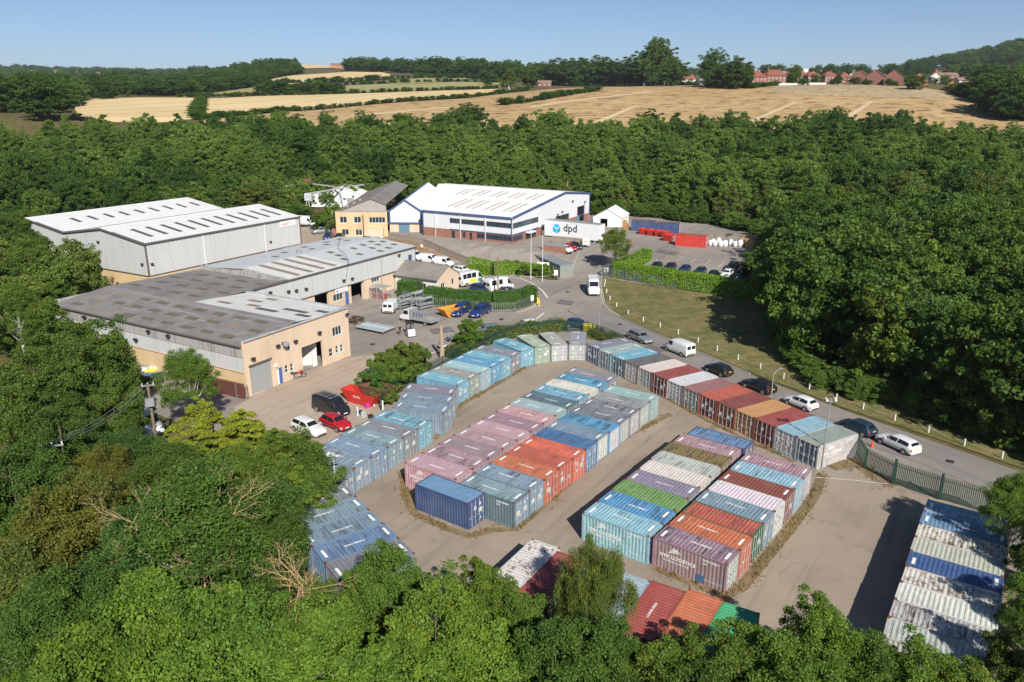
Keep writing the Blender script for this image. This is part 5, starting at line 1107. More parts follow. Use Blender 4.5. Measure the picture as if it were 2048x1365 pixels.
def skip(pos, rz, mat, label, l=3.6, w=1.8, h=1.4, group=None, letter=None, profile=True):
    t = empty('skip', pos, R(rz), label, 'skip', group); solid('tub', rect(l * .55, w * .86), rect(l, w), .1, h, mat, t)
    for s in (-1, 1):
        MB().box(-l / 2, s * w / 2 - .05, h - .06, l / 2, s * w / 2 + .05, h + .06).build('rim', mat, t)
        for x in (-.55, .55): MB().cyl((x, s * w * .46, h * .55), (x, s * (w * .5 + .12), h * .55), .06, n=8).build('lifting_lug', M_plas, t)
    if letter: o = mobj('lettering', marks_mesh(4, .9, .26, 8, M_white), t); o.location = (-.45, -w / 2 + .03 - .06, h * .55)
    return t
rc = container(G(1350, 492, 0), R(-27), 'red', 'long red roll-on waste container with open ribbed sides', None, marks=False, plates=False, seed=201, streak=.4)
rc.name = 'waste_container'; rc['category'] = 'waste container'; rc.scale = (1.15, 1.0, 1.05)
for ch in rc.children:
    if ch.name.startswith(('frame', 'side_wall', 'end_wall', 'door')): ch.color = (.55, .028, .015, .1)
for i, (px, py, l) in enumerate([(1286, 469, 'first'), (1302, 471, 'second'), (1317, 473, 'third'), (1330, 475, 'fourth')]): skip(G(px, py), -27 + 90, M_skipred, f'red skip beside the navy container, {l} from the white tent', 2.6, 1.7, 1.4, 'red skips in the depot yard', 'MTS')
skip(G(1337, 482), 60, M_skipred, 'bigger red skip with raised lid beside the roll-on container', 3.0, 2.0, 1.6, None, 'MTS')
for k, (px, py, l) in enumerate([(1262, 462, 'first half'), (1309, 466, 'second half')]):
    c_ = container(G(px, py), R(-16), 'brown', f'navy shipping container with rusty orange roof behind the red skips, {l}', 'navy containers behind the skips', side='navy', seed=210 + k, streak=.7, marks=False, plates=False)
yc = container(G(1507, 551), R(62), 'amber', 'yellow shipping container standing end on by the dark trees', None, side='amber', seed=215, streak=.1, marks=False, plates=False)
for ch in yc.children:
    if ch.name.startswith(('frame', 'side_wall', 'door', 'end_wall')): ch.color = (.55, .33, .03, .1)
M_bag = plain('white_bulk_bag', (.66, .68, .70), .8, var=.1, scale=3)
for i, (px, py) in enumerate([(1420, 492), (1430, 493), (1441, 494), (1450, 494), (1461, 492), (1470, 494), (1480, 495), (1426, 490), (1437, 491)]):
    p = G(px, py); t = empty('bulk_bag', p, rnd.uniform(0, 1.5), f'slumped white bulk bag along the car park fence, {ORD2[i]} from the red waste container', 'bulk bag', 'white bulk bags'); h_ = rnd.uniform(1.3, 1.9)
    m = MB(); m.sphere((0, 0, h_ * .45), 1.0, 12, 8, (.62, .62, h_ * .5)); m.v = [(math.copysign(abs(v[0] / .62) ** .55, v[0]) * .56, math.copysign(abs(v[1] / .62) ** .55, v[1]) * .56, v[2]) for v in m.v]; m.build('sack', M_bag, t, smooth=True)
    for s in (-1, 1): MB().tube([(s * .3, 0, h_ * .85), (s * .2, 0, h_ + .1), (s * .05, 0, h_ * .85)], .03, 5).build('strap', M_bag, t)
M_pal = plain('pallet_wood', (.48, .30, .14), .85, var=.3, scale=3)
def pallet_mesh():
    m = MB()
    for y in (-.5, -.25, 0, .25, .5): m.box(-.6, y - .06, .12, .6, y + .06, .145)
    for x in (-.52, 0, .52): m.box(x - .05, -.55, 0, x + .05, .55, .12)
    return m.mesh('boards', M_pal)
me_pal = pallet_mesh()
for i, (px, py, n_) in enumerate([(1489, 494, 15), (1496, 496, 14), (1504, 497, 12), (1248, 455, 12), (1252, 460, 9), (1512, 560, 6)]):
    p = G(px, py); rz_ = rnd.uniform(.9, 1.2)
    for k in range(n_):
        t = empty('wooden_pallet', (p.x, p.y, p.z + .04 + k * .15), rz_ + rnd.uniform(-.05, .05), f'wooden pallet, {ORD2[k]} from the ground in the ' + ['tallest stack by the bulk bags', 'middle stack by the bulk bags', 'stack by the dark trees', 'stack beside the white tent', 'lower stack beside the white tent', 'low pile by the yellow container'][i], 'pallet', 'stacked pallets ' + str(i + 1)); mobj('boards', me_pal, t)
tent = empty('marquee_tent', G(1186, 452), R(-20), 'white gabled marquee tent beside the depot', 'tent'); M_tent = plain('white_canvas', (.76, .75, .72), .8, var=.08, scale=1)
TW, TL = 7.5, 9.0
wall(tent, (0, 0), (TW, 0), 0, 2.4, M_tent, [(1.9, 3.8, 0, 2.0)], 'front_wall', .05, top=[(0, 2.4), (.5, 4.4), (1, 2.4)]); wall(tent, (TW, 0), (TW, TL), 0, 2.4, M_tent, name='side_wall'); wall(tent, (0, TL), (0, 0), 0, 2.4, M_tent, name='side_wall'); wall(tent, (TW, TL), (0, TL), 0, 2.4, M_tent, name='rear_wall', top=[(0, 2.4), (.5, 4.4), (1, 2.4)])
roof(tent, 'roof_slope', [(-.2, -.2, 2.35), (TW / 2, -.2, 4.5), (TW / 2, TL + .2, 4.5), (-.2, TL + .2, 2.35)], M_tent, .03); roof(tent, 'roof_slope', [(TW / 2, -.2, 4.5), (TW + .2, -.2, 2.35), (TW + .2, TL + .2, 2.35), (TW / 2, TL + .2, 4.5)], M_tent, .03)
M_cone = plain('cone_orange', (.62, .10, .02), .6)
def cone(p, lab): t = empty('traffic_cone', p, 0, lab, 'traffic cone'); MB().box(-.2, -.2, 0, .2, .2, .04).build('base', M_cone, t); MB().cyl((0, 0, .04), (0, 0, .75), .15, .03, 12).build('body', M_cone, t); MB().cyl((0, 0, .35), (0, 0, .5), .097, .07, 12).build('band', M_white, t)
cone(G(1744, 895, .08), 'orange traffic cone in front of the white estate car'); cone(G(1265, 486, .1), 'small red cone on the depot yard')

# ---- old yard machinery
sk = skip(G(903, 632), 40, M_skipor, 'yellow-orange skip full of scrap next to the blue pickup', 4.4, 2.1, 1.5)
rs_ = empty('red_skip', G(724, 805), R(-32), 'open red skip with white lettering behind the black van', 'skip'); 
m = MB(); m.yprism([(-2.6, 1.55), (2.9, 1.55), (2.0, .1), (-1.3, .1)], -.9, -.82); m.build('side_plate', M_skipred, rs_); m = MB(); m.yprism([(-2.6, 1.55), (2.9, 1.55), (2.0, .1), (-1.3, .1)], .82, .9); m.build('side_plate', M_skipred, rs_)
MB().box(-1.3, -.82, .1, 2.0, .82, .18).build('floor_plate', M_rustw, rs_)
for x0, z0, x1, z1 in ((-2.6, 1.55, -1.3, .1), (2.0, .1, 2.9, 1.55)):
    m = MB(); m.add([(x0, -.82, z0), (x1, -.82, z1), (x1, .82, z1), (x0, .82, z0), (x0 + .06, -.82, z0), (x1 + .06, -.82, z1), (x1 + .06, .82, z1), (x0 + .06, .82, z0)], [(0, 1, 2, 3), (7, 6, 5, 4), (0, 4, 5, 1), (1, 5, 6, 2), (2, 6, 7, 3), (3, 7, 4, 0)]); m.build('end_plate', M_skipred, rs_)
o = mobj('lettering', marks_mesh(6, 1.1, .3, 9, M_white), rs_); o.location = (-.5, -.912, .85)
skip(G(757, 800), -32, M_rustw, 'rusty brown skip half behind the bushes', 4.2, 2.2, 1.8)
# flatbed truck
fb = empty('flatbed_truck', G(838, 646), 0, 'white flatbed truck loaded with drums and scrap', 'truck'); dv = G(803, 640) - G(872, 653); fb.rotation_euler = (0, 0, math.atan2(dv.y, dv.x))
cabp = [(3.15, .55), (3.2, 1.05), (2.75, 1.35), (2.2, 2.2), (1.25, 2.25), (1.2, .55)]; m = MB(); m.yprism(cabp, -.98, .98); m.build('cab', PW, fb)
m = MB(); m.add([(2.73, -.85, 1.42), (2.73, .85, 1.42), (2.26, .8, 2.12), (2.26, -.8, 2.12)], [(0, 1, 2, 3)]); [m.v.__setitem__(i, (v[0] + .03, v[1], v[2] + .02)) for i, v in enumerate(m.v)]; m.build('windscreen', M_cglass, fb)
for s in (-1, 1): m = MB(); m.add([(1.45, s * .99, 1.4), (2.6, s * .99, 1.4), (2.2, s * .99, 2.05), (1.45, s * .99, 2.05)], [(0, 1, 2, 3)]); m.build('side_window', M_cglass, fb)
MB().box(-3.4, -1.05, .85, 1.1, 1.05, .95).build('flat_bed', M_fbase, fb); MB().box(-3.3, -.45, .5, 3.0, .45, .84).build('chassis', M_plas, fb); MB().box(1.05, -1.05, .96, 1.12, 1.05, 2.3).build('headboard', M_grey, fb)
for s in (-1, 1): MB().box(-3.4, s * 1.05 - .02, .7, 1.0, s * 1.05 + .02, 1.2).build('dropside', M_grey, fb)
MB().box(-3.45, -1.03, .7, -3.41, 1.03, 1.2).build('tailboard', M_grey, fb)
for x in (2.45, -2.0):
    for s in (-1, 1): wheel_parts(fb, x, s * .85, .36, s, .24)
M_drum = plain('steel_drum', (.28, .30, .33), .45, .5, var=.2)
for i in range(8): t = empty('steel_drum', fb.matrix_basis @ Vector((.6 - (i // 2) * .55, -.45 + (i % 2) * .6, .96)), 0, f'grey steel drum on the flatbed truck, {ORD2[i]} behind the cab', 'drum', 'drums on the flatbed'); MB().cyl((0, 0, 0), (0, 0, .88), .28, n=14).build('barrel', M_drum, t); MB().cyl((0, 0, .88), (0, 0, .91), .29, n=14).build('lid', M_grey, t)
# forklift
fk = empty('forklift', G(820, 672), R(112), 'white and black forklift with red seat facing the flatbed', 'forklift'); 
m = MB(); m.yprism([(-1.2, .25), (-1.2, 1.0), (-1.0, 1.25), (-.55, 1.25), (-.5, .75), (.5, .7), (.6, .25)], -.55, .55); m.build('counterweight', plain('forklift_white', (.66, .68, .70), .4), fk)
MB().box(-.5, -.3, .76, -.05, .3, .95).build('seat', M_skipred, fk); MB().box(-.62, -.3, .95, -.5, .3, 1.4).build('seat_back', M_plas, fk)
for x in (-.9, .5):
    for s in (-1, 1): MB().cyl((x, s * .48, 1.2 if x < 0 else .7), (x * .8, s * .46, 2.1), .04, n=6).build('cab_post', M_plas, fk)
MB().box(-.8, -.55, 2.1, .5, .55, 2.16).build('overhead_guard', M_plas, fk)
for s in (-1, 1): MB().box(.72, s * .35 - .06, .1, .86, s * .35 + .06, 2.3).build('mast', M_plas, fk); MB().box(.9, s * .3 - .06, .12, 2.0, s * .3 + .06, .18).build('fork', M_grey, fk)
for x, r_ in ((.45, .33), (-.8, .27)):
    for s in (-1, 1): wheel_parts(fk, x, s * .5, r_, s, .22)
# frame racks of scrap and the steel stillages
rgs = random.Random(9)
M_galv = plain('galvanised_steel', (.44, .46, .48), .4, .4, var=.3, scale=4)
for i, (px, py, rz_, lab) in enumerate([(815, 607, 50, 'scrap rack nearest the cage'), (830, 612, 48, 'scrap rack behind the flatbed cab'), (850, 618, 47, 'scrap rack beside the yellow skip'), (808, 617, 50, 'low scrap rack behind the white van'), (840, 604, 45, 'covered scrap rack against the fence')]):
    t = empty('scrap_rack', G(px, py, .06), R(rz_), 'galvanised ' + lab, 'rack', 'scrap racks'); h_ = rgs.uniform(1.2, 1.9)
    for x in (-1.4, 1.4):
        for y in (-.55, .55): MB().box(x - .04, y - .04, 0, x + .04, y + .04, h_).build('post', M_galv, t)
    for zz in (.3, .8, h_ - .1):
        MB().box(-1.5, -.6, zz, 1.5, .6, zz + .05).build('shelf', M_galv if zz < h_ - .2 or i != 4 else M_wclad, t)
        for k in range(3): y = rgs.uniform(-.4, .4); MB().cyl((-1.3, y, zz + .13), (1.3 + rgs.uniform(-.4, .6), y + rgs.uniform(-.2, .2), zz + .13), rgs.uniform(.05, .1), n=6).build('pipe', rgs.choice([M_galv, M_grey, M_drum]), t)
st = empty('steel_platform', G(758, 662), R(-15), 'large pale galvanised steel frame lying on trestles in the yard', 'steel platform'); dq = [G(712, 660), G(735, 651), G(790, 661), G(766, 671)]; ctr = sum(dq, Vector()) / 4; st.location = ctr; st.rotation_euler = (0, 0, 0); loc_ = [q - ctr for q in dq]
m = MB(); n = 4; m.add([(q.x, q.y, .55) for q in loc_] + [(q.x, q.y, .62) for q in loc_], [(3, 2, 1, 0), (4, 5, 6, 7), (0, 1, 5, 4), (1, 2, 6, 5), (2, 3, 7, 6), (3, 0, 4, 7)]); m.build('deck_plate', plain('pale_steel', (.42, .50, .53), .4, .2, var=.2, scale=2), st)
for a, b in zip(loc_, loc_[1:] + loc_[:1]): MB().cyl((a.x, a.y, .5), (b.x, b.y, .5), .07, n=6).build('edge_beam', M_galv, st)
m = MB(); m.cyl((loc_[0].lerp(loc_[1], .5).x, loc_[0].lerp(loc_[1], .5).y, .66), (loc_[2].lerp(loc_[3], .5).x, loc_[2].lerp(loc_[3], .5).y, .66), .05, n=6); m.build('cross_beam', M_pipe, st)
for q in loc_: MB().box(q.x - .1, q.y - .1, -.02, q.x + .1, q.y + .1, .5).build('trestle', M_rust, st)
for i, (px, py) in enumerate([(703, 648), (716, 643)]):
    t = empty('timber_trestle', G(px, py), R(-30), ['dark timber trestle against the workshop corner', 'dark timber trestle beyond the first one'][i], 'trestle', 'timber trestles')
    M_tim = plain('dark_timber', (.085, .055, .035), .9, var=.3)
    for y in (-.35, 0, .35): MB().box(-1.2, y - .12, .7, 1.2, y + .12, .78).build('plank', M_tim, t)
    for x in (-.9, .9): MB().box(x - .06, -.4, 0, x + .06, .4, .7).build('leg', M_tim, t)
cg = empty('mesh_cage', G(763, 598), R(-30), 'wire mesh cage holding red gas bottles beside the cottage', 'cage'); M_mesh = plain('cage_wire', (.5, .5, .48), .5, .3, var=.2)
for x in (-1.6, 0, 1.6):
    for y in (-1.2, 1.2): MB().box(x - .04, y - .04, 0, x + .04, y + .04, 2.4).build('post', M_mesh, cg)
for zz in (.1, 1.2, 2.36):
    for y in (-1.2, 1.2): MB().box(-1.6, y - .03, zz, 1.6, y + .03, zz + .06).build('rail', M_mesh, cg)
    for x in (-1.6, 1.6): MB().box(x - .03, -1.2, zz, x + .03, 1.2, zz + .06).build('rail', M_mesh, cg)
m = MB()
for k in range(17): x = -1.6 + k * .2; m.box(x - .008, -1.21, .1, x + .008, -1.19, 2.36)
for k in range(11): zz = .2 + k * .2; m.box(-1.6, -1.21, zz - .008, 1.6, -1.19, zz + .008)
tag(m.build('wire_mesh', M_mesh, cg), kind='stuff'); MB().box(-1.55, -1.15, 2.37, 1.55, 1.15, 2.4).build('sheet_roof', plain('mossy_sheet', (.30, .30, .25), .8, var=.3), cg)
for k in range(6): x = -1.2 + k * .45; t = empty('gas_bottle', cg.matrix_basis @ Vector((x, -.5 + .5 * (k % 2), .05)), 0, f'red gas bottle inside the wire cage, {ORD2[k]} along its row', 'gas bottle', 'gas bottles in the cage'); MB().cyl((0, 0, 0), (0, 0, 1.25), .17, n=10).build('cylinder_body', M_skipred, t); MB().cyl((0, 0, 1.25), (0, 0, 1.45), .12, .04, n=8).build('valve', M_grey, t)
# motorcycle
mc = empty('motorcycle', G(597, 757), R(30), 'red and black motorcycle leaning beside the blue workshop door', 'motorcycle')
for x in (-.7, .72):
    m = MB(); n = 18
    for i in range(n):
        a, b = 2 * math.pi * i / n, 2 * math.pi * (i + 1) / n; m.cyl((x + .28 * math.cos(a), 0, .32 + .28 * math.sin(a)), (x + .28 * math.cos(b), 0, .32 + .28 * math.sin(b)), .055, n=6)
    w_ = m.build('wheel', M_tyre, mc); MB().cyl((x, -.04, .32), (x, .04, .32), .2, n=12).build('rim', M_rim, w_)
m = MB(); m.sphere((.15, 0, .82), 1, 10, 8, (.34, .17, .18)); m.build('fuel_tank', PR, mc, smooth=True); MB().box(-.75, -.14, .76, -.1, .14, .86).build('seat', M_plas, mc); MB().box(-.25, -.17, .3, .3, .17, .65).build('engine', M_grey, mc)
MB().cyl((.72, 0, .32), (.45, 0, 1.05), .045, n=6).build('fork', M_rim, mc); MB().cyl((.45, -.36, 1.08), (.45, .36, 1.08), .025, n=6).build('handlebar', M_plas, mc); MB().box(.45, -.16, .75, .68, .16, 1.05).build('fairing', PR, mc); MB().box(-1.05, -.24, .78, -.65, .24, 1.12).build('top_box', M_plas, mc); MB().cyl((-.2, .16, .3), (-.95, .2, .42), .05, n=8).build('exhaust', M_rim, mc)
# person in dark shirt and shorts beside the forklift
pr_ = empty('person', G(800, 672), R(-60), 'person in black shirt and dark shorts walking beside the forklift', 'person'); S_ = 1.76
def skin_figure():
    J = [(0, 0, .95), (0, 0, 1.2), (0, 0, 1.45), (0, .0, 1.52), (.02, 0, 1.62), (.02, 0, 1.72), (0, .2, 1.42), (.05, .26, 1.15), (.18, .25, .92), (0, -.2, 1.42), (-.04, -.27, 1.15), (.04, -.27, .9), (.02, .1, .9), (.1, .11, .5), (-.05, .11, .08), (.12, .12, .03), (0, -.1, .9), (-.08, -.11, .5), (-.3, -.11, .12), (-.16, -.12, .04)]
    E_ = [(0, 1), (1, 2), (2, 3), (3, 4), (4, 5), (2, 6), (6, 7), (7, 8), (2, 9), (9, 10), (10, 11), (0, 12), (12, 13), (13, 14), (14, 15), (0, 16), (16, 17), (17, 18), (18, 19)]
    rad = [.15, .14, .15, .06, .095, .09, .065, .05, .035, .065, .05, .035, .1, .065, .045, .04, .1, .065, .045, .04]
    for (h, d) in ((8, .02), (11, .02)):
        for k in range(5):
            a = J[h]; J.append((a[0] + .03 + .01 * k, a[1] + (k - 2) * .02, a[2] - .09 - .012 * (2 - abs(k - 2)))); E_.append((h, len(J) - 1)); rad.append(.011)
    me = bpy.data.meshes.new('figure'); me.from_pydata(J, E_, []); o = bpy.data.objects.new('figure', me); col.objects.link(o); md = o.modifiers.new('s', 'SKIN'); 
    for v, r in zip(me.skin_vertices[0].data, rad): v.radius = (r, r)
    me.skin_vertices[0].data[0].use_root = True; sb = o.modifiers.new('d', 'SUBSURF'); sb.levels = 1; sb.render_levels = 1
    dg = bpy.context.evaluated_depsgraph_get(); out = bpy.data.meshes.new_from_object(o.evaluated_get(dg)); bpy.data.objects.remove(o); return out
M_skin = plain('skin', (.46, .27, .19), .6, var=.05); M_shirt = plain('black_cloth', (.02, .02, .024), .9); M_short = plain('dark_grey_cloth', (.06, .06, .065), .9); M_hair = plain('brown_hair', (.05, .03, .02), .8)
fm = skin_figure(); fm.materials.clear(); [fm.materials.append(q) for q in (M_skin, M_shirt, M_short, M_hair, M_plas)]
for p in fm.polygons:
    c = p.center; p.use_smooth = True
    p.material_index = 4 if c.z < .1 else 2 if .5 < c.z < .98 and abs(c.y) < .2 else 1 if .98 <= c.z < 1.5 and abs(c.y) < .25 and not (abs(c.y) > .22 and c.z < 1.2) else 3 if c.z > 1.7 or (c.z > 1.62 and c.x < 0) else 0
mobj('body', fm, pr_)
# junk heap beside the bushes
jb = random.Random(3); M_pinkp = plain('pink_plastic', (.62, .03, .28), .5)
JK = [('plastic_sheet', 735, 817, M_pinkp, (.5, .3, .6), 'bright pink plastic thing on the junk heap'), ('old_chair_seat', 722, 822, plain('straw', (.5, .36, .18), .9), (.6, .6, .15), 'round straw seat on the junk heap'), ('metal_cabinet', 728, 835, plain('pale_cabinet', (.42, .48, .46), .5), (.5, .4, .7), 'pale metal cabinet on the junk heap'), ('timber_plank', 738, 832, M_pal, (1.6, .25, .08), 'weathered plank across the junk heap'), ('black_crate', 742, 838, M_plas, (.9, .6, .35), 'black crate below the junk heap'), ('white_sack', 744, 812, M_bag, (.7, .5, .5), 'white sack behind the junk heap'), ('blue_box', 720, 828, PN, (.6, .5, .35), 'small blue box on the junk heap')]
for nm, px, py, mt, dm, lab in JK:
    t = empty(nm, G(px, py, .02), jb.uniform(0, 3), lab, nm.split('_')[-1], 'junk heap'); m = MB(); m.cbox((0, 0, dm[2] / 2), dm, 0); m.cbox((dm[0] * .1, 0, dm[2] + .03), (dm[0] * .7, dm[1] * .6, .06), .4); m.build('shell', mt, t)
for i, (px, py) in enumerate([(716, 833), (766, 820)]): t = empty('white_post', G(px, py), 0, ['white post at the near end of the junk heap', 'white leaning barrier post by the green fence'][i], 'post'); MB().box(-.08, -.06, 0, .08, .06, 1.1).build('post_body', M_wframe, t); MB().box(-.1, -.08, 1.1, .1, .08, 1.15).build('cap', M_wframe, t)
strip('kerb', [(713, 828), (716, 845), (728, 857)], .15, .02, M_kerb, .12)
# ---------------------------------------------------------------- trees
def leaf_mat(name, gloss=.35):
    t = NT(name); oi = t.n('ShaderNodeObjectInfo'); a = t.n('ShaderNodeAttribute', attribute_name='rnd'); r = a.outputs['Fac']
    base = oi.outputs['Color']; v = t.coord('world')
    cc = t.mix(r, t.mix(1.0, base, (.62, .72, .75), 'MULTIPLY'), t.mix(1.0, base, (1.45, 1.3, 1.05), 'MULTIPLY'))
    cc = t.mix(t.ramp(t.noise(v, .35, 3), [(.35, 0.0), (.7, .6)]), cc, t.mix(1.0, cc, (1.28, 1.14, .9), 'MULTIPLY'))
    t.done(cc, .5, 0, gloss); tr = t.n('ShaderNodeBsdfTranslucent'); t.l(t.mix(1.0, cc, (1.3, 1.35, .7), 'MULTIPLY'), tr.inputs[0])
    mx = t.n('ShaderNodeMixShader'); mx.inputs[0].default_value = .34; t.l(t.p.outputs[0], mx.inputs[1]); t.l(tr.outputs[0], mx.inputs[2]); t.l(mx.outputs[0], t.o.inputs[0]); return t.m
M_leaf = leaf_mat('leaves', .18); M_bark = plain('bark', (.13, .105, .08), .9, var=.4, scale=3, bump=.4); M_birch = plain('birch_bark', (.42, .39, .35), .8, var=.4, scale=2); M_deadwood = plain('dead_wood', (.42, .29, .14), .8, var=.25, scale=4)
def unit(a): return a / np.maximum(1e-6, np.linalg.norm(a, axis=1, keepdims=True))
def crown_arrays(seed, nclump, nleaf, ll, lw, H, Rr, shape='dome', z0=.22, soft=0.0):
    """leaf quads (vertices, per-vertex random) spread over clumps in the crown's envelope"""
    g = np.random.default_rng(seed); zc = (z0 + 1) / 2 * H; rz = (1 - z0) / 2 * H; lowest = -.95 if z0 < .09 else -.5
    nb = max(9, nclump // 11) if shape == 'dome' else max(14, nclump // 6)      # boughs, then clumps round each bough
    B = unit(g.normal(size=(nb * 6, 3))); keep = [0]
    for i in range(1, len(B)):                                                   # spread the boughs apart
        if len(keep) < nb and np.min(np.linalg.norm(B[keep] - B[i], axis=1)) > 2.3 / math.sqrt(nb): keep.append(i)
    B = B[keep]; nb = len(B); B[:, 2] = np.where(B[:, 2] < lowest, -B[:, 2], B[:, 2])
    ph = g.uniform(0, 6.28, 6); az = np.arctan2(B[:, 1], B[:, 0])
    lob = 1 + .14 * np.sin(2 * az + ph[0]) * (1 - abs(B[:, 2])) + .12 * np.sin(3 * az + ph[1] + 2 * B[:, 2])
    bc = B * (g.uniform(.56, .84, nb) * lob)[:, None]
    own = g.integers(0, nb, nclump); sp = 1.15 / math.sqrt(nb)
    d = bc[own] + np.clip(g.normal(size=(nclump, 3)), -1.5, 1.5) * np.array([sp * .66, sp * .66, sp * .5]) * (1 + .45 * soft); n_in = int(nclump * .12); d[:n_in] *= g.uniform(.3, .75, n_in)[:, None]
    c = d * np.array([Rr, Rr, rz]); c[:, 2] = np.maximum(c[:, 2] + zc, .06 * H)
    rc = Rr * g.uniform(.10, .21, nclump) * (1 + .3 * soft)
    if shape == 'birch':
        f = (c[:, 2] / H - z0) / (1 - z0); k = np.clip(1.25 * (1 - f) ** .6, .18, 1); c[:, :2] *= k[:, None]; rc *= .75
    if shape == 'cypress':
        f = np.clip((c[:, 2] / H - z0) / (1 - z0), 0, 1); k = np.clip(1.25 * (1 - f) ** .62, .08, 1.05); c[:, :2] *= k[:, None]; rc *= .55
    ix = np.repeat(np.arange(nclump), nleaf); n = len(ix); out = unit(c - np.array([0, 0, zc * .8]))[ix]
    dd = unit(g.normal(size=(n, 3)) + .55 * out + np.array([0, 0, .35])); p = c[ix] + dd * (rc[ix] * (g.random(n) ** .45))[:, None] * np.array([1, 1, .72])
    if shape in ('birch', 'willow'):
        hang = g.random(n) ** 2 * (1.1 if shape == 'birch' else 2.6) * rc[ix]; p[:, 2] -= hang
    p[:, 2] = np.maximum(p[:, 2], .25)
    nr = unit(dd * .45 + np.array([0, 0, .35]) + g.normal(size=(n, 3)) * .75); t = np.cross(nr, unit(g.normal(size=(n, 3))))
    if shape in ('willow', 'cypress'): t = unit(t * .5 + np.array([0, 0, -1.0 if shape == 'willow' else .8]))
    t = unit(t); b = np.cross(nr, t); s = g.uniform(.7, 1.25, n)[:, None]
    t, b = t * s * ll / 2, b * s * lw / 2; V = np.stack([p - t, p + b, p + t, p - b], 1).reshape(-1, 3)
    cl = g.random(nclump)[ix]; rr = np.repeat(np.clip(.55 * g.random(n) + .45 * cl, 0, 1), 4)
    return V, rr, c
def quads(n): return np.arange(n * 4, dtype=np.int32).reshape(-1, 4)
def trunk_mesh(seed, H, centres, r0, mat, n=9, lean=.03):
    rg = random.Random(seed); m = MB(); top = Vector((rg.uniform(-1, 1) * lean * H, rg.uniform(-1, 1) * lean * H, H * .8)); pts = [Vector((0, 0, -.3)), Vector((top.x * .2, top.y * .2, H * .22)), Vector((top.x * .6, top.y * .6, H * .5)), top]
    rad = [r0 * 1.25, r0 * .85, r0 * .5, r0 * .12]
    for i in range(3): m.cyl(pts[i], pts[i + 1], rad[i], rad[i + 1], 8, False)
    for c in rg.sample(list(range(len(centres))), min(n, len(centres))):
        c = Vector(centres[c]); s = pts[1].lerp(pts[2], rg.random()) if c.z > pts[1].z else pts[1]; mid = s.lerp(c, .5) + Vector((0, 0, -.06 * H)); m.cyl(s, mid, r0 * .38, r0 * .22, 6, False); m.cyl(mid, s.lerp(c, .92), r0 * .22, r0 * .06, 5, False)
    return m.mesh('trunk', mat, True)
SPEC = {  # shape, clumps, leaves per clump, leaf length, width, height, radius, crown start
    'syc': ('dome', 330, 190, .185, .135, 11, 4.6, .08), 'ash': ('dome', 380, 150, .19, .075, 11, 4.4, .12), 'lime': ('dome', 300, 190, .165, .115, 10, 3.8, .08), 'wil': ('willow', 220, 230, .22, .05, 9, 3.6, .15), 'cyp': ('cypress', 260, 150, .2, .07, 10, 2.7, .03), 'bush': ('dome', 170, 130, .19, .12, 3.6, 2.4, .02),
    'syc_m': ('dome', 220, 85, .44, .33, 13, 5.4, .02), 'syc_n': ('dome', 190, 85, .42, .31, 12, 4.6, .02), 'ash_m': ('dome', 240, 75, .40, .22, 13, 4.6, .03), 'bir_m': ('birch', 170, 90, .38, .18, 14, 3.9, .03), 'bir_n': ('birch', 140, 90, .38, .18, 12, 3.2, .02), 'lime_m': ('dome', 150, 85, .42, .29, 11, 3.9, .01), 'oak_m': ('dome', 240, 85, .40, .30, 10, 5.6, .03), 'pop_m': ('dome', 190, 85, .38, .28, 15, 3.4, .02)}
PROTO = {}
for k, (shape, nc, nl, ll, lw, H, Rr, z0) in SPEC.items():
    V, rr, cen = crown_arrays(hash(k) % 1000 if False else sum(map(ord, k)) * 7, nc, nl, ll, lw, H, Rr, shape, z0, 1.0 if '_' in k else 0.0)
    PROTO[k] = (fast_mesh('crown', V, quads(len(V) // 4), M_leaf, {'rnd': rr}), trunk_mesh(sum(map(ord, k)), H, cen, .028 * H, M_birch if 'bir' in k or k == 'ash' else M_bark, 16 if k == 'ash' else 9), H, Rr)
TONE = dict(bright=(.120, .212, .034), mid=(.102, .176, .032), dark=(.074, .138, .028), deep=(.060, .118, .025), yellow=(.225, .262, .034), brown=(.145, .158, .032), birch=(.132, .205, .046), olive=(.122, .166, .040), teal=(.062, .124, .032), lime=(.142, .236, .037))
NTREE = [0]
def tree(kind, x, y, H, Rr, tone, label, cat='tree', group=None, name='broadleaf_tree', z=None):
    cm, tm_, h0, r0 = PROTO[kind]; NTREE[0] += 1; rg = random.Random(NTREE[0])
    t = empty(name, (x, y, terr(x, y) if z is None else z), rg.uniform(0, 6.28), label, cat, group); t.scale = (Rr / r0, Rr / r0 * rg.uniform(.9, 1.1), H / h0)
    c = mobj('crown', cm, t); k = rg.uniform(.85, 1.15); tc = TONE[tone]; c.color = (tc[0] * k * rg.uniform(.9, 1.12), tc[1] * k, tc[2] * k, 1); mobj('trunk', tm_, t); return t
def ptree(kind, px, py, H, Rr, tone, label, **kw):
    """a tree whose top shows at the pixel"""
    p = at(px, py, H); return tree(kind, p.x, p.y, H, Rr, tone, label, **kw)
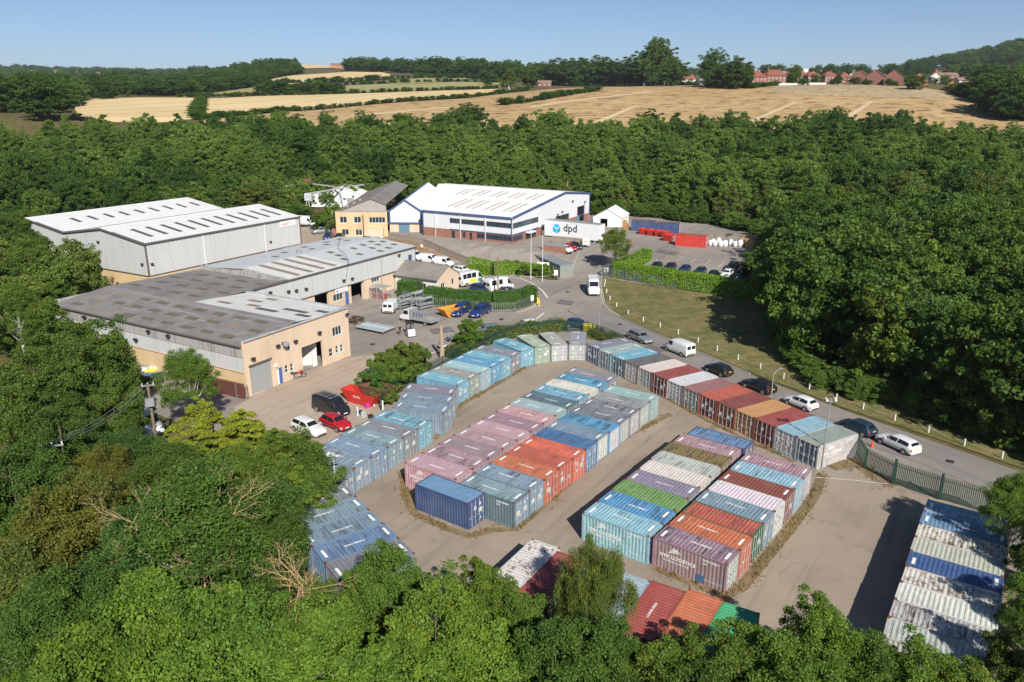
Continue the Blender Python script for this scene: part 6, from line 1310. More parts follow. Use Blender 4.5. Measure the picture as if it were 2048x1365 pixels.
# --- trees in front of the camera, one by one
FG = [
 ('lime', 300, 1125, 11.5, 4.0, 'bright', 'bright green broad tree low beside the big ash with bare branches'),
 ('syc', 480, 1200, 10.5, 3.8, 'bright', 'leafy bright green tree below the ash with bare branches'),
 ('lime', 165, 1230, 11, 3.9, 'bright', 'bright green tree in the lower corner by the dark thicket'),
 ('syc', 630, 1215, 9.5, 3.8, 'lime', 'fresh green dome-shaped tree below the yellow-keyed sycamore'),
 ('syc', 860, 1180, 9.5, 3.5, 'bright', 'bright green tree in front of the bend of grey containers'),
 ('lime', 945, 1235, 9, 3.8, 'lime', 'sunlit lime-green tree at the lower edge by the weeping tree'),
 ('syc', 765, 1095, 8.5, 3.3, 'mid', 'sycamore hung with yellow keys over the curving container row'),
 ('syc', 620, 1165, 7.5, 2.8, 'mid', 'sycamore hung with yellow keys behind the bare golden branches'),
 ('lime', 965, 1118, 8.5, 2.4, 'bright', 'upright green tree in front of the rust-edged white container'),
 ('lime', 1035, 1180, 7.5, 2.4, 'mid', 'green tree overlapping the rust-edged white container'),
 ('wil', 1188, 1085, 9.5, 2.8, 'olive', 'drooping fine-leaved tree in front of the lettered light blue container'),
 ('syc', 1120, 1255, 8.5, 3.6, 'dark', 'dark leafy tree below the weeping tree'),
 ('lime', 1330, 1275, 7.0, 3.0, 'mid', 'green tree below the red and orange container roofs'),
 ('syc', 1450, 1285, 7.0, 3.0, 'mid', 'green tree below the emerald container'),
 ('syc', 1235, 1250, 7.0, 2.4, 'dark', 'dark green tree below the pale blue container roof'),
 ('lime', 1645, 1205, 8, 3.0, 'bright', 'bright green tree at the foot of the open yard'),
 ('lime', 1560, 1262, 8, 3.2, 'mid', 'mid green tree beside the emerald container roof'),
 ('syc', 1740, 1275, 6.5, 2.8, 'mid', 'leafy tree in front of the shaded container row'),
 ('syc', 1860, 1305, 6.5, 2.8, 'bright', 'sunlit tree below the rust-stained container roofs'),
 ('lime', 1955, 1325, 6.5, 2.8, 'mid', 'low tree in the corner below the tree-shaded containers'),
 ('ash', 2050, 940, 8.5, 2.6, 'mid', 'tall green tree by the end of the green palisade fence'),
 ('lime', 2125, 1030, 7.5, 2.6, 'dark', 'dark tree at the frame edge over the blue container roofs'),
 ('syc', 2100, 1150, 6.5, 2.4, 'mid', 'green tree leaning over the royal blue container roof'),
 ('syc', 2075, 1260, 6.5, 2.4, 'dark', 'dark tree overhanging the rusted white container roofs'),
 ('ash', 400, 910, 14, 5.8, 'dark', 'big dark ash with bare golden branches'),
 ('ash', 505, 985, 11, 3.7, 'dark', 'dark fine-leaved ash against the grey ribbed container'),
 ('ash', 300, 985, 12, 4.6, 'teal', 'bluish dark ash beside the browning tree'),
 ('cyp', 395, 780, 10.5, 5.2, 'yellow', 'yellow-tipped cypress beside the workshop corner'),
 ('cyp', 478, 800, 10.5, 5.0, 'yellow', 'yellow-green cypress in front of the roller door'),
 ('cyp', 545, 838, 10, 4.6, 'lime', 'lime-green cypress beside the parked white car'),
 ('syc', 596, 862, 9, 3.0, 'mid', 'dark green tree spilling over the parked white car'),
 ('ash', 480, 880, 9.5, 3.2, 'bright', 'bright green tree between the cypresses and the big ash'),
 ('ash', 365, 690, 10, 3.3, 'mid', 'slender-stemmed ash standing against the workshop side wall'),
 ('syc', 160, 645, 13, 4.8, 'dark', 'large dark sycamore at the rear corner of the workshop'),
 ('syc', 60, 700, 13, 5.0, 'dark', 'dark sycamore beside the pole with the cross-arm'),
 ('syc', 210, 745, 9.5, 3.4, 'dark', 'dark tree beside the utility pole in the side yard'),
 ('syc', 105, 815, 10, 4.2, 'deep', 'very dark tree behind the cross-arm pole'),
 ('ash', 245, 850, 9, 3.6, 'teal', 'dull green tree next to the parked vehicles in the side yard'),
 ('ash', 200, 885, 9, 3.2, 'brown', 'brown-tinged tree beside the cross-arm pole'),
 ('syc', 95, 985, 10.5, 4.2, 'brown', 'browning orange-green tree in the wood at the edge'),
 ('syc', 150, 945, 9.5, 3.6, 'olive', 'olive tree merging with the browning one'),
 ('syc', 10, 900, 11, 4.4, 'dark', 'dark tree at the picture edge beside the browning tree'),
 ('lime', 30, 1060, 10, 4.0, 'olive', 'olive green tree at the picture edge below the browning tree'),
 ('ash', 90, 1150, 10, 4.2, 'dark', 'dark bushy tree at the lower edge of the wood'),
 ('cyp', 40, 1270, 8, 3.0, 'lime', 'pale yellow-green tree in the lowest corner'),
 ('ash', 330, 880, 9.5, 3.6, 'dark', 'dark green tree in front of the parked vehicles'),
 ('lime', 760, 1270, 9, 3.6, 'bright', 'bright tree at the lower edge between two green domes'),
 ('syc', 380, 1300, 10, 4.2, 'bright', 'lowest bright green tree under the ash'),
 ('lime', 1240, 1330, 7, 3.2, 'dark', 'dark low tree at the bottom edge below the red container'),
 ('syc', 1600, 1340, 7.5, 3.4, 'mid', 'low mid green tree at the bottom edge below the open yard'),
 ('syc', 1400, 1345, 7, 3.2, 'dark', 'low dark tree at the bottom edge below the orange container'),
 ('syc', 25, 425, 13, 4.6, 'dark', 'dark tree covering the far bay of the pale warehouse'),
 ('syc', 50, 480, 12, 4.2, 'mid', 'green tree against the pale warehouse gable'),
 ('ash', 20, 560, 12, 4.4, 'mid', 'fine-leaved tree at the edge below the warehouse gable'),
 ('lime', 75, 545, 8.5, 3.0, 'bright', 'small bright tree beside the warehouse plinth door'),
]
for (k, px, py, H, Rr, tone, lab) in FG: ptree(k, px, py, H, Rr, tone, lab, group='trees round the container yard', name='cypress_tree' if k == 'cyp' else 'weeping_tree' if k == 'wil' else 'ash_tree' if k == 'ash' else 'broadleaf_tree')
# bare golden branches of the dying ash
def bare_branches(seed, base, n, L):
    rg = random.Random(seed); m = MB()
    def grow(p, d, l, r, dep):
        q = p + d * l; m.cyl(p, q, r, r * .6, 5, False)
        if dep:
            for _ in range(rg.choice((2, 3))):
                dd = (d + Vector((rg.gauss(0, .55), rg.gauss(0, .55), rg.gauss(.08, .4)))).normalized(); grow(q, dd, l * rg.uniform(.5, .8), r * .6, dep - 1)
    for _ in range(n):
        a = rg.uniform(0, 6.28); grow(Vector(base) + Vector((rg.uniform(-.4, .4), rg.uniform(-.4, .4), 0)), Vector((math.cos(a) * .9, math.sin(a) * .9, rg.uniform(.3, .9))).normalized(), L, .034, 4)
    return m.mesh('bare_branches', M_deadwood)
for i, (px, py, z, n, L, lab) in enumerate([(325, 1075, 9.8, 4, 1.5, 'forked'), (430, 1000, 12.0, 5, 1.5, 'tall'), (600, 1130, 8.8, 6, 1.2, 'spreading'), (585, 1170, 8.4, 6, 1.2, 'low'), (265, 1010, 12.0, 5, 1.3, 'thin'), (400, 1100, 9.8, 4, 1.5, 'arching')]):
    p = at(px, py, z); t = empty('dead_tree', (p.x, p.y, 0), 0, f'{lab} bare golden dead tree sticking out of the dark ash wood, {ORD[i]} of six', 'dead tree', 'bare golden dead branches')
    mobj('branches', bare_branches(i, (0, 0, z - 1.5), n, L), t); MB().cyl((0, 0, -.2), (0, 0, z - 1.4), .10, .05, 8).build('trunk', M_deadwood, t)
# --- woods round the estate
LAWN_W = [(G(*q).x, G(*q).y) for q in [(1202, 553), (1300, 560), (1530, 560), (1545, 640), (1575, 735), (1700, 790), (1900, 862), (2110, 945), (2110, 962), (1900, 888), (1700, 822), (1500, 746), (1330, 673), (1252, 639), (1212, 606)]]
CLEAR = [(PAVED_W, 3.5), (LAWN_W, 2.0), ([(-60, 139), (-126, 178), (-106, 212), (-42, 176)], 3), ([(-25, 185), (2, 174), (23, 210), (-18, 236), (-46, 230), (-46, 185)], 2.5), ([(-28, 88), (-70, 110), (-56, 134), (-40, 118), (-20, 104)], 4), ([(-66, 178), (-42, 178), (-42, 236), (-66, 226)], 1),
         ([(20, 176), (75, 168), (72, 196), (24, 212)], 1)]
def clear(x, y, extra=0.0): return all(not inpoly(x, y, P) and edist(x, y, P) > b + extra for P, b in CLEAR)
rg = random.Random(11); pts_ = []; cell = {}
def far_enough(x, y, d):
    i, j = int(x // 10), int(y // 10)
    for a in (i - 1, i, i + 1):
        for b in (j - 1, j, j + 1):
            for (u, v) in cell.get((a, b), ()):
                if (u - x) ** 2 + (v - y) ** 2 < d * d: return False
    return True
for _ in range(26000):
    r_ = math.sqrt(rg.uniform(72 ** 2, 375 ** 2)); a_ = R(rg.uniform(-41, 41)); x, y = r_ * math.sin(a_), r_ * math.cos(a_)
    d_ = 5.0 if r_ < 170 else 6.0
    if not far_enough(x, y, d_) or not clear(x, y): continue
    if r_ < 130 and a_ < 0 and y < 100: continue
    cell.setdefault((int(x // 10), int(y // 10)), []).append((x, y)); pts_.append((r_, x, y))
pts_.sort(); NIND = 240
kinds_n = ['syc_m', 'syc_n', 'ash_m', 'bir_m', 'bir_n', 'lime_m']; WOOD = []
lowf = lambda x, y: math.sin(x * .031 + 1.3) + math.sin(y * .027 + .4) + .7 * math.sin((x + y) * .05)
for i, (r_, x, y) in enumerate(pts_):
    az = math.degrees(math.atan2(x, y)); right = az > 12 and r_ < 190; q = lowf(x, y)
    if right: k = rg.choice(['syc_m', 'syc_n', 'ash_m', 'syc_m', 'lime_m']); tone = rg.choice(['dark', 'deep', 'dark', 'mid', 'teal']); H = rg.uniform(12, 16.5) if r_ < 150 else rg.uniform(11, 15)
    else:
        k = rg.choice(['bir_m', 'bir_n', 'syc_n', 'ash_m', 'pop_m', 'bir_m', 'bir_m'] if q > 0 else ['syc_m', 'oak_m', 'ash_m', 'bir_n', 'lime_m', 'pop_m']); tone = rg.choice(['birch', 'mid', 'birch', 'olive', 'bright', 'bright'] if q > .2 else ['mid', 'dark', 'birch', 'deep', 'dark', 'olive']); H = rg.choice((rg.uniform(7, 11), rg.uniform(9, 14), rg.uniform(12, 16))) * (1.1 if q < -1 else 1.0)
        e = min(edist(x, y, P) for P, b in CLEAR)
        if e < 14: H *= .78
    Rr = H * rg.uniform(.30, .42)
    if i < NIND:
        px_, py_, _d = project((x, y, terr(x, y) + H)); 
        if right: where = ('beside the depot car park' if px_ < 1620 and py_ < 560 else 'overhanging the lawn' if px_ < 1680 else 'above the brambles along the lane' if py_ > 640 else 'deep behind the lawn' if px_ < 1850 else 'deep behind the lane'); grp = 'trees in the tall wood beyond the lawn and lane'
        else: where = ('at the edge beside the pale warehouse' if px_ < 180 else 'behind the pale warehouse' if px_ < 520 else 'behind the gantry crane' if px_ < 760 else 'behind the depot' if px_ < 1190 else 'behind the skips and bulk bags' if px_ < 1560 else 'in the wood above the car park'); grp = 'trees in the wood behind the warehouses'
        nm = 'birch_tree' if 'bir' in k else 'broadleaf_tree'; tw = dict(dark='dark green', deep='very dark', mid='mid green', teal='bluish green', birch='pale green', olive='olive green', bright='bright green')[tone]; sz = 'tall' if H > 13 else 'low' if H < 9 else 'middling'
        tree(k, x, y, H, Rr, tone, f"{sz} {tw} {'feathery birch' if 'bir' in k else 'leafy broadleaf tree'} {where}", group=grp, name=nm)
    else: WOOD.append((x, y, terr(x, y), H, Rr, tone, k))
# --- woods too dense and far to count: one mass each, leaf crowns instanced on points
def wood_leaf_mat():
    t = NT('wood_leaves'); a = t.n('ShaderNodeAttribute', attribute_name='rnd'); k = t.n('ShaderNodeAttribute', attribute_name='tone', attribute_type='INSTANCER'); r = a.outputs['Fac']
    base = t.ramp(k.outputs['Fac'], [(0.0, (.054, .116, .026)), (.45, (.114, .196, .040)), (1.0, (.198, .290, .068))])
    cc = t.mix(r, t.mix(1.0, base, (.62, .72, .75), 'MULTIPLY'), t.mix(1.0, base, (1.42, 1.28, 1.05), 'MULTIPLY')); t.done(cc, .6, 0, .15); tr = t.n('ShaderNodeBsdfTranslucent'); t.l(t.mix(1.0, cc, (1.3, 1.35, .7), 'MULTIPLY'), tr.inputs[0])
    mx = t.n('ShaderNodeMixShader'); mx.inputs[0].default_value = .42; t.l(t.p.outputs[0], mx.inputs[1]); t.l(tr.outputs[0], mx.inputs[2]); t.l(mx.outputs[0], t.o.inputs[0]); return t.m
M_wood = wood_leaf_mat(); WC = bpy.data.collections.new('wood_crowns'); WK = ['syc_m', 'syc_n', 'ash_m', 'lime_m', 'oak_m', 'pop_m', 'bir_m', 'bir_n']
for i, k in enumerate(WK):
    me = PROTO[k][0].copy(); me.materials.clear(); me.materials.append(M_wood); o = bpy.data.objects.new('%02d_crown' % i, me); WC.objects.link(o)
def mass_nodes():
    ng = bpy.data.node_groups.new('wood_scatter', 'GeometryNodeTree'); ng.interface.new_socket('Geometry', in_out='INPUT', socket_type='NodeSocketGeometry'); ng.interface.new_socket('Geometry', in_out='OUTPUT', socket_type='NodeSocketGeometry')
    N = lambda ty: ng.nodes.new(ty); gi, go = N('NodeGroupInput'), N('NodeGroupOutput'); iop = N('GeometryNodeInstanceOnPoints'); ci = N('GeometryNodeCollectionInfo'); ci.inputs['Collection'].default_value = WC; ci.inputs['Separate Children'].default_value = True; ci.inputs['Reset Children'].default_value = True
    def attr(nm, ty): q = N('GeometryNodeInputNamedAttribute'); q.data_type = ty; q.inputs['Name'].default_value = nm; return q.outputs['Attribute']
    L = ng.links.new; L(gi.outputs[0], iop.inputs['Points']); L(ci.outputs[0], iop.inputs['Instance']); iop.inputs['Pick Instance'].default_value = True; L(attr('idx', 'INT'), iop.inputs['Instance Index']); L(attr('rot', 'FLOAT_VECTOR'), iop.inputs['Rotation']); L(attr('scl', 'FLOAT_VECTOR'), iop.inputs['Scale']); L(iop.outputs[0], go.inputs[0]); return ng
NG = mass_nodes()
def wood_mass(name, trees_, label, cat='wood', coarse=False, col_=None):
    g = np.random.default_rng(len(trees_)); n = len(trees_); me = bpy.data.meshes.new(name); me.vertices.add(n); me.vertices.foreach_set('co', np.array([t[:3] for t in trees_], dtype=np.float32).ravel())
    idx, rot, scl, ton = [], [], [], []
    for (x, y, z, H, Rr, tone, k) in trees_:
        i = (WK.index(k) if k in WK else int(g.integers(0, 5))); h0, r0 = PROTO[WK[i]][2:]; idx.append(i); rot.append((0, 0, g.uniform(0, 6.28))); scl.append((Rr / r0, Rr / r0 * g.uniform(.85, 1.15), H / h0)); ton.append(min(1, max(0, dict(dark=.16, deep=.04, teal=.15, mid=.42, olive=.55, birch=.75, bright=.85).get(tone, .4) + g.uniform(-.12, .12))))
    for nm, ty, val, key in (('idx', 'INT', idx, 'value'), ('rot', 'FLOAT_VECTOR', rot, 'vector'), ('scl', 'FLOAT_VECTOR', scl, 'vector'), ('tone', 'FLOAT', ton, 'value')):
        a = me.attributes.new(nm, ty, 'POINT'); a.data.foreach_set(key, np.array(val, dtype=np.int32 if ty == 'INT' else np.float32).ravel())
    me.materials.append(M_wood); o = mobj(name, me); md = o.modifiers.new('scatter', 'NODES'); md.node_group = NG; return tag(o, label, cat, kind='stuff')
wood_mass('woodland', WOOD, 'dense mixed woodland filling the valley behind the depot')
def edge_line(pts, step, H0, H1, seed, w=3.0, tones=('mid', 'olive', 'dark', 'birch')):
    g = random.Random(seed); out = []; P = [G(*q) for q in pts]
    for a, b in zip(P[:-1], P[1:]):
        n = max(1, int((b - a).length / step))
        for i in range(n):
            q = a.lerp(b, (i + g.random()) / n) + Vector((g.uniform(-w, w), g.uniform(-w, w), 0)); H = g.uniform(H0, H1); out.append((q.x, q.y, terr(q.x, q.y) - .2, H, H * g.uniform(.5, .8), g.choice(tones), 'x'))
    return out
ug = edge_line([(1530, 560), (1545, 610), (1560, 650), (1590, 725), (1640, 758), (1720, 784), (1800, 812), (1900, 845), (2100, 918)], .8, 1.6, 3.0, 41, 1.2) + edge_line([(1640, 764), (1800, 808), (1950, 852), (2100, 905)], .6, 2.0, 3.4, 42, 1.6) + edge_line([(1530, 560), (1545, 520), (1535, 470), (1450, 452), (1330, 436), (1200, 428)], 1.0, 2, 4.5, 43, 2)
ug += edge_line([(60, 470), (100, 520), (150, 560), (130, 600), (120, 640), (150, 720), (230, 790)], .8, 1.8, 4, 44, 2.5) + edge_line([(380, 404), (500, 412), (560, 418), (600, 440)], 1.0, 2, 4.5, 45, 2.5) + edge_line([(520, 398), (640, 388), (740, 384), (800, 372)], 1.2, 3, 6, 46, 3)
wood_mass('undergrowth', ug, 'brambles and scrub along the wood edges', 'undergrowth')
def scatter_px(n, poly, H0, H1, seed, tones=('dark', 'mid', 'dark', 'deep'), spread=(.38, .55)):
    """trees rooted where random pixels of an outline meet the ground"""
    g = random.Random(seed); xs = [p[0] for p in poly]; ys = [p[1] for p in poly]; out = []
    for _ in range(n * 20):
        px, py = g.uniform(min(xs), max(xs)), g.uniform(min(ys), max(ys))
        if not inpoly(px, py, poly): continue
        p = hit(px, py); H = g.uniform(H0, H1); out.append((p.x, p.y, p.z, H, H * g.uniform(*spread), g.choice(tones), g.choice(kinds_n)))
        if len(out) >= n: break
    return out
def line_px(pts, step, H0, H1, seed, tones=('dark', 'mid', 'deep'), spread=(.5, .8)):
    g = random.Random(seed); out = []; P = [hit(*q) for q in pts]
    for a, b in zip(P[:-1], P[1:]):
        n = max(1, int((b - a).length / step))
        for i in range(n):
            q = a.lerp(b, (i + g.random() * .6) / n); H = g.uniform(H0, H1); out.append((q.x, q.y, terr(q.x, q.y), H, H * g.uniform(*spread), g.choice(tones), 'x'))
    return out
hw = scatter_px(230, [(250, 190), (350, 190), (506, 173), (525, 160), (598, 148), (596, 132), (470, 138), (330, 165), (250, 180)], 13, 19, 21) + line_px([(260, 191), (350, 192), (506, 174.5), (522, 163), (600, 149)], 8, 11, 15, 22)
wood_mass('hillside_wood', hw, 'dark wood covering the hillside above the wheat field', coarse=True, col_=(.064, .108, .034))
lw_ = scatter_px(300, [(-60, 235), (140, 215), (150, 204), (250, 196), (250, 185), (330, 168), (260, 170), (-60, 178)], 12, 19, 23) + scatter_px(200, [(-60, 180), (330, 172), (440, 148), (250, 152), (-60, 144)], 16, 26, 24)
wood_mass('valley_wood', lw_, 'wooded valley stretching away beyond the wheat field', coarse=True, col_=(.064, .108, .034))
fw = scatter_px(140, [(-60, 146), (270, 152), (420, 150), (420, 148), (-60, 141)], 14, 26, 25, spread=(.6, 1.1)); wood_mass('skyline_wood', fw, 'far wooded skyline beyond the valley', coarse=True, col_=(.06, .095, .05))
mw = scatter_px(130, [(690, 140), (770, 145), (860, 148), (960, 153), (1090, 166), (1090, 160), (960, 147), (700, 133)], 14, 24, 26, spread=(.4, .6)) + line_px([(700, 142), (800, 146), (960, 155), (1090, 168)], 12, 13, 22, 27); wood_mass('ridge_wood', mw, 'line of mixed trees along the ridge above the pastures', coarse=True, col_=(.064, .108, .034))
# wooded hill behind the houses
hp = [(1500, 1090, 1500), (0, 0, 0)]
def hillz(x, y): 
    u, v = (x - 1230) / 300, (y - 1480) / 420; return terr(x, y) + 82 * math.exp(-(u * u + v * v) * 1.1)
drape('wooded_hill', [(500, 1050), (1700, 1050), (1700, 2100), (500, 2100)], -2, M_turf, 60, hf=hillz)
g_ = random.Random(31); ht = []
for _ in range(1500):
    x, y = g_.uniform(700, 1700), g_.uniform(1050, 1750); 
    if math.exp(-(((x - 1230) / 300) ** 2 + ((y - 1480) / 420) ** 2) * 1.1) < .10: continue
    px_, py_, d = project((x, y, 100)); 
    if px_ > 2250 or px_ < 1500: continue
    H = g_.uniform(14, 22); ht.append((x, y, hillz(x, y), H, H * g_.uniform(.5, .65), g_.choice(['dark', 'deep', 'mid', 'dark']), 'x'))
wood_mass('hill_wood', ht[:600], 'wooded hill rising behind the brick houses', coarse=True, col_=(.064, .108, .034))
bw = scatter_px(120, [(1350, 160), (1700, 158), (1880, 158), (2100, 160), (2100, 150), (1350, 150)], 12, 20, 33); wood_mass('village_trees', bw, 'trees standing behind the village rooftops', coarse=True, col_=(.064, .108, .034))
hd = []
for pts, st, a, b in [([(400, 240), (560, 223.5), (760, 208), (940, 196), (1058, 182)], 4, 2.2, 3.6), ([(392, 240), (404, 198)], 4, 3, 5), ([(360, 196), (500, 193), (700, 188), (830, 184), (1000, 178)], 5, 2.5, 4), ([(1000, 212), (1060, 205), (1110, 196), (1200, 183)], 4, 2.5, 5), ([(520, 172), (700, 164.5), (800, 158), (960, 159)], 8, 4, 7), ([(860, 153), (960, 158), (1004, 166)], 8, 3, 5),
    ([(690, 171), (900, 164.5), (1004, 166)], 8, 3, 5), ([(1350, 172), (1500, 178), (1560, 171)], 4, 2, 4), ([(1900, 184), (1960, 206), (2048, 236), (2150, 255)], 4, 4, 7), ([(520, 188), (600, 186), (690, 187)], 6, 7, 12)]: hd += line_px(pts, st, a, b, len(hd), spread=(.6, 1.0))
wood_mass('hedgerow', hd, 'hedgerows dividing the fields on the far slope', 'hedgerow', coarse=True, col_=(.064, .108, .034))
rk = scatter_px(70, [(1088, 172), (1350, 172), (1350, 166), (1088, 167)], 15, 22, 51, ('deep', 'dark', 'deep'), (.4, .5)) + scatter_px(26, [(1278, 171), (1345, 171), (1345, 167), (1278, 167)], 23, 34, 52, ('dark', 'mid', 'dark'), (.24, .32)) + line_px([(1420, 175), (1500, 178)], 9, 12, 19, 53, ('deep', 'dark'), (.4, .5)) + scatter_px(26, [(1960, 232), (2100, 258), (2100, 190), (1960, 200)], 13, 22, 54, ('dark', 'mid', 'deep'), (.45, .6)) + line_px([(1605, 172), (1690, 170), (1760, 172), (1850, 178)], 14, 3, 6, 55, ('mid', 'dark'), (.6, .9))
rk += scatter_px(42, [(1500, 169), (1850, 171), (2060, 176), (2060, 152), (1500, 152)], 4, 8.5, 57, ('dark', 'mid', 'deep', 'olive'), (.45, .6))
wood_mass('ridge_trees', rk, 'big dark trees massed along the field crest beside the houses')
# countable trees on the ridge
RT = [('syc_m', 1112, 172, 118, .75, 'deep'), ('syc_n', 1150, 172, 116, .6, 'deep'), ('syc_m', 1190, 172, 113, .7, 'deep'), ('syc_n', 1225, 172, 118, .6, 'dark'), ('syc_m', 1268, 172, 112, .7, 'deep'), ('pop_m', 1288, 172, 94, .32, 'dark'), ('oak_m', 1310, 172, 80, .36, 'dark'), ('pop_m', 1330, 172, 86, .30, 'mid'), ('syc_n', 1345, 173, 120, .55, 'deep'), ('ash_m', 1424, 174, 97, .34, 'dark'), ('syc_m', 1470, 178, 114, .55, 'deep'), ('syc_n', 1445, 178, 128, .6, 'deep'),
      ('bir_m', 1018, 182, 133, .45, 'mid'), ('syc_n', 1060, 176, 136, .5, 'dark'), ('syc_n', 975, 170, 140, .6, 'dark'), ('lime_m', 1990, 235, 150, .55, 'dark'), ('syc_m', 2040, 240, 160, .6, 'dark'), ('syc_n', 1930, 196, 160, .6, 'mid'), ('syc_n', 1830, 180, 148, .7, 'mid'), ('ash_m', 1588, 171, 130, .35, 'mid'), ('syc_m', 1670, 252, 214, .55, 'deep'), ('syc_n', 1740, 256, 232, .6, 'dark'), ('syc_m', 940, 256, 207, .75, 'deep'), ('syc_n', 885, 262, 226, .6, 'dark'), ('syc_n', 805, 262, 226, .6, 'dark'), ('syc_n', 845, 153, 128, .7, 'dark'), ('syc_n', 870, 152, 112, .5, 'deep'), ('lime_m', 100, 240, 168, .8, 'dark')]
for i, (k, px, pb, pt, asp, tone) in enumerate(RT):
    p = hit(px, pb); lo, hi = 1.0, 90.0
    for _ in range(40):
        m_ = (lo + hi) / 2
        if project((p.x, p.y, p.z + m_))[1] > pt: lo = m_
        else: hi = m_
    tree(k, p.x, p.y, m_, m_ * asp, tone, f"{'very tall' if m_ > 25 else 'dark' if tone in ('deep', 'dark') else 'green'} tree standing out on the field edge, {ORD2[i % 21]} {'in the crest row' if i < 21 else 'among the stragglers'}", group='trees on the far field edge', z=p.z)
# ---------------------------------------------------------------- hedges
def hedge(pts, w, h, tone, label, seed=1, leaf=.24, per=70, name='hedge', jag=.12, group=None):
    """a clipped hedge: leaf quads over a box swept along ground points, with a dark inner core"""
    P = [G(*q) for q in pts]; hh = h; h = max(h) if isinstance(h, tuple) else h; tot = sum((b - a).length for a, b in zip(P[:-1], P[1:])); acc = 0.0; g = np.random.default_rng(seed); t = empty(name, P[0], 0, label, 'hedge', group); o = np.array(P[0]); V = []
    core = MB()  # dark box added inside the leaves so the hedge is not see-through
    for a, b in zip(P[:-1], P[1:]):
        d = b - a; L = math.hypot(d.x, d.y); dn = np.array([d.x / L, d.y / L, 0]); nn = np.array([-dn[1], dn[0], 0]); ar = L * (2 * h + w); n = int(ar * per)
        s = g.random(n); u = g.random(n) * (2 * h + w); side = np.where(u < h, -1, np.where(u < h + w, 0, 1)); off = np.where(side == 0, (u - h) / w * 2 - 1, side) * w / 2; zz = np.where(side == -1, u, np.where(side == 0, h, 2 * h + w - u))
        base = np.array(a)[None] + np.array(d)[None] * s[:, None]; lump = jag * (np.sin(s * L * 1.9) + np.sin(s * L * .8 + zz * 2)) * .6 + g.normal(size=n) * jag * .6
        p = base + nn[None] * (off + np.sign(off) * lump * (side != 0))[:, None]; p[:, 2] += zz + lump * (side == 0); nor = np.where((side == 0)[:, None], np.array([0, 0, 1.]), nn[None] * side[:, None] + np.array([0, 0, .4]))
        nr = unit(nor + g.normal(size=(n, 3)) * .55); tt = unit(np.cross(nr, g.normal(size=(n, 3)))); bb = np.cross(nr, tt); sc_ = g.uniform(.7, 1.3, n)[:, None] * leaf / 2
        p[:, 2] += (zz / h) * 0 if not isinstance(hh, tuple) else (zz / h) * ((hh[0] + (hh[1] - hh[0]) * ((acc + s * L) / tot)) - h)
        V.append(np.stack([p - tt * sc_, p + bb * sc_ * .65, p + tt * sc_, p - bb * sc_ * .65], 1).reshape(-1, 3) - o)
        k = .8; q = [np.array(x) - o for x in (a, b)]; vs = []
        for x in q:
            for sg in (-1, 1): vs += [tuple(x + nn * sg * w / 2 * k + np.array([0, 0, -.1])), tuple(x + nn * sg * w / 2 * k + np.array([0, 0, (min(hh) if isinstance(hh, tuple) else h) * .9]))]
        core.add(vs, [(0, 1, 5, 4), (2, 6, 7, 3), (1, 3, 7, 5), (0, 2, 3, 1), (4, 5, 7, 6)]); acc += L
    V = np.concatenate(V); n = len(V) // 4; rr = np.repeat(g.random(n), 4); f = mobj('foliage', fast_mesh('foliage', V, quads(n), M_leaf, {'rnd': rr}), t); f.color = (*TONE[tone], 1); core.build('dark_core', plain('hedge_core', (.03, .045, .014), .9), t); return t
TONE['laurel'] = (.165, .31, .034); TONE['cupr'] = (.07, .17, .03)
hedge([(1230, 550), (1300, 563.5), (1400, 580), (1530, 602)], 2.8, 2.9, 'laurel', 'bright laurel hedge between the lawn fence and the depot car park', 1)
hedge([(1230, 545), (1262, 532), (1296, 520)], 2.2, 2.4, 'laurel', 'short return of bright laurel hedge beside the lone tree', 2)
hedge([(938, 514), (985, 526), (1040, 538), (1104, 551)], 2.2, (3.0, 1.7), 'laurel', 'bright sloping laurel hedge in front of the grey site cabin', 3)
hedge([(852, 606), (920, 613), (985, 618), (1040, 615), (1066, 603)], 1.8, 2.9, 'cupr', 'clipped dark conifer hedge behind the blue pickups', 4, .2, 110)
hedge([(800, 592), (842, 598)], 1.8, 3.0, 'cupr', 'short tall conifer hedge beside the wire cage', 5, .2, 110)
hedge([(905, 718), (950, 692), (1000, 676), (1060, 666), (1130, 659)], 2.6, 1.5, 'olive', 'unkempt grassy hedge behind the fan of containers', 6, .22, 60, jag=.3); hedge([(1182, 672), (1215, 683), (1240, 690)], 2.0, 1.2, 'olive', 'scrubby grass patch behind the slate end container', 7, .22, 60, jag=.3)
for i, (px, py, r_) in enumerate([(1013, 545, 1.5), (1030, 547, 1.6), (1048, 552, 1.4), (1063, 551, 1.1), (1077, 553, 1.3), (1094, 551, 1.4), (1000, 540, 1.2)]):
    p = G(px, py); tree('bush', p.x, p.y, r_ * 1.7, r_, 'bright' if i % 2 else 'mid', f'rounded shrub in the bed below the laurel hedge, {ORD[i]} along the kerb', cat='shrub', group='rounded shrubs by the kerb', name='round_shrub')
for (px, py, H, Rr, tone, lab) in [(830, 758, 4.6, 2.6, 'mid', 'tall bush behind the sky blue container row'), (795, 775, 3.9, 2.8, 'mid', 'spreading bush beside the rusty skip'), (752, 788, 3.4, 2.4, 'dark', 'low dark bush behind the skips'), (815, 738, 3.8, 2.3, 'olive', 'rough bush at the edge of the old yard'), (775, 755, 3.6, 2.4, 'mid', 'leafy bush over the green fence'), (772, 805, 2.0, 1.6, 'olive', 'weedy bush beside the slate turned container')]:
    p = G(px, py); tree('bush', p.x, p.y, H, Rr, tone, lab, cat='bush', group='bushes behind the containers', name='bush')
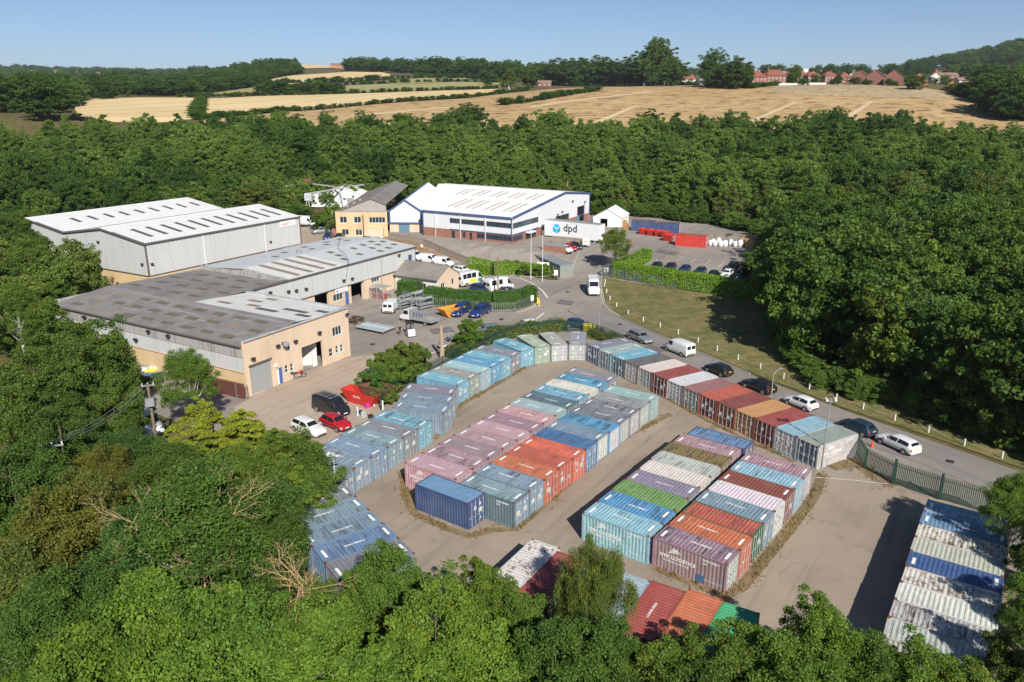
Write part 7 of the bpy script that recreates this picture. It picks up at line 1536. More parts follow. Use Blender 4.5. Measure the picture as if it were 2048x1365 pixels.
for (k, px, py, H, Rr, tone, lab) in [('lime', 938, 702, 5.2, 1.9, 'bright', 'small bright tree beside the silver hatchback'), ('ash', 1230, 540, 9.5, 3.3, 'birch', 'slender lone tree at the end of the laurel hedge'), ('bir_n', 668, 468, 9.5, 2.9, 'bright', 'birch standing in front of the white gantry shed'), ('bir_n', 590, 430, 8, 2.2, 'birch', 'young birch beside the pale warehouse gable'), ('bir_n', 560, 420, 9, 2.4, 'birch', 'second young birch behind the pale warehouse'), ('lime_m', 640, 462, 4.5, 2.2, 'mid', 'low tree at the foot of the gantry')]:
    p = G(px, py); tree(k, p.x, p.y, H, Rr, tone, lab, group=None, name='young_tree')
# ---------------------------------------------------------------- fences
M_pgreen = plain('green_palisade', (.022, .075, .05), .5, .2, var=.15); M_pgrey = plain('grey_palisade', (.24, .255, .25), .5, .4, var=.2); M_fwood = plain('weathered_fence_wood', (.27, .235, .19), .9, var=.3, scale=4)
def palisade(pts, h, mat, label, sp=.155, name='palisade_fence', board=.07, bay=2.75, thick=.018):
    P = [G(*q) for q in pts]; t = empty(name, P[0], 0, label, 'fence'); o = P[0]
    for a, b in zip(P[:-1], P[1:]):
        d = b - a; L = d.length; ang = math.atan2(d.y, d.x); nb = max(1, round(L / bay)); dn = d / L; nn = Vector((-dn.y, dn.x, 0)) * .05
        for i in range(nb + 1):
            q = a.lerp(b, i / nb) - o; MB().cbox((q.x, q.y, terr(q.x + o.x, q.y + o.y) - o.z + h / 2 - .05), (.09, .09, h - .1), ang).build('post', mat, t)
        for i in range(nb):
            p0, p1 = a.lerp(b, i / nb) - o, a.lerp(b, (i + 1) / nb) - o
            for z in (.35, h - .4): m = MB(); m.cyl(Vector((p0.x, p0.y, p0.z + z)) + nn, Vector((p1.x, p1.y, p1.z + z)) + nn, .035, n=4); m.build('rail', mat, t)
            m = MB(); n = max(2, int((p1 - p0).length / sp))
            for k in range(n):
                q = p0.lerp(p1, (k + .5) / n) + nn * 2; zt = h + (.0 if board > .1 else 0)
                c, s_ = math.cos(ang), math.sin(ang); vs = [(q.x + x * c - y * s_, q.y + x * s_ + y * c, q.z + z) for (x, z) in ((-board / 2, .05), (board / 2, .05), (board / 2, zt - .1), (0, zt), (-board / 2, zt - .1)) for y in (-thick / 2, thick / 2)]
                m.add(vs, [(0, 2, 4, 6, 8), (9, 7, 5, 3, 1), (0, 1, 3, 2), (2, 3, 5, 4), (4, 5, 7, 6), (6, 7, 9, 8), (8, 9, 1, 0)])
            tag(m.build('pales', mat, t), kind='stuff')
    return t
palisade([(1709, 908), (1728, 939), (1783, 969)], 2.3, M_pgreen, 'dark green palisade fence from the grey lettered container to the gate')
palisade([(1786, 970), (1876, 1000)], 2.4, M_pgreen, 'dark green palisade gate leaf across the yard entrance', name='palisade_gate', bay=3.2); palisade([(1879, 1001), (1975, 1030)], 2.4, M_pgreen, 'second dark green gate leaf running under the trees', name='palisade_gate', bay=3.2)
for i, (px, py) in enumerate([(1785, 969.5), (1877.5, 1000.5)]): t = empty('gate_post', G(px, py), R(-40), ['stout dark green gate post at the fence end', 'stout dark green gate post between the two leaves'][i], 'gate post'); MB().box(-.1, -.1, 0, .1, .1, 2.6).build('post_body', M_pgreen, t); MB().box(-.12, -.12, 2.6, .12, .12, 2.64).build('cap', M_pgreen, t)
palisade([(1203, 553), (1300, 570), (1400, 585), (1530, 606)], 2.0, M_pgrey, 'grey palisade fence along the lawn in front of the laurel hedge', sp=.3, board=.12); palisade([(1203, 552), (1228, 534)], 2.0, M_pgrey, 'short grey palisade panel beside the depot drive', sp=.3, board=.12)
palisade([(862, 614), (985, 626), (1030, 625), (1064, 612)], 1.9, M_pgrey, 'pale palisade fence in front of the conifer hedge', sp=.35, board=.07); palisade([(806, 602), (858, 611)], 2.0, M_pgrey, 'pale palisade fence behind the scrap racks', sp=.3, board=.1)
palisade([(762, 822), (785, 795), (830, 772), (885, 740), (935, 712), (985, 690), (1040, 673), (1120, 664), (1185, 670), (1245, 694)], 2.0, M_pgreen, 'dark green palisade fence round the back of the container yard', sp=.2)
palisade([(779, 480), (846, 489), (898, 497), (938, 505)], 1.8, M_fwood, 'weathered board fence along the top of the rubble bank', sp=.2, board=.19, name='board_fence', thick=.025); palisade([(1105, 487), (1150, 491), (1178, 495)], 1.8, M_fwood, 'board fence under the depot trailer', sp=.2, board=.19, name='board_fence', thick=.025)
palisade([(1405, 478), (1480, 484), (1530, 489)], 1.8, M_fwood, 'board fence behind the white bulk bags', sp=.2, board=.19, name='board_fence', thick=.025)
# white verge posts with a rope
VP = [(1210, 567), (1208.5, 574), (1213, 587), (1219.7, 601), (1233, 615), (1256, 630), (1286, 644), (1320, 656), (1356, 670), (1395.7, 686), (1433.8, 703), (1475.8, 721), (1520, 739), (1566.7, 759), (1618, 780), (1672, 801), (1725.6, 820), (1788.7, 843), (1856, 867), (1927.6, 893), (2003, 919)]
Q = [G(*q) for q in VP]
for i, q in enumerate(Q):
    t = empty('verge_post', (q.x, q.y, q.z), R(20), f'short white wooden post on the lane verge, {ORD2[i]} from the depot drive', 'post', 'white posts along the verge'); MB().box(-.07, -.07, 0, .07, .07, .8).build('post_body', M_wframe, t); MB().box(-.08, -.08, .8, .08, .08, .84).build('cap', M_wframe, t)
m = MB()
for a, b in zip(Q[5:-1], Q[6:]):
    pts = [a.lerp(b, k / 5) + Vector((0, 0, .68 - .18 * (1 - (2 * k / 5 - 1) ** 2))) for k in range(6)]; m.tube(pts, .018, 4)
tag(m.build('verge_rope', plain('pale_rope', (.5, .42, .3), .9)), 'sagging pale rope strung between the white verge posts', 'rope')
# ---------------------------------------------------------------- poles
M_pole = plain('grey_lamp_post', (.36, .37, .37), .45, .4, var=.15); M_twood = plain('pole_wood', (.20, .145, .095), .9, var=.3); M_wpole = plain('white_pole', (.7, .7, .68), .5)
def hgt(b, py):
    lo, hi = 0., 40.
    for _ in range(40):
        m_ = (lo + hi) / 2
        if project((b.x, b.y, b.z + m_))[1] > py: lo = m_
        else: hi = m_
    return m_
b = G(1198, 664); h_ = hgt(b, 546); t = empty('lamp_post', b, 0, 'tall straight grey lamp post at the road junction', 'lamp post'); MB().cyl((0, 0, 0), (0, 0, 1.2), .12, n=10).build('base', M_pole, t); MB().cyl((0, 0, 1.2), (0, 0, h_), .075, .05, n=10).build('column', M_pole, t); MB().box(-.12, -.5, h_, .12, .2, h_ + .1).build('lantern', M_pole, t)
b = G(1541, 806); h_ = hgt(b, 748); t = empty('lamp_post', b, R(30), 'bent grey lamp post behind the lane-side containers', 'lamp post'); MB().cyl((0, 0, 0), (0, 0, h_), .09, .06, n=10).build('column', M_pole, t); MB().cyl((0, 0, h_), (.9, 0, h_ + .45), .05, n=8).build('arm', M_pole, t); MB().box(.8, -.12, h_ + .4, 1.4, .12, h_ + .52).build('lantern', M_pole, t)
def cctv(px, py, top, lab, mat, cams=2):
    b = G(px, py); h_ = hgt(b, top); t = empty('camera_pole', b, 0, lab, 'camera pole'); MB().cyl((0, 0, 0), (0, 0, h_), .07, .06, n=10).build('column', mat, t); MB().box(-.5, -.05, h_ - .35, .5, .05, h_ - .27).build('crossbar', mat, t)
    for k in range(cams): x = -.42 + k * .84; MB().cyl((x, -.25, h_ - .15), (x, .2, h_ - .1), .12, n=8).build('camera', M_wframe, t); MB().cyl((x, 0, h_ - .3), (x, 0, h_ - .1), .03, n=6).build('bracket', mat, t)
cctv(1643, 938, 797, 'grey camera pole rising in front of the grey lettered container', M_pole); cctv(674, 1010, 906, 'white camera pole at the bend of the container rows', M_wpole, 1)
m_poles = []
def telegraph(px, py, H, lab, arm=1.6, box=False):
    b = at(px, py, H); b.z = 0; t = empty('telegraph_pole', (b.x, b.y, 0), R(20), lab, 'telegraph pole'); MB().cyl((0, 0, -.3), (0, 0, H), .17, .12, n=10).build('pole_shaft', M_twood, t); MB().box(-arm / 2, -.06, H - .25, arm / 2, .06, H - .13).build('cross_arm', M_grey, t)
    for x in (-arm / 2 + .1, 0, arm / 2 - .1): MB().cyl((x, 0, H - .13), (x, 0, H + .12), .05, .04, n=8).build('insulator', M_wframe, t)
    if box: MB().box(-.4, -.55, H - 2.2, .4, -.14, H - 1.4).build('transformer', M_grey, t)
    m_poles.append([t.matrix_basis @ Vector((x, 0, H + .1)) for x in (-arm / 2 + .1, 0, arm / 2 - .1)]); return t
telegraph(103, 888, 9.5, 'wooden telegraph pole with metal cross-arm rising from the wood'); telegraph(295, 768, 8.5, 'utility pole with transformer box in the side yard', 1.2, True)
m = MB()
for a, b in zip(m_poles[0], m_poles[1]): m.tube([a.lerp(b, k / 8) + Vector((0, 0, -.8 * (1 - (2 * k / 8 - 1) ** 2))) for k in range(9)], .016, 4)
tag(m.build('power_line', M_pole), 'three thin power lines slung between the two poles', 'power line')
b = G(996, 594); h_ = hgt(b, 514); t = empty('wooden_pole', b, 0, 'plain wooden pole behind the conifer hedge', 'pole'); MB().cyl((0, 0, 0), (0, 0, h_), .14, .10, n=10).build('pole_shaft', M_twood, t); MB().cyl((0, 0, h_), (0, 0, h_ + .15), .05, n=8).build('cap', M_grey, t)
for px, py, tp, lab in ((1062, 528, 461, 'white flagpole behind the site cabin'), (1085, 534, 463, 'second white flagpole behind the site cabin, closer to the trailer')): b = G(px, py); h_ = hgt(b, tp); t = empty('flagpole', b, 0, lab, 'flagpole'); MB().cyl((0, 0, 0), (0, 0, h_), .07, .045, n=8).build('shaft', M_wpole, t); MB().sphere((0, 0, h_ + .06), .09).build('finial', M_wpole, t)
# dead stump with stubs
b = G(884, 718); h_ = hgt(b, 652); t = empty('pollarded_tree', b, 0, 'bare pollarded dead trunk beside the silver hatchback', 'dead tree'); M_stump = plain('bare_pale_wood', (.38, .28, .2), .9, var=.3, scale=4, bump=.5)
MB().cyl((0, 0, -.1), (.05, 0, h_ * .45), .36, .28, n=10).build('trunk', M_stump, t); MB().cyl((.05, 0, h_ * .45), (-.02, 0, h_), .28, .16, n=10).build('upper_trunk', M_stump, t)
for a, e, r_ in (((0, 0, h_ * .9), (.45, 0, h_ * 1.02), .1), ((0, 0, h_ * .5), (1.0, -.1, h_ * .62), .06), ((1.0, -.1, h_ * .62), (1.15, -.1, h_ * .95), .03), ((0, 0, h_ * .7), (-.3, .1, h_ * .78), .09)): MB().cyl(a, e, r_, r_ * .5, n=6).build('stub', M_stump, t)
# sign boards
def board(px, py, w, h, z, ang, txt, lab, matb=M_white, mt=None, size=.2):
    b = G(px, py); t = empty('sign_board', b, R(ang), lab, 'sign'); 
    for x in (-w / 2 + .08, w / 2 - .08): MB().cyl((x, .03, 0), (x, .03, z + h), .035, n=6).build('post', M_grey, t)
    MB().box(-w / 2, -.05, z, w / 2, -.02, z + h).build('panel', matb, t)
    if txt: o = mobj('lettering', marks_mesh(max(3, len(txt)), w * .7, size * .6, len(txt), mt or M_redlet), t); o.location = (-w / 2 + .1, -.055, z + h / 2 - size * .35)
board(1086, 545, 2.6, 1.3, 1.0, -15, 'WELCOME', 'white sign board standing in the shrub bed', size=.42); board(1112, 541, .8, 1.1, .9, -15, 'STOP', 'small red-lettered notice beside the drive', size=.26); board(1064, 613, .6, 1.0, 1.0, 30, 'NO', 'small red and white notice on the hedge corner', size=.3); board(1212, 553, .9, .9, .9, -8, 'STOP', 'small notice on the lawn palisade', size=.26); board(1172, 496, 1.8, 1.6, .6, -30, 'P', 'white notice board under the trailer', size=.5); board(844, 500, .5, .7, .6, -20, '', 'tiny white notice on the rubble bank')
t = empty('bollard', G(1078, 613), 0, 'yellow bollard at the hedge corner', 'bollard'); MB().cyl((0, 0, 0), (0, 0, 1.0), .12, n=12).build('body', M_yel, t); MB().sphere((0, 0, 1.0), .12).build('cap', M_yel, t)
t = empty('bollard', G(1075, 607), 0, 'second yellow bollard behind the hedge corner one', 'bollard'); MB().cyl((0, 0, 0), (0, 0, 1.0), .12, n=12).build('body', M_yel, t); MB().sphere((0, 0, 1.0), .12).build('cap', M_yel, t)
t = empty('utility_cabinet', G(1178, 664), R(-20), 'yellow utility cabinet behind the slate container', 'cabinet'); MB().box(-.9, -.3, 0, .9, .3, 1.2).build('body', M_yel, t); MB().box(-.95, -.35, 1.2, .95, .35, 1.26).build('lid', M_yel, t)
# depot steps and brick ramp
rmp = empty('brick_ramp', G(1085, 500), R(-30), 'brick walled ramp at the depot entrance', 'ramp'); MB().box(0, 0, -.5, 5.5, .3, 1.1).build('ramp_wall', M_brick, rmp); MB().box(0, .31, -.5, 5.5, 2.2, .9).build('ramp_deck', M_fbase, rmp); MB().box(0, 2.21, -.5, 5.5, 2.5, 1.1).build('ramp_wall', M_brick, rmp); MB().box(-.3, .05, 1.1, 5.6, .12, 1.9).build('handrail', M_grey, rmp)
# ---------------------------------------------------------------- gantry and white shed behind the warehouses
gs = empty('white_shed', G(622, 414), 0, 'white gabled shed under the rusty gantry crane', 'shed'); gw, gl = 15.5, 16; M_shedw = plain('shed_white', (.66, .68, .70), .6, var=.08, dirt=.2)
wall(gs, (0, 0), (gw, 0), -.5, 3.6, M_shedw, [(11, 13.2, 0, 2.6)], 'front_wall', .1, top=[(0, 3.6), (.6, 5.8), (1, 3.6)]); wall(gs, (gw, 0), (gw, gl), -.5, 3.6, M_shedw, name='side_wall'); wall(gs, (0, gl), (0, 0), -.5, 3.6, M_shedw, name='side_wall'); roof(gs, 'roof_slope', [(-.2, -.2, 3.6), (gw * .6, -.2, 5.9), (gw * .6, gl, 5.9), (-.2, gl, 3.6)], M_rpale); roof(gs, 'roof_slope', [(gw * .6, -.2, 5.9), (gw + .2, -.2, 3.6), (gw + .2, gl, 3.6), (gw * .6, gl, 5.9)], M_rdpd); slab(gs, 'shutter', (0, 0), (gw, 0), 11, 13.2, 0, 2.6, -.1, -.05, M_grey)
gc = empty('gantry_crane', G(620, 420), 0, 'rusty white gantry crane with hanging cab and trestle legs', 'crane'); M_gw = plain('flaking_white_steel', (.52, .54, .55), .6, .2, var=.25, dirt=.5, dirtcol=(.22, .1, .06))
def gl_(px, py, z): q = at(px, py, 3 + z); return q - gc.location
gz = 6.6
ra, rb = gl_(528, 380, gz), gl_(660, 358, gz); rc1, rd1 = gl_(614, 388, gz - .3), gl_(738, 368, gz - .3)
for nm, a, b in (('runway_beam', ra, rb), ('runway_beam', rc1, rd1)): d = b - a; m = MB(); m.cyl(a, b, .26, n=4); m.build(nm, M_gw, gc)
br0, br1 = ra.lerp(rb, .5) + Vector((0, 0, .7)), rc1.lerp(rd1, .45) + Vector((0, 0, .7))
for o_ in (-.6, .6): m = MB(); m.cyl(br0 + Vector((o_, 0, 0)), br1 + Vector((o_, 0, 0)), .2, n=4); m.build('bridge_girder', M_gw if o_ < 0 else M_rust, gc)
c_ = br0.lerp(br1, .25); MB().cbox((c_.x, c_.y, c_.z + .8), (2.4, 1.6, 1.0)).build('trolley', M_rust, gc); c_ = rc1.lerp(rd1, .02); MB().cbox((c_.x, c_.y, c_.z - .9), (2.0, 1.8, 2.0)).build('operator_cab', M_gw, gc)
for q in (ra, rb, rc1, rd1, rc1.lerp(rd1, .5)):
    for s in (-.8, .8): MB().cyl((q.x + s, q.y, -gc.location.z + terr(q.x + gc.location.x, q.y + gc.location.y)), (q.x, q.y, q.z), .13, n=5).build('trestle_leg', M_gw, gc)
    MB().cyl((q.x - .45, q.y, q.z * .45), (q.x + .45, q.y, q.z * .45), .08, n=5).build('trestle_tie', M_gw, gc)
# side-yard clutter
for i, (nm, px, py, dm, mt, lab) in enumerate([('blue_drum_bin', 228, 722, (1.0, 1.0, 1.6), PN, 'blue bin at the dark end of the workshop side'), ('gas_tank', 245, 730, (2.2, .8, .8), M_rust, 'rusty tank against the workshop wall'), ('steel_trough', 262, 737, (2.4, 1.0, .6), M_grey, 'grey steel trough against the workshop wall'), ('dinghy', 290, 742, (3.4, 1.4, .7), PW, 'white dinghy by the workshop wall'), ('yellow_tarpaulin_crate', 305, 745, (1.4, 1.0, .6), M_yel, 'yellow covered crate beside the dinghy'), ('blue_ramp', 312, 752, (2.6, 1.0, .4), M_bdoor, 'blue trailer ramp beside the yellow crate'), ('white_box', 322, 742, (1.6, 1.2, .9), M_bag, 'white box beside the slender ash')]):
    t = empty(nm, G(px, py), R(-30 + 7 * i), lab, nm.split('_')[-1]); m = MB(); m.yprism([(-dm[0] / 2, .1), (dm[0] / 2 - .15, 0), (dm[0] / 2, dm[2] * .8), (dm[0] / 2 - .2, dm[2]), (-dm[0] / 2, dm[2] * .9)], -dm[1] / 2, dm[1] / 2); m.build('shell', mt, t); MB().box(-dm[0] * .3, -dm[1] * .3, dm[2] * .96, dm[0] * .2, dm[1] * .3, dm[2] + .08).build('cover', M_grey, t)
t = empty('rusty_wall_panel', G(452, 790), R(-28), 'dark red-brown steel panel beside the workshop corner gate', 'panel'); MB().box(-3.2, -.1, 0, 3.2, .1, 1.9).build('sheet', plain('oxide_panel', (.12, .04, .03), .7, var=.15), t); MB().box(-3.2, -.14, 1.85, 3.2, .14, 1.95).build('top_rail', M_rust, t)
palisade([(474, 797), (497, 800)], 2.0, M_pgrey, 'small open palisade gate at the workshop corner', sp=.25, name='yard_gate')
# patches and drains in the tarmac
M_pt = asphalt_mat('patched_tarmac', (.145, .135, .128), (.17, .155, .145), (.1, .095, .09))
for i, pg in enumerate([[(1300, 690), (1330, 702), (1320, 708), (1290, 696)], [(1120, 600), (1150, 604), (1144, 612), (1112, 608)], [(1660, 868), (1690, 878), (1680, 885), (1650, 874)], [(1000, 600), (1030, 596), (1040, 602), (1010, 606)], [(860, 660), (900, 655), (910, 664), (866, 670)], [(1320, 500), (1360, 506), (1350, 512), (1312, 505)]]): drape('tarmac_patch', GP(pg), .11, M_pt, 3)
for px, py in [(1240, 650), (1135, 585), (1500, 775), (1900, 925), (1003, 640), (745, 690)]: q = G(px, py, .11); tag(MB().cbox((q.x, q.y, q.z), (.7, .7, .01), R(-30)).build('manhole_cover', plain('iron_cover', (.06, .055, .05), .6, .4)), kind='structure')
# dry weeds hugging the container blocks
g_ = np.random.default_rng(5); VV = []; rw = []
for pts, w in WEEDS:
    P = [G(*q) for q in pts]
    for a, b in zip(P[:-1], P[1:]):
        n = int((b - a).length * 26); s = g_.random(n)[:, None]; p = np.array(a) * (1 - s) + np.array(b) * s; p[:, :2] += g_.normal(size=(n, 2)) * w * .28; keep = (np.sin(p[:, 0] * 1.7) + np.sin(p[:, 1] * 1.3) + g_.normal(size=n) * .5) > -.2; p = p[keep]; n = len(p)
        h = g_.uniform(.08, .38, n); az = g_.uniform(0, 6.28, n); dx = np.stack([np.cos(az), np.sin(az), np.zeros(n)], 1) * .05; ln = np.stack([g_.normal(size=n) * .12, g_.normal(size=n) * .12, h], 1); p[:, 2] = .1
        VV.append(np.stack([p - dx, p + dx, p + dx * .3 + ln, p - dx * .3 + ln], 1).reshape(-1, 3)); rw.append(np.repeat(g_.random(n), 4))
VV = np.concatenate(VV); o = mobj('weeds', fast_mesh('weeds', VV, quads(len(VV) // 4), M_leaf, {'rnd': np.concatenate(rw)})); o.color = (.22, .165, .07, 1); tag(o, 'dry weeds growing round the container blocks', 'weeds', kind='stuff')
# ---------------------------------------------------------------- village on the ridge
M_hb = brick_mat('house_brick', (.22, .075, .052), (.27, .095, .065), (.26, .2, .17)); M_tile = roof_mat('red_roof_tile', (.25, .085, .055), .5, (.15, .06, .045), 1, 12, .8); M_tileg = roof_mat('grey_roof_tile', (.20, .18, .17), .4, (.13, .12, .11), 1, 12, .8); M_tileb = roof_mat('brown_roof_tile', (.24, .15, .11), .4, (.15, .1, .08), 1, 12, .8); M_hw = plain('house_render', (.62, .58, .52), .9, var=.08); M_ob = plain('orange_brick', (.42, .17, .08), .9, var=.15); M_sol = NT('solar_panel').done((.03, .05, .1), .15, 0, .8)
def house(px, pb, w, d, h, rh, rz, wm, rm, label, hip=False, chim=1, nwin=3, solar=False, scale=1.0):
    b = hit(px, pb); t = empty('house', b, R(rz), label, 'house', 'village houses on the ridge'); t.scale = (scale,) * 3
    wn_ = []; 
    for k in range(nwin):
        s0 = w * (k + .5) / nwin - .7; wn_ += [(s0, s0 + 1.4, h * .58, h * .58 + 1.3), (s0, s0 + 1.4, .9, 2.2)]
    wall(t, (-w / 2, -d / 2), (w / 2, -d / 2), -1, h, wm, wn_, 'wall')
    for q in wn_: window(t, (-w / 2, -d / 2), (w / 2, -d / 2), *q, M_wframe, 2, 1, False, bar=.16)
    gt = None if hip else [(0, h), (.5, h + rh), (1, h)]
    wall(t, (w / 2, -d / 2), (w / 2, d / 2), -1, h, wm, [], 'wall', top=gt); wall(t, (-w / 2, d / 2), (-w / 2, -d / 2), -1, h, wm, [], 'wall', top=gt); wall(t, (w / 2, d / 2), (-w / 2, d / 2), -1, h, wm, name='wall')
    k = d / 2 if hip else 0; e = .4
    r1 = roof(t, 'roof_slope', [(-w / 2 - e, -d / 2 - e, h - .1), (w / 2 + e, -d / 2 - e, h - .1), (w / 2 + e - k, 0, h + rh), (-w / 2 - e + k, 0, h + rh)], rm); roof(t, 'roof_slope', [(w / 2 + e, d / 2 + e, h - .1), (-w / 2 - e, d / 2 + e, h - .1), (-w / 2 - e + k, 0, h + rh), (w / 2 + e - k, 0, h + rh)], rm)
    if hip:
        for s in (-1, 1): roof(t, 'roof_slope', [(s * (w / 2 + e), -d / 2 - e, h - .1), (s * (w / 2 + e), d / 2 + e, h - .1), (s * (w / 2 + e - k), 0, h + rh)], rm)
    for c in range(chim): x = (-w * .3 + c * w * .6) if chim > 1 else w * .1; MB().box(x - .4, -.35, h + rh * .6, x + .4, .35, h + rh + 1.2).build('chimney', wm if wm is not M_hw else M_hb, r1)
    if solar: rlight(t, r1, (-w / 2, -d / 2, h), (w / 2, -d / 2, h), (-w / 2, 0, h + rh), .2, .8, .3, .85, M_sol, 'solar_panel', .15)
    return t
HS = [(1372, 170, 12, 9, 4.5, 3.5, 12, M_hw, M_tile, 'white rendered house with red roof among the dark trees', False, 1, 3, False), (1340, 172, 10, 8, 3.0, 2.6, -8, M_hw, M_tileg, 'white gabled bungalow beside the dark trees', False, 0, 2, False), (1408, 172, 8, 7, 2.8, 2.0, 5, M_hw, M_tileg, 'small white outbuilding between the dark trees', False, 0, 2, False),
      (1510, 171, 12, 9, 5.5, 3.6, 20, M_hb, M_tile, 'red brick semi with hipped roof first past the trees', True, 1, 4, False), (1545, 169, 15, 9, 5.8, 3.8, 15, M_hb, M_tile, 'broad red brick house pair with white windows', True, 2, 5, False), (1580, 166, 10, 9, 5.6, 3.6, 18, M_hb, M_tile, 'red brick house behind the pale garden wall', True, 1, 3, False), (1622, 165, 12, 9, 5.6, 3.4, 10, M_hb, M_tile, 'red brick semi behind the round bushes', True, 1, 4, False), (1656, 165, 12, 9, 5.6, 3.4, 10, M_hb, M_tile, 'pale fronted brick semi with red roof', True, 1, 4, False), (1686, 167, 9, 8, 4.2, 3.4, 8, M_hb, M_tile, 'small red brick house with hipped red roof', True, 0, 2, False),
      (1718, 168, 14, 10, 5.4, 3.6, 62, M_hb, M_tileb, 'brown-roofed gabled brick house, first of the solar roof row', False, 0, 3, False), (1750, 169, 14, 10, 5.4, 3.8, 62, M_hb, M_tileb, 'gabled brick house with solar panels beside the brown-roofed one', False, 0, 3, True), (1787, 170, 15, 10, 5.4, 4.0, 62, M_hb, M_tileg, 'end gabled brick house with solar panels on the crest', False, 0, 3, True), (1838, 170, 13, 9, 4.2, 3.2, 60, M_ob, M_tileg, 'low orange-brick house behind the round trees', False, 0, 3, True), (1905, 182, 11, 8, 3.2, 3.0, 62, M_ob, M_tileg, 'orange-brick bungalow at the field corner', False, 0, 2, True),
      (1700, 153, 30, 9, 5, 3.4, 5, M_hw, M_tileg, 'long grey-roofed terrace behind the brick houses', False, 2, 6, False), (1780, 151, 30, 9, 5, 3.2, 2, M_hw, M_tileg, 'second long grey-roofed terrace farther back', False, 2, 6, False), (1745, 144, 16, 9, 5, 3.6, 40, M_hw, M_tileb, 'white gabled house high behind the terraces', False, 1, 3, False), (1640, 151, 22, 9, 4.5, 3.2, 4, M_hb, M_tile, 'red-roofed terrace seen over the semis', False, 2, 5, False), (1890, 158, 26, 9, 3.6, 3.0, 8, M_hb, M_tileb, 'long brown-roofed bungalow row below the wooded hill', False, 1, 5, False), (1960, 160, 26, 9, 3.6, 3.0, 5, M_hw, M_tileg, 'grey-roofed row below the wooded hill', False, 1, 5, False), (2020, 162, 24, 9, 3.6, 3.0, 4, M_hb, M_tileb, 'brown-roofed row at the picture edge below the wooded hill', False, 1, 5, False), (1935, 170, 22, 9, 3.4, 2.8, 6, M_hw, M_tileb, 'bungalow row beside the field-corner trees', False, 1, 4, False), (1600, 158, 14, 9, 5.4, 3.4, 14, M_hb, M_tile, 'red-roofed house peeping over the brick semis', True, 1, 3, False), (1480, 163, 14, 9, 5, 3.4, 12, M_hb, M_tile, 'red-roofed house behind the tallest dark tree', False, 1, 3, False)]
HX = [(1690, 150, 10), (1722, 149, 14), (1758, 150, 12), (1800, 152, 16), (1825, 150, 12), (1848, 153, 14), (1870, 150, 12), (1900, 153, 16), (1925, 151, 14), (1950, 153, 12), (1985, 152, 16), (2015, 154, 14), (2040, 152, 12), (1865, 165, 12), (1650, 152, 12), (1565, 155, 12)]
for i, (px, pb, w) in enumerate(HX): house(px, pb, w * 1.5, 10, 5.2, 4.0, [8, 60, 20, 75, 4][i % 5], [M_hb, M_hw, M_ob, M_hb][i % 4], [M_tileg, M_tileb, M_tile][i % 3], f"{['brick', 'white rendered', 'orange-brick', 'brick'][i % 4]} house with {['grey', 'brown', 'red'][i % 3]} roof in the rear village rows, {['near the solar roofs', 'beside the terrace', 'below the hill', 'by the sheds'][i // 4]}", False, 1, 3, False)
for q in HS: house(*q[:8], q[8], q[9], q[10], q[11], q[12], q[13], scale=1.15)
house(1088, 173, 14, 8, 3.2, 2.6, 5, M_hb, M_tileb, 'low farm buildings at the field edge beside the big dark trees', False, 0, 3, False); house(676, 137, 26, 12, 5, 4, 5, M_ob, M_tileb, 'brown farmhouse beside the hilltop wheat field', False, 1, 4, False); house(640, 130, 40, 16, 5, 4, 3, M_hw, M_rpale, 'pale farm barn on the hilltop', False, 0, 2, False)
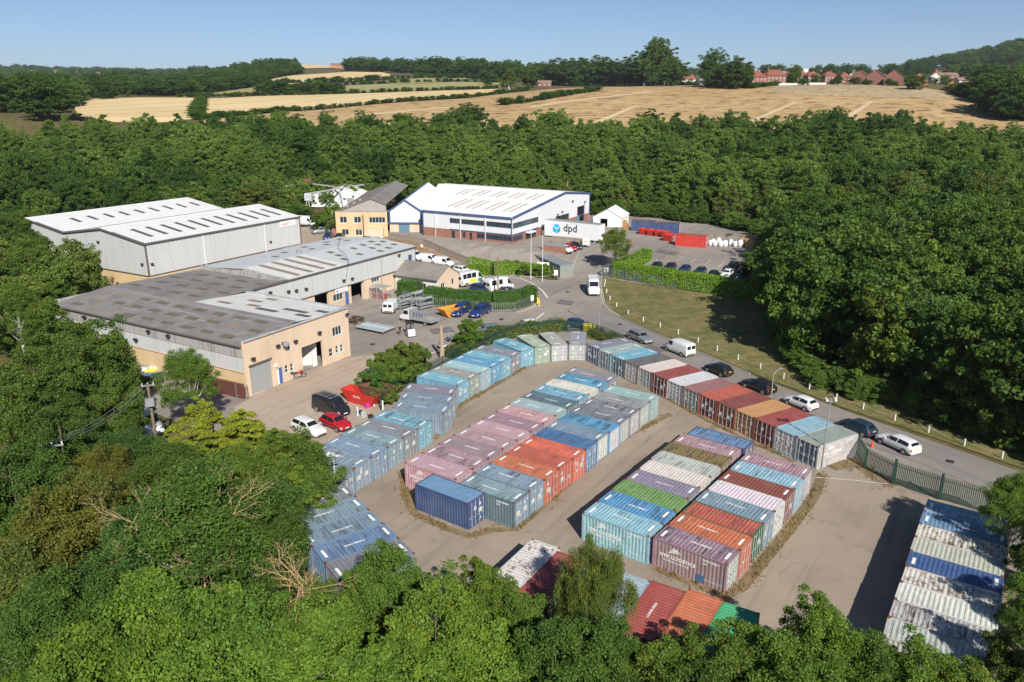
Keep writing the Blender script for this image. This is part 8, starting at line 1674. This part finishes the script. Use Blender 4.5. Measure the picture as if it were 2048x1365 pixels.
for i, (px, pb, w) in enumerate([(1785, 146, 60), (1860, 146, 80), (1600, 150, 40)]): b = hit(px, pb); t = empty('industrial_shed', b, R(3), ['long white industrial shed on the skyline', 'longer white industrial shed on the skyline towards the hill', 'small white industrial shed behind the red roofs'][i], 'shed'); wall(t, (-w / 2, 0), (w / 2, 0), 0, 12, M_wclad2, name='wall'); roof(t, 'roof_slope', [(-w / 2 - 1, -1, 12), (w / 2 + 1, -1, 12), (w / 2 + 1, 30, 14), (-w / 2 - 1, 30, 14)], M_rwhite)
gwm = MB(); P = [hit(*q) for q in [(1545, 172), (1600, 171), (1672, 170)]]
for a, b in zip(P[:-1], P[1:]): d = b - a; gwm.cbox(((a.x + b.x) / 2, (a.y + b.y) / 2, (a.z + b.z) / 2 + .8), (d.length, .4, 1.8), math.atan2(d.y, d.x))
tag(gwm.build('garden_wall', M_hw), 'pale garden wall in front of the brick semis', 'wall')
fs = [(60, 150, 18), (85, 152, 22), (110, 150, 16), (170, 154, 26), (195, 155, 20), (220, 154, 14), (45, 147, 20)]
for i, (px, pb, w) in enumerate(fs): house(px, pb, w * 1.5, 14, 8, 6, 10 * i, M_hw if i % 2 else M_ob, M_tileb, f'far pale building in the wooded valley, {ORD[i]} along the skyline', False, 0, 2, False)

# paler tramlines worn across the barley
M_track = field_mat('pale_track', (.52, .40, .24), (.56, .44, .27))
for pg in [[(1186, 246), (1272, 212), (1278, 213), (1200, 248)], [(1480, 252), (1590, 205), (1596, 206), (1492, 254)], [(1690, 235), (1740, 204), (1747, 205), (1702, 237)], [(1060, 214), (1300, 184), (1302, 186), (1062, 217)], [(700, 232), (900, 215), (902, 217), (702, 235)]]: drape('field_track', HP(pg), .36, M_track, 10)
# ---------------------------------------------------------------- air: thin even haze round the whole place
hz = MB(); hz.box(-9500, -9500, -6, 9500, 9500, 420); ho = hz.build('haze', None)
hm = bpy.data.materials.new('haze_air'); hm.use_nodes = True; hm.node_tree.nodes.clear(); vo = hm.node_tree.nodes.new('ShaderNodeVolumePrincipled'); mo = hm.node_tree.nodes.new('ShaderNodeOutputMaterial')
vo.inputs['Color'].default_value = (.80, .88, 1.0, 1); vo.inputs['Density'].default_value = .00006; vo.inputs['Anisotropy'].default_value = .1; hm.node_tree.links.new(vo.outputs[0], mo.inputs['Volume']); ho.data.materials.append(hm); tag(ho, kind='stuff')
for o in list(bpy.data.objects):
    if o.name.startswith(('lettering', 'roof_number')): o['kind'] = 'stuff'      # single strokes are too small to pick apart
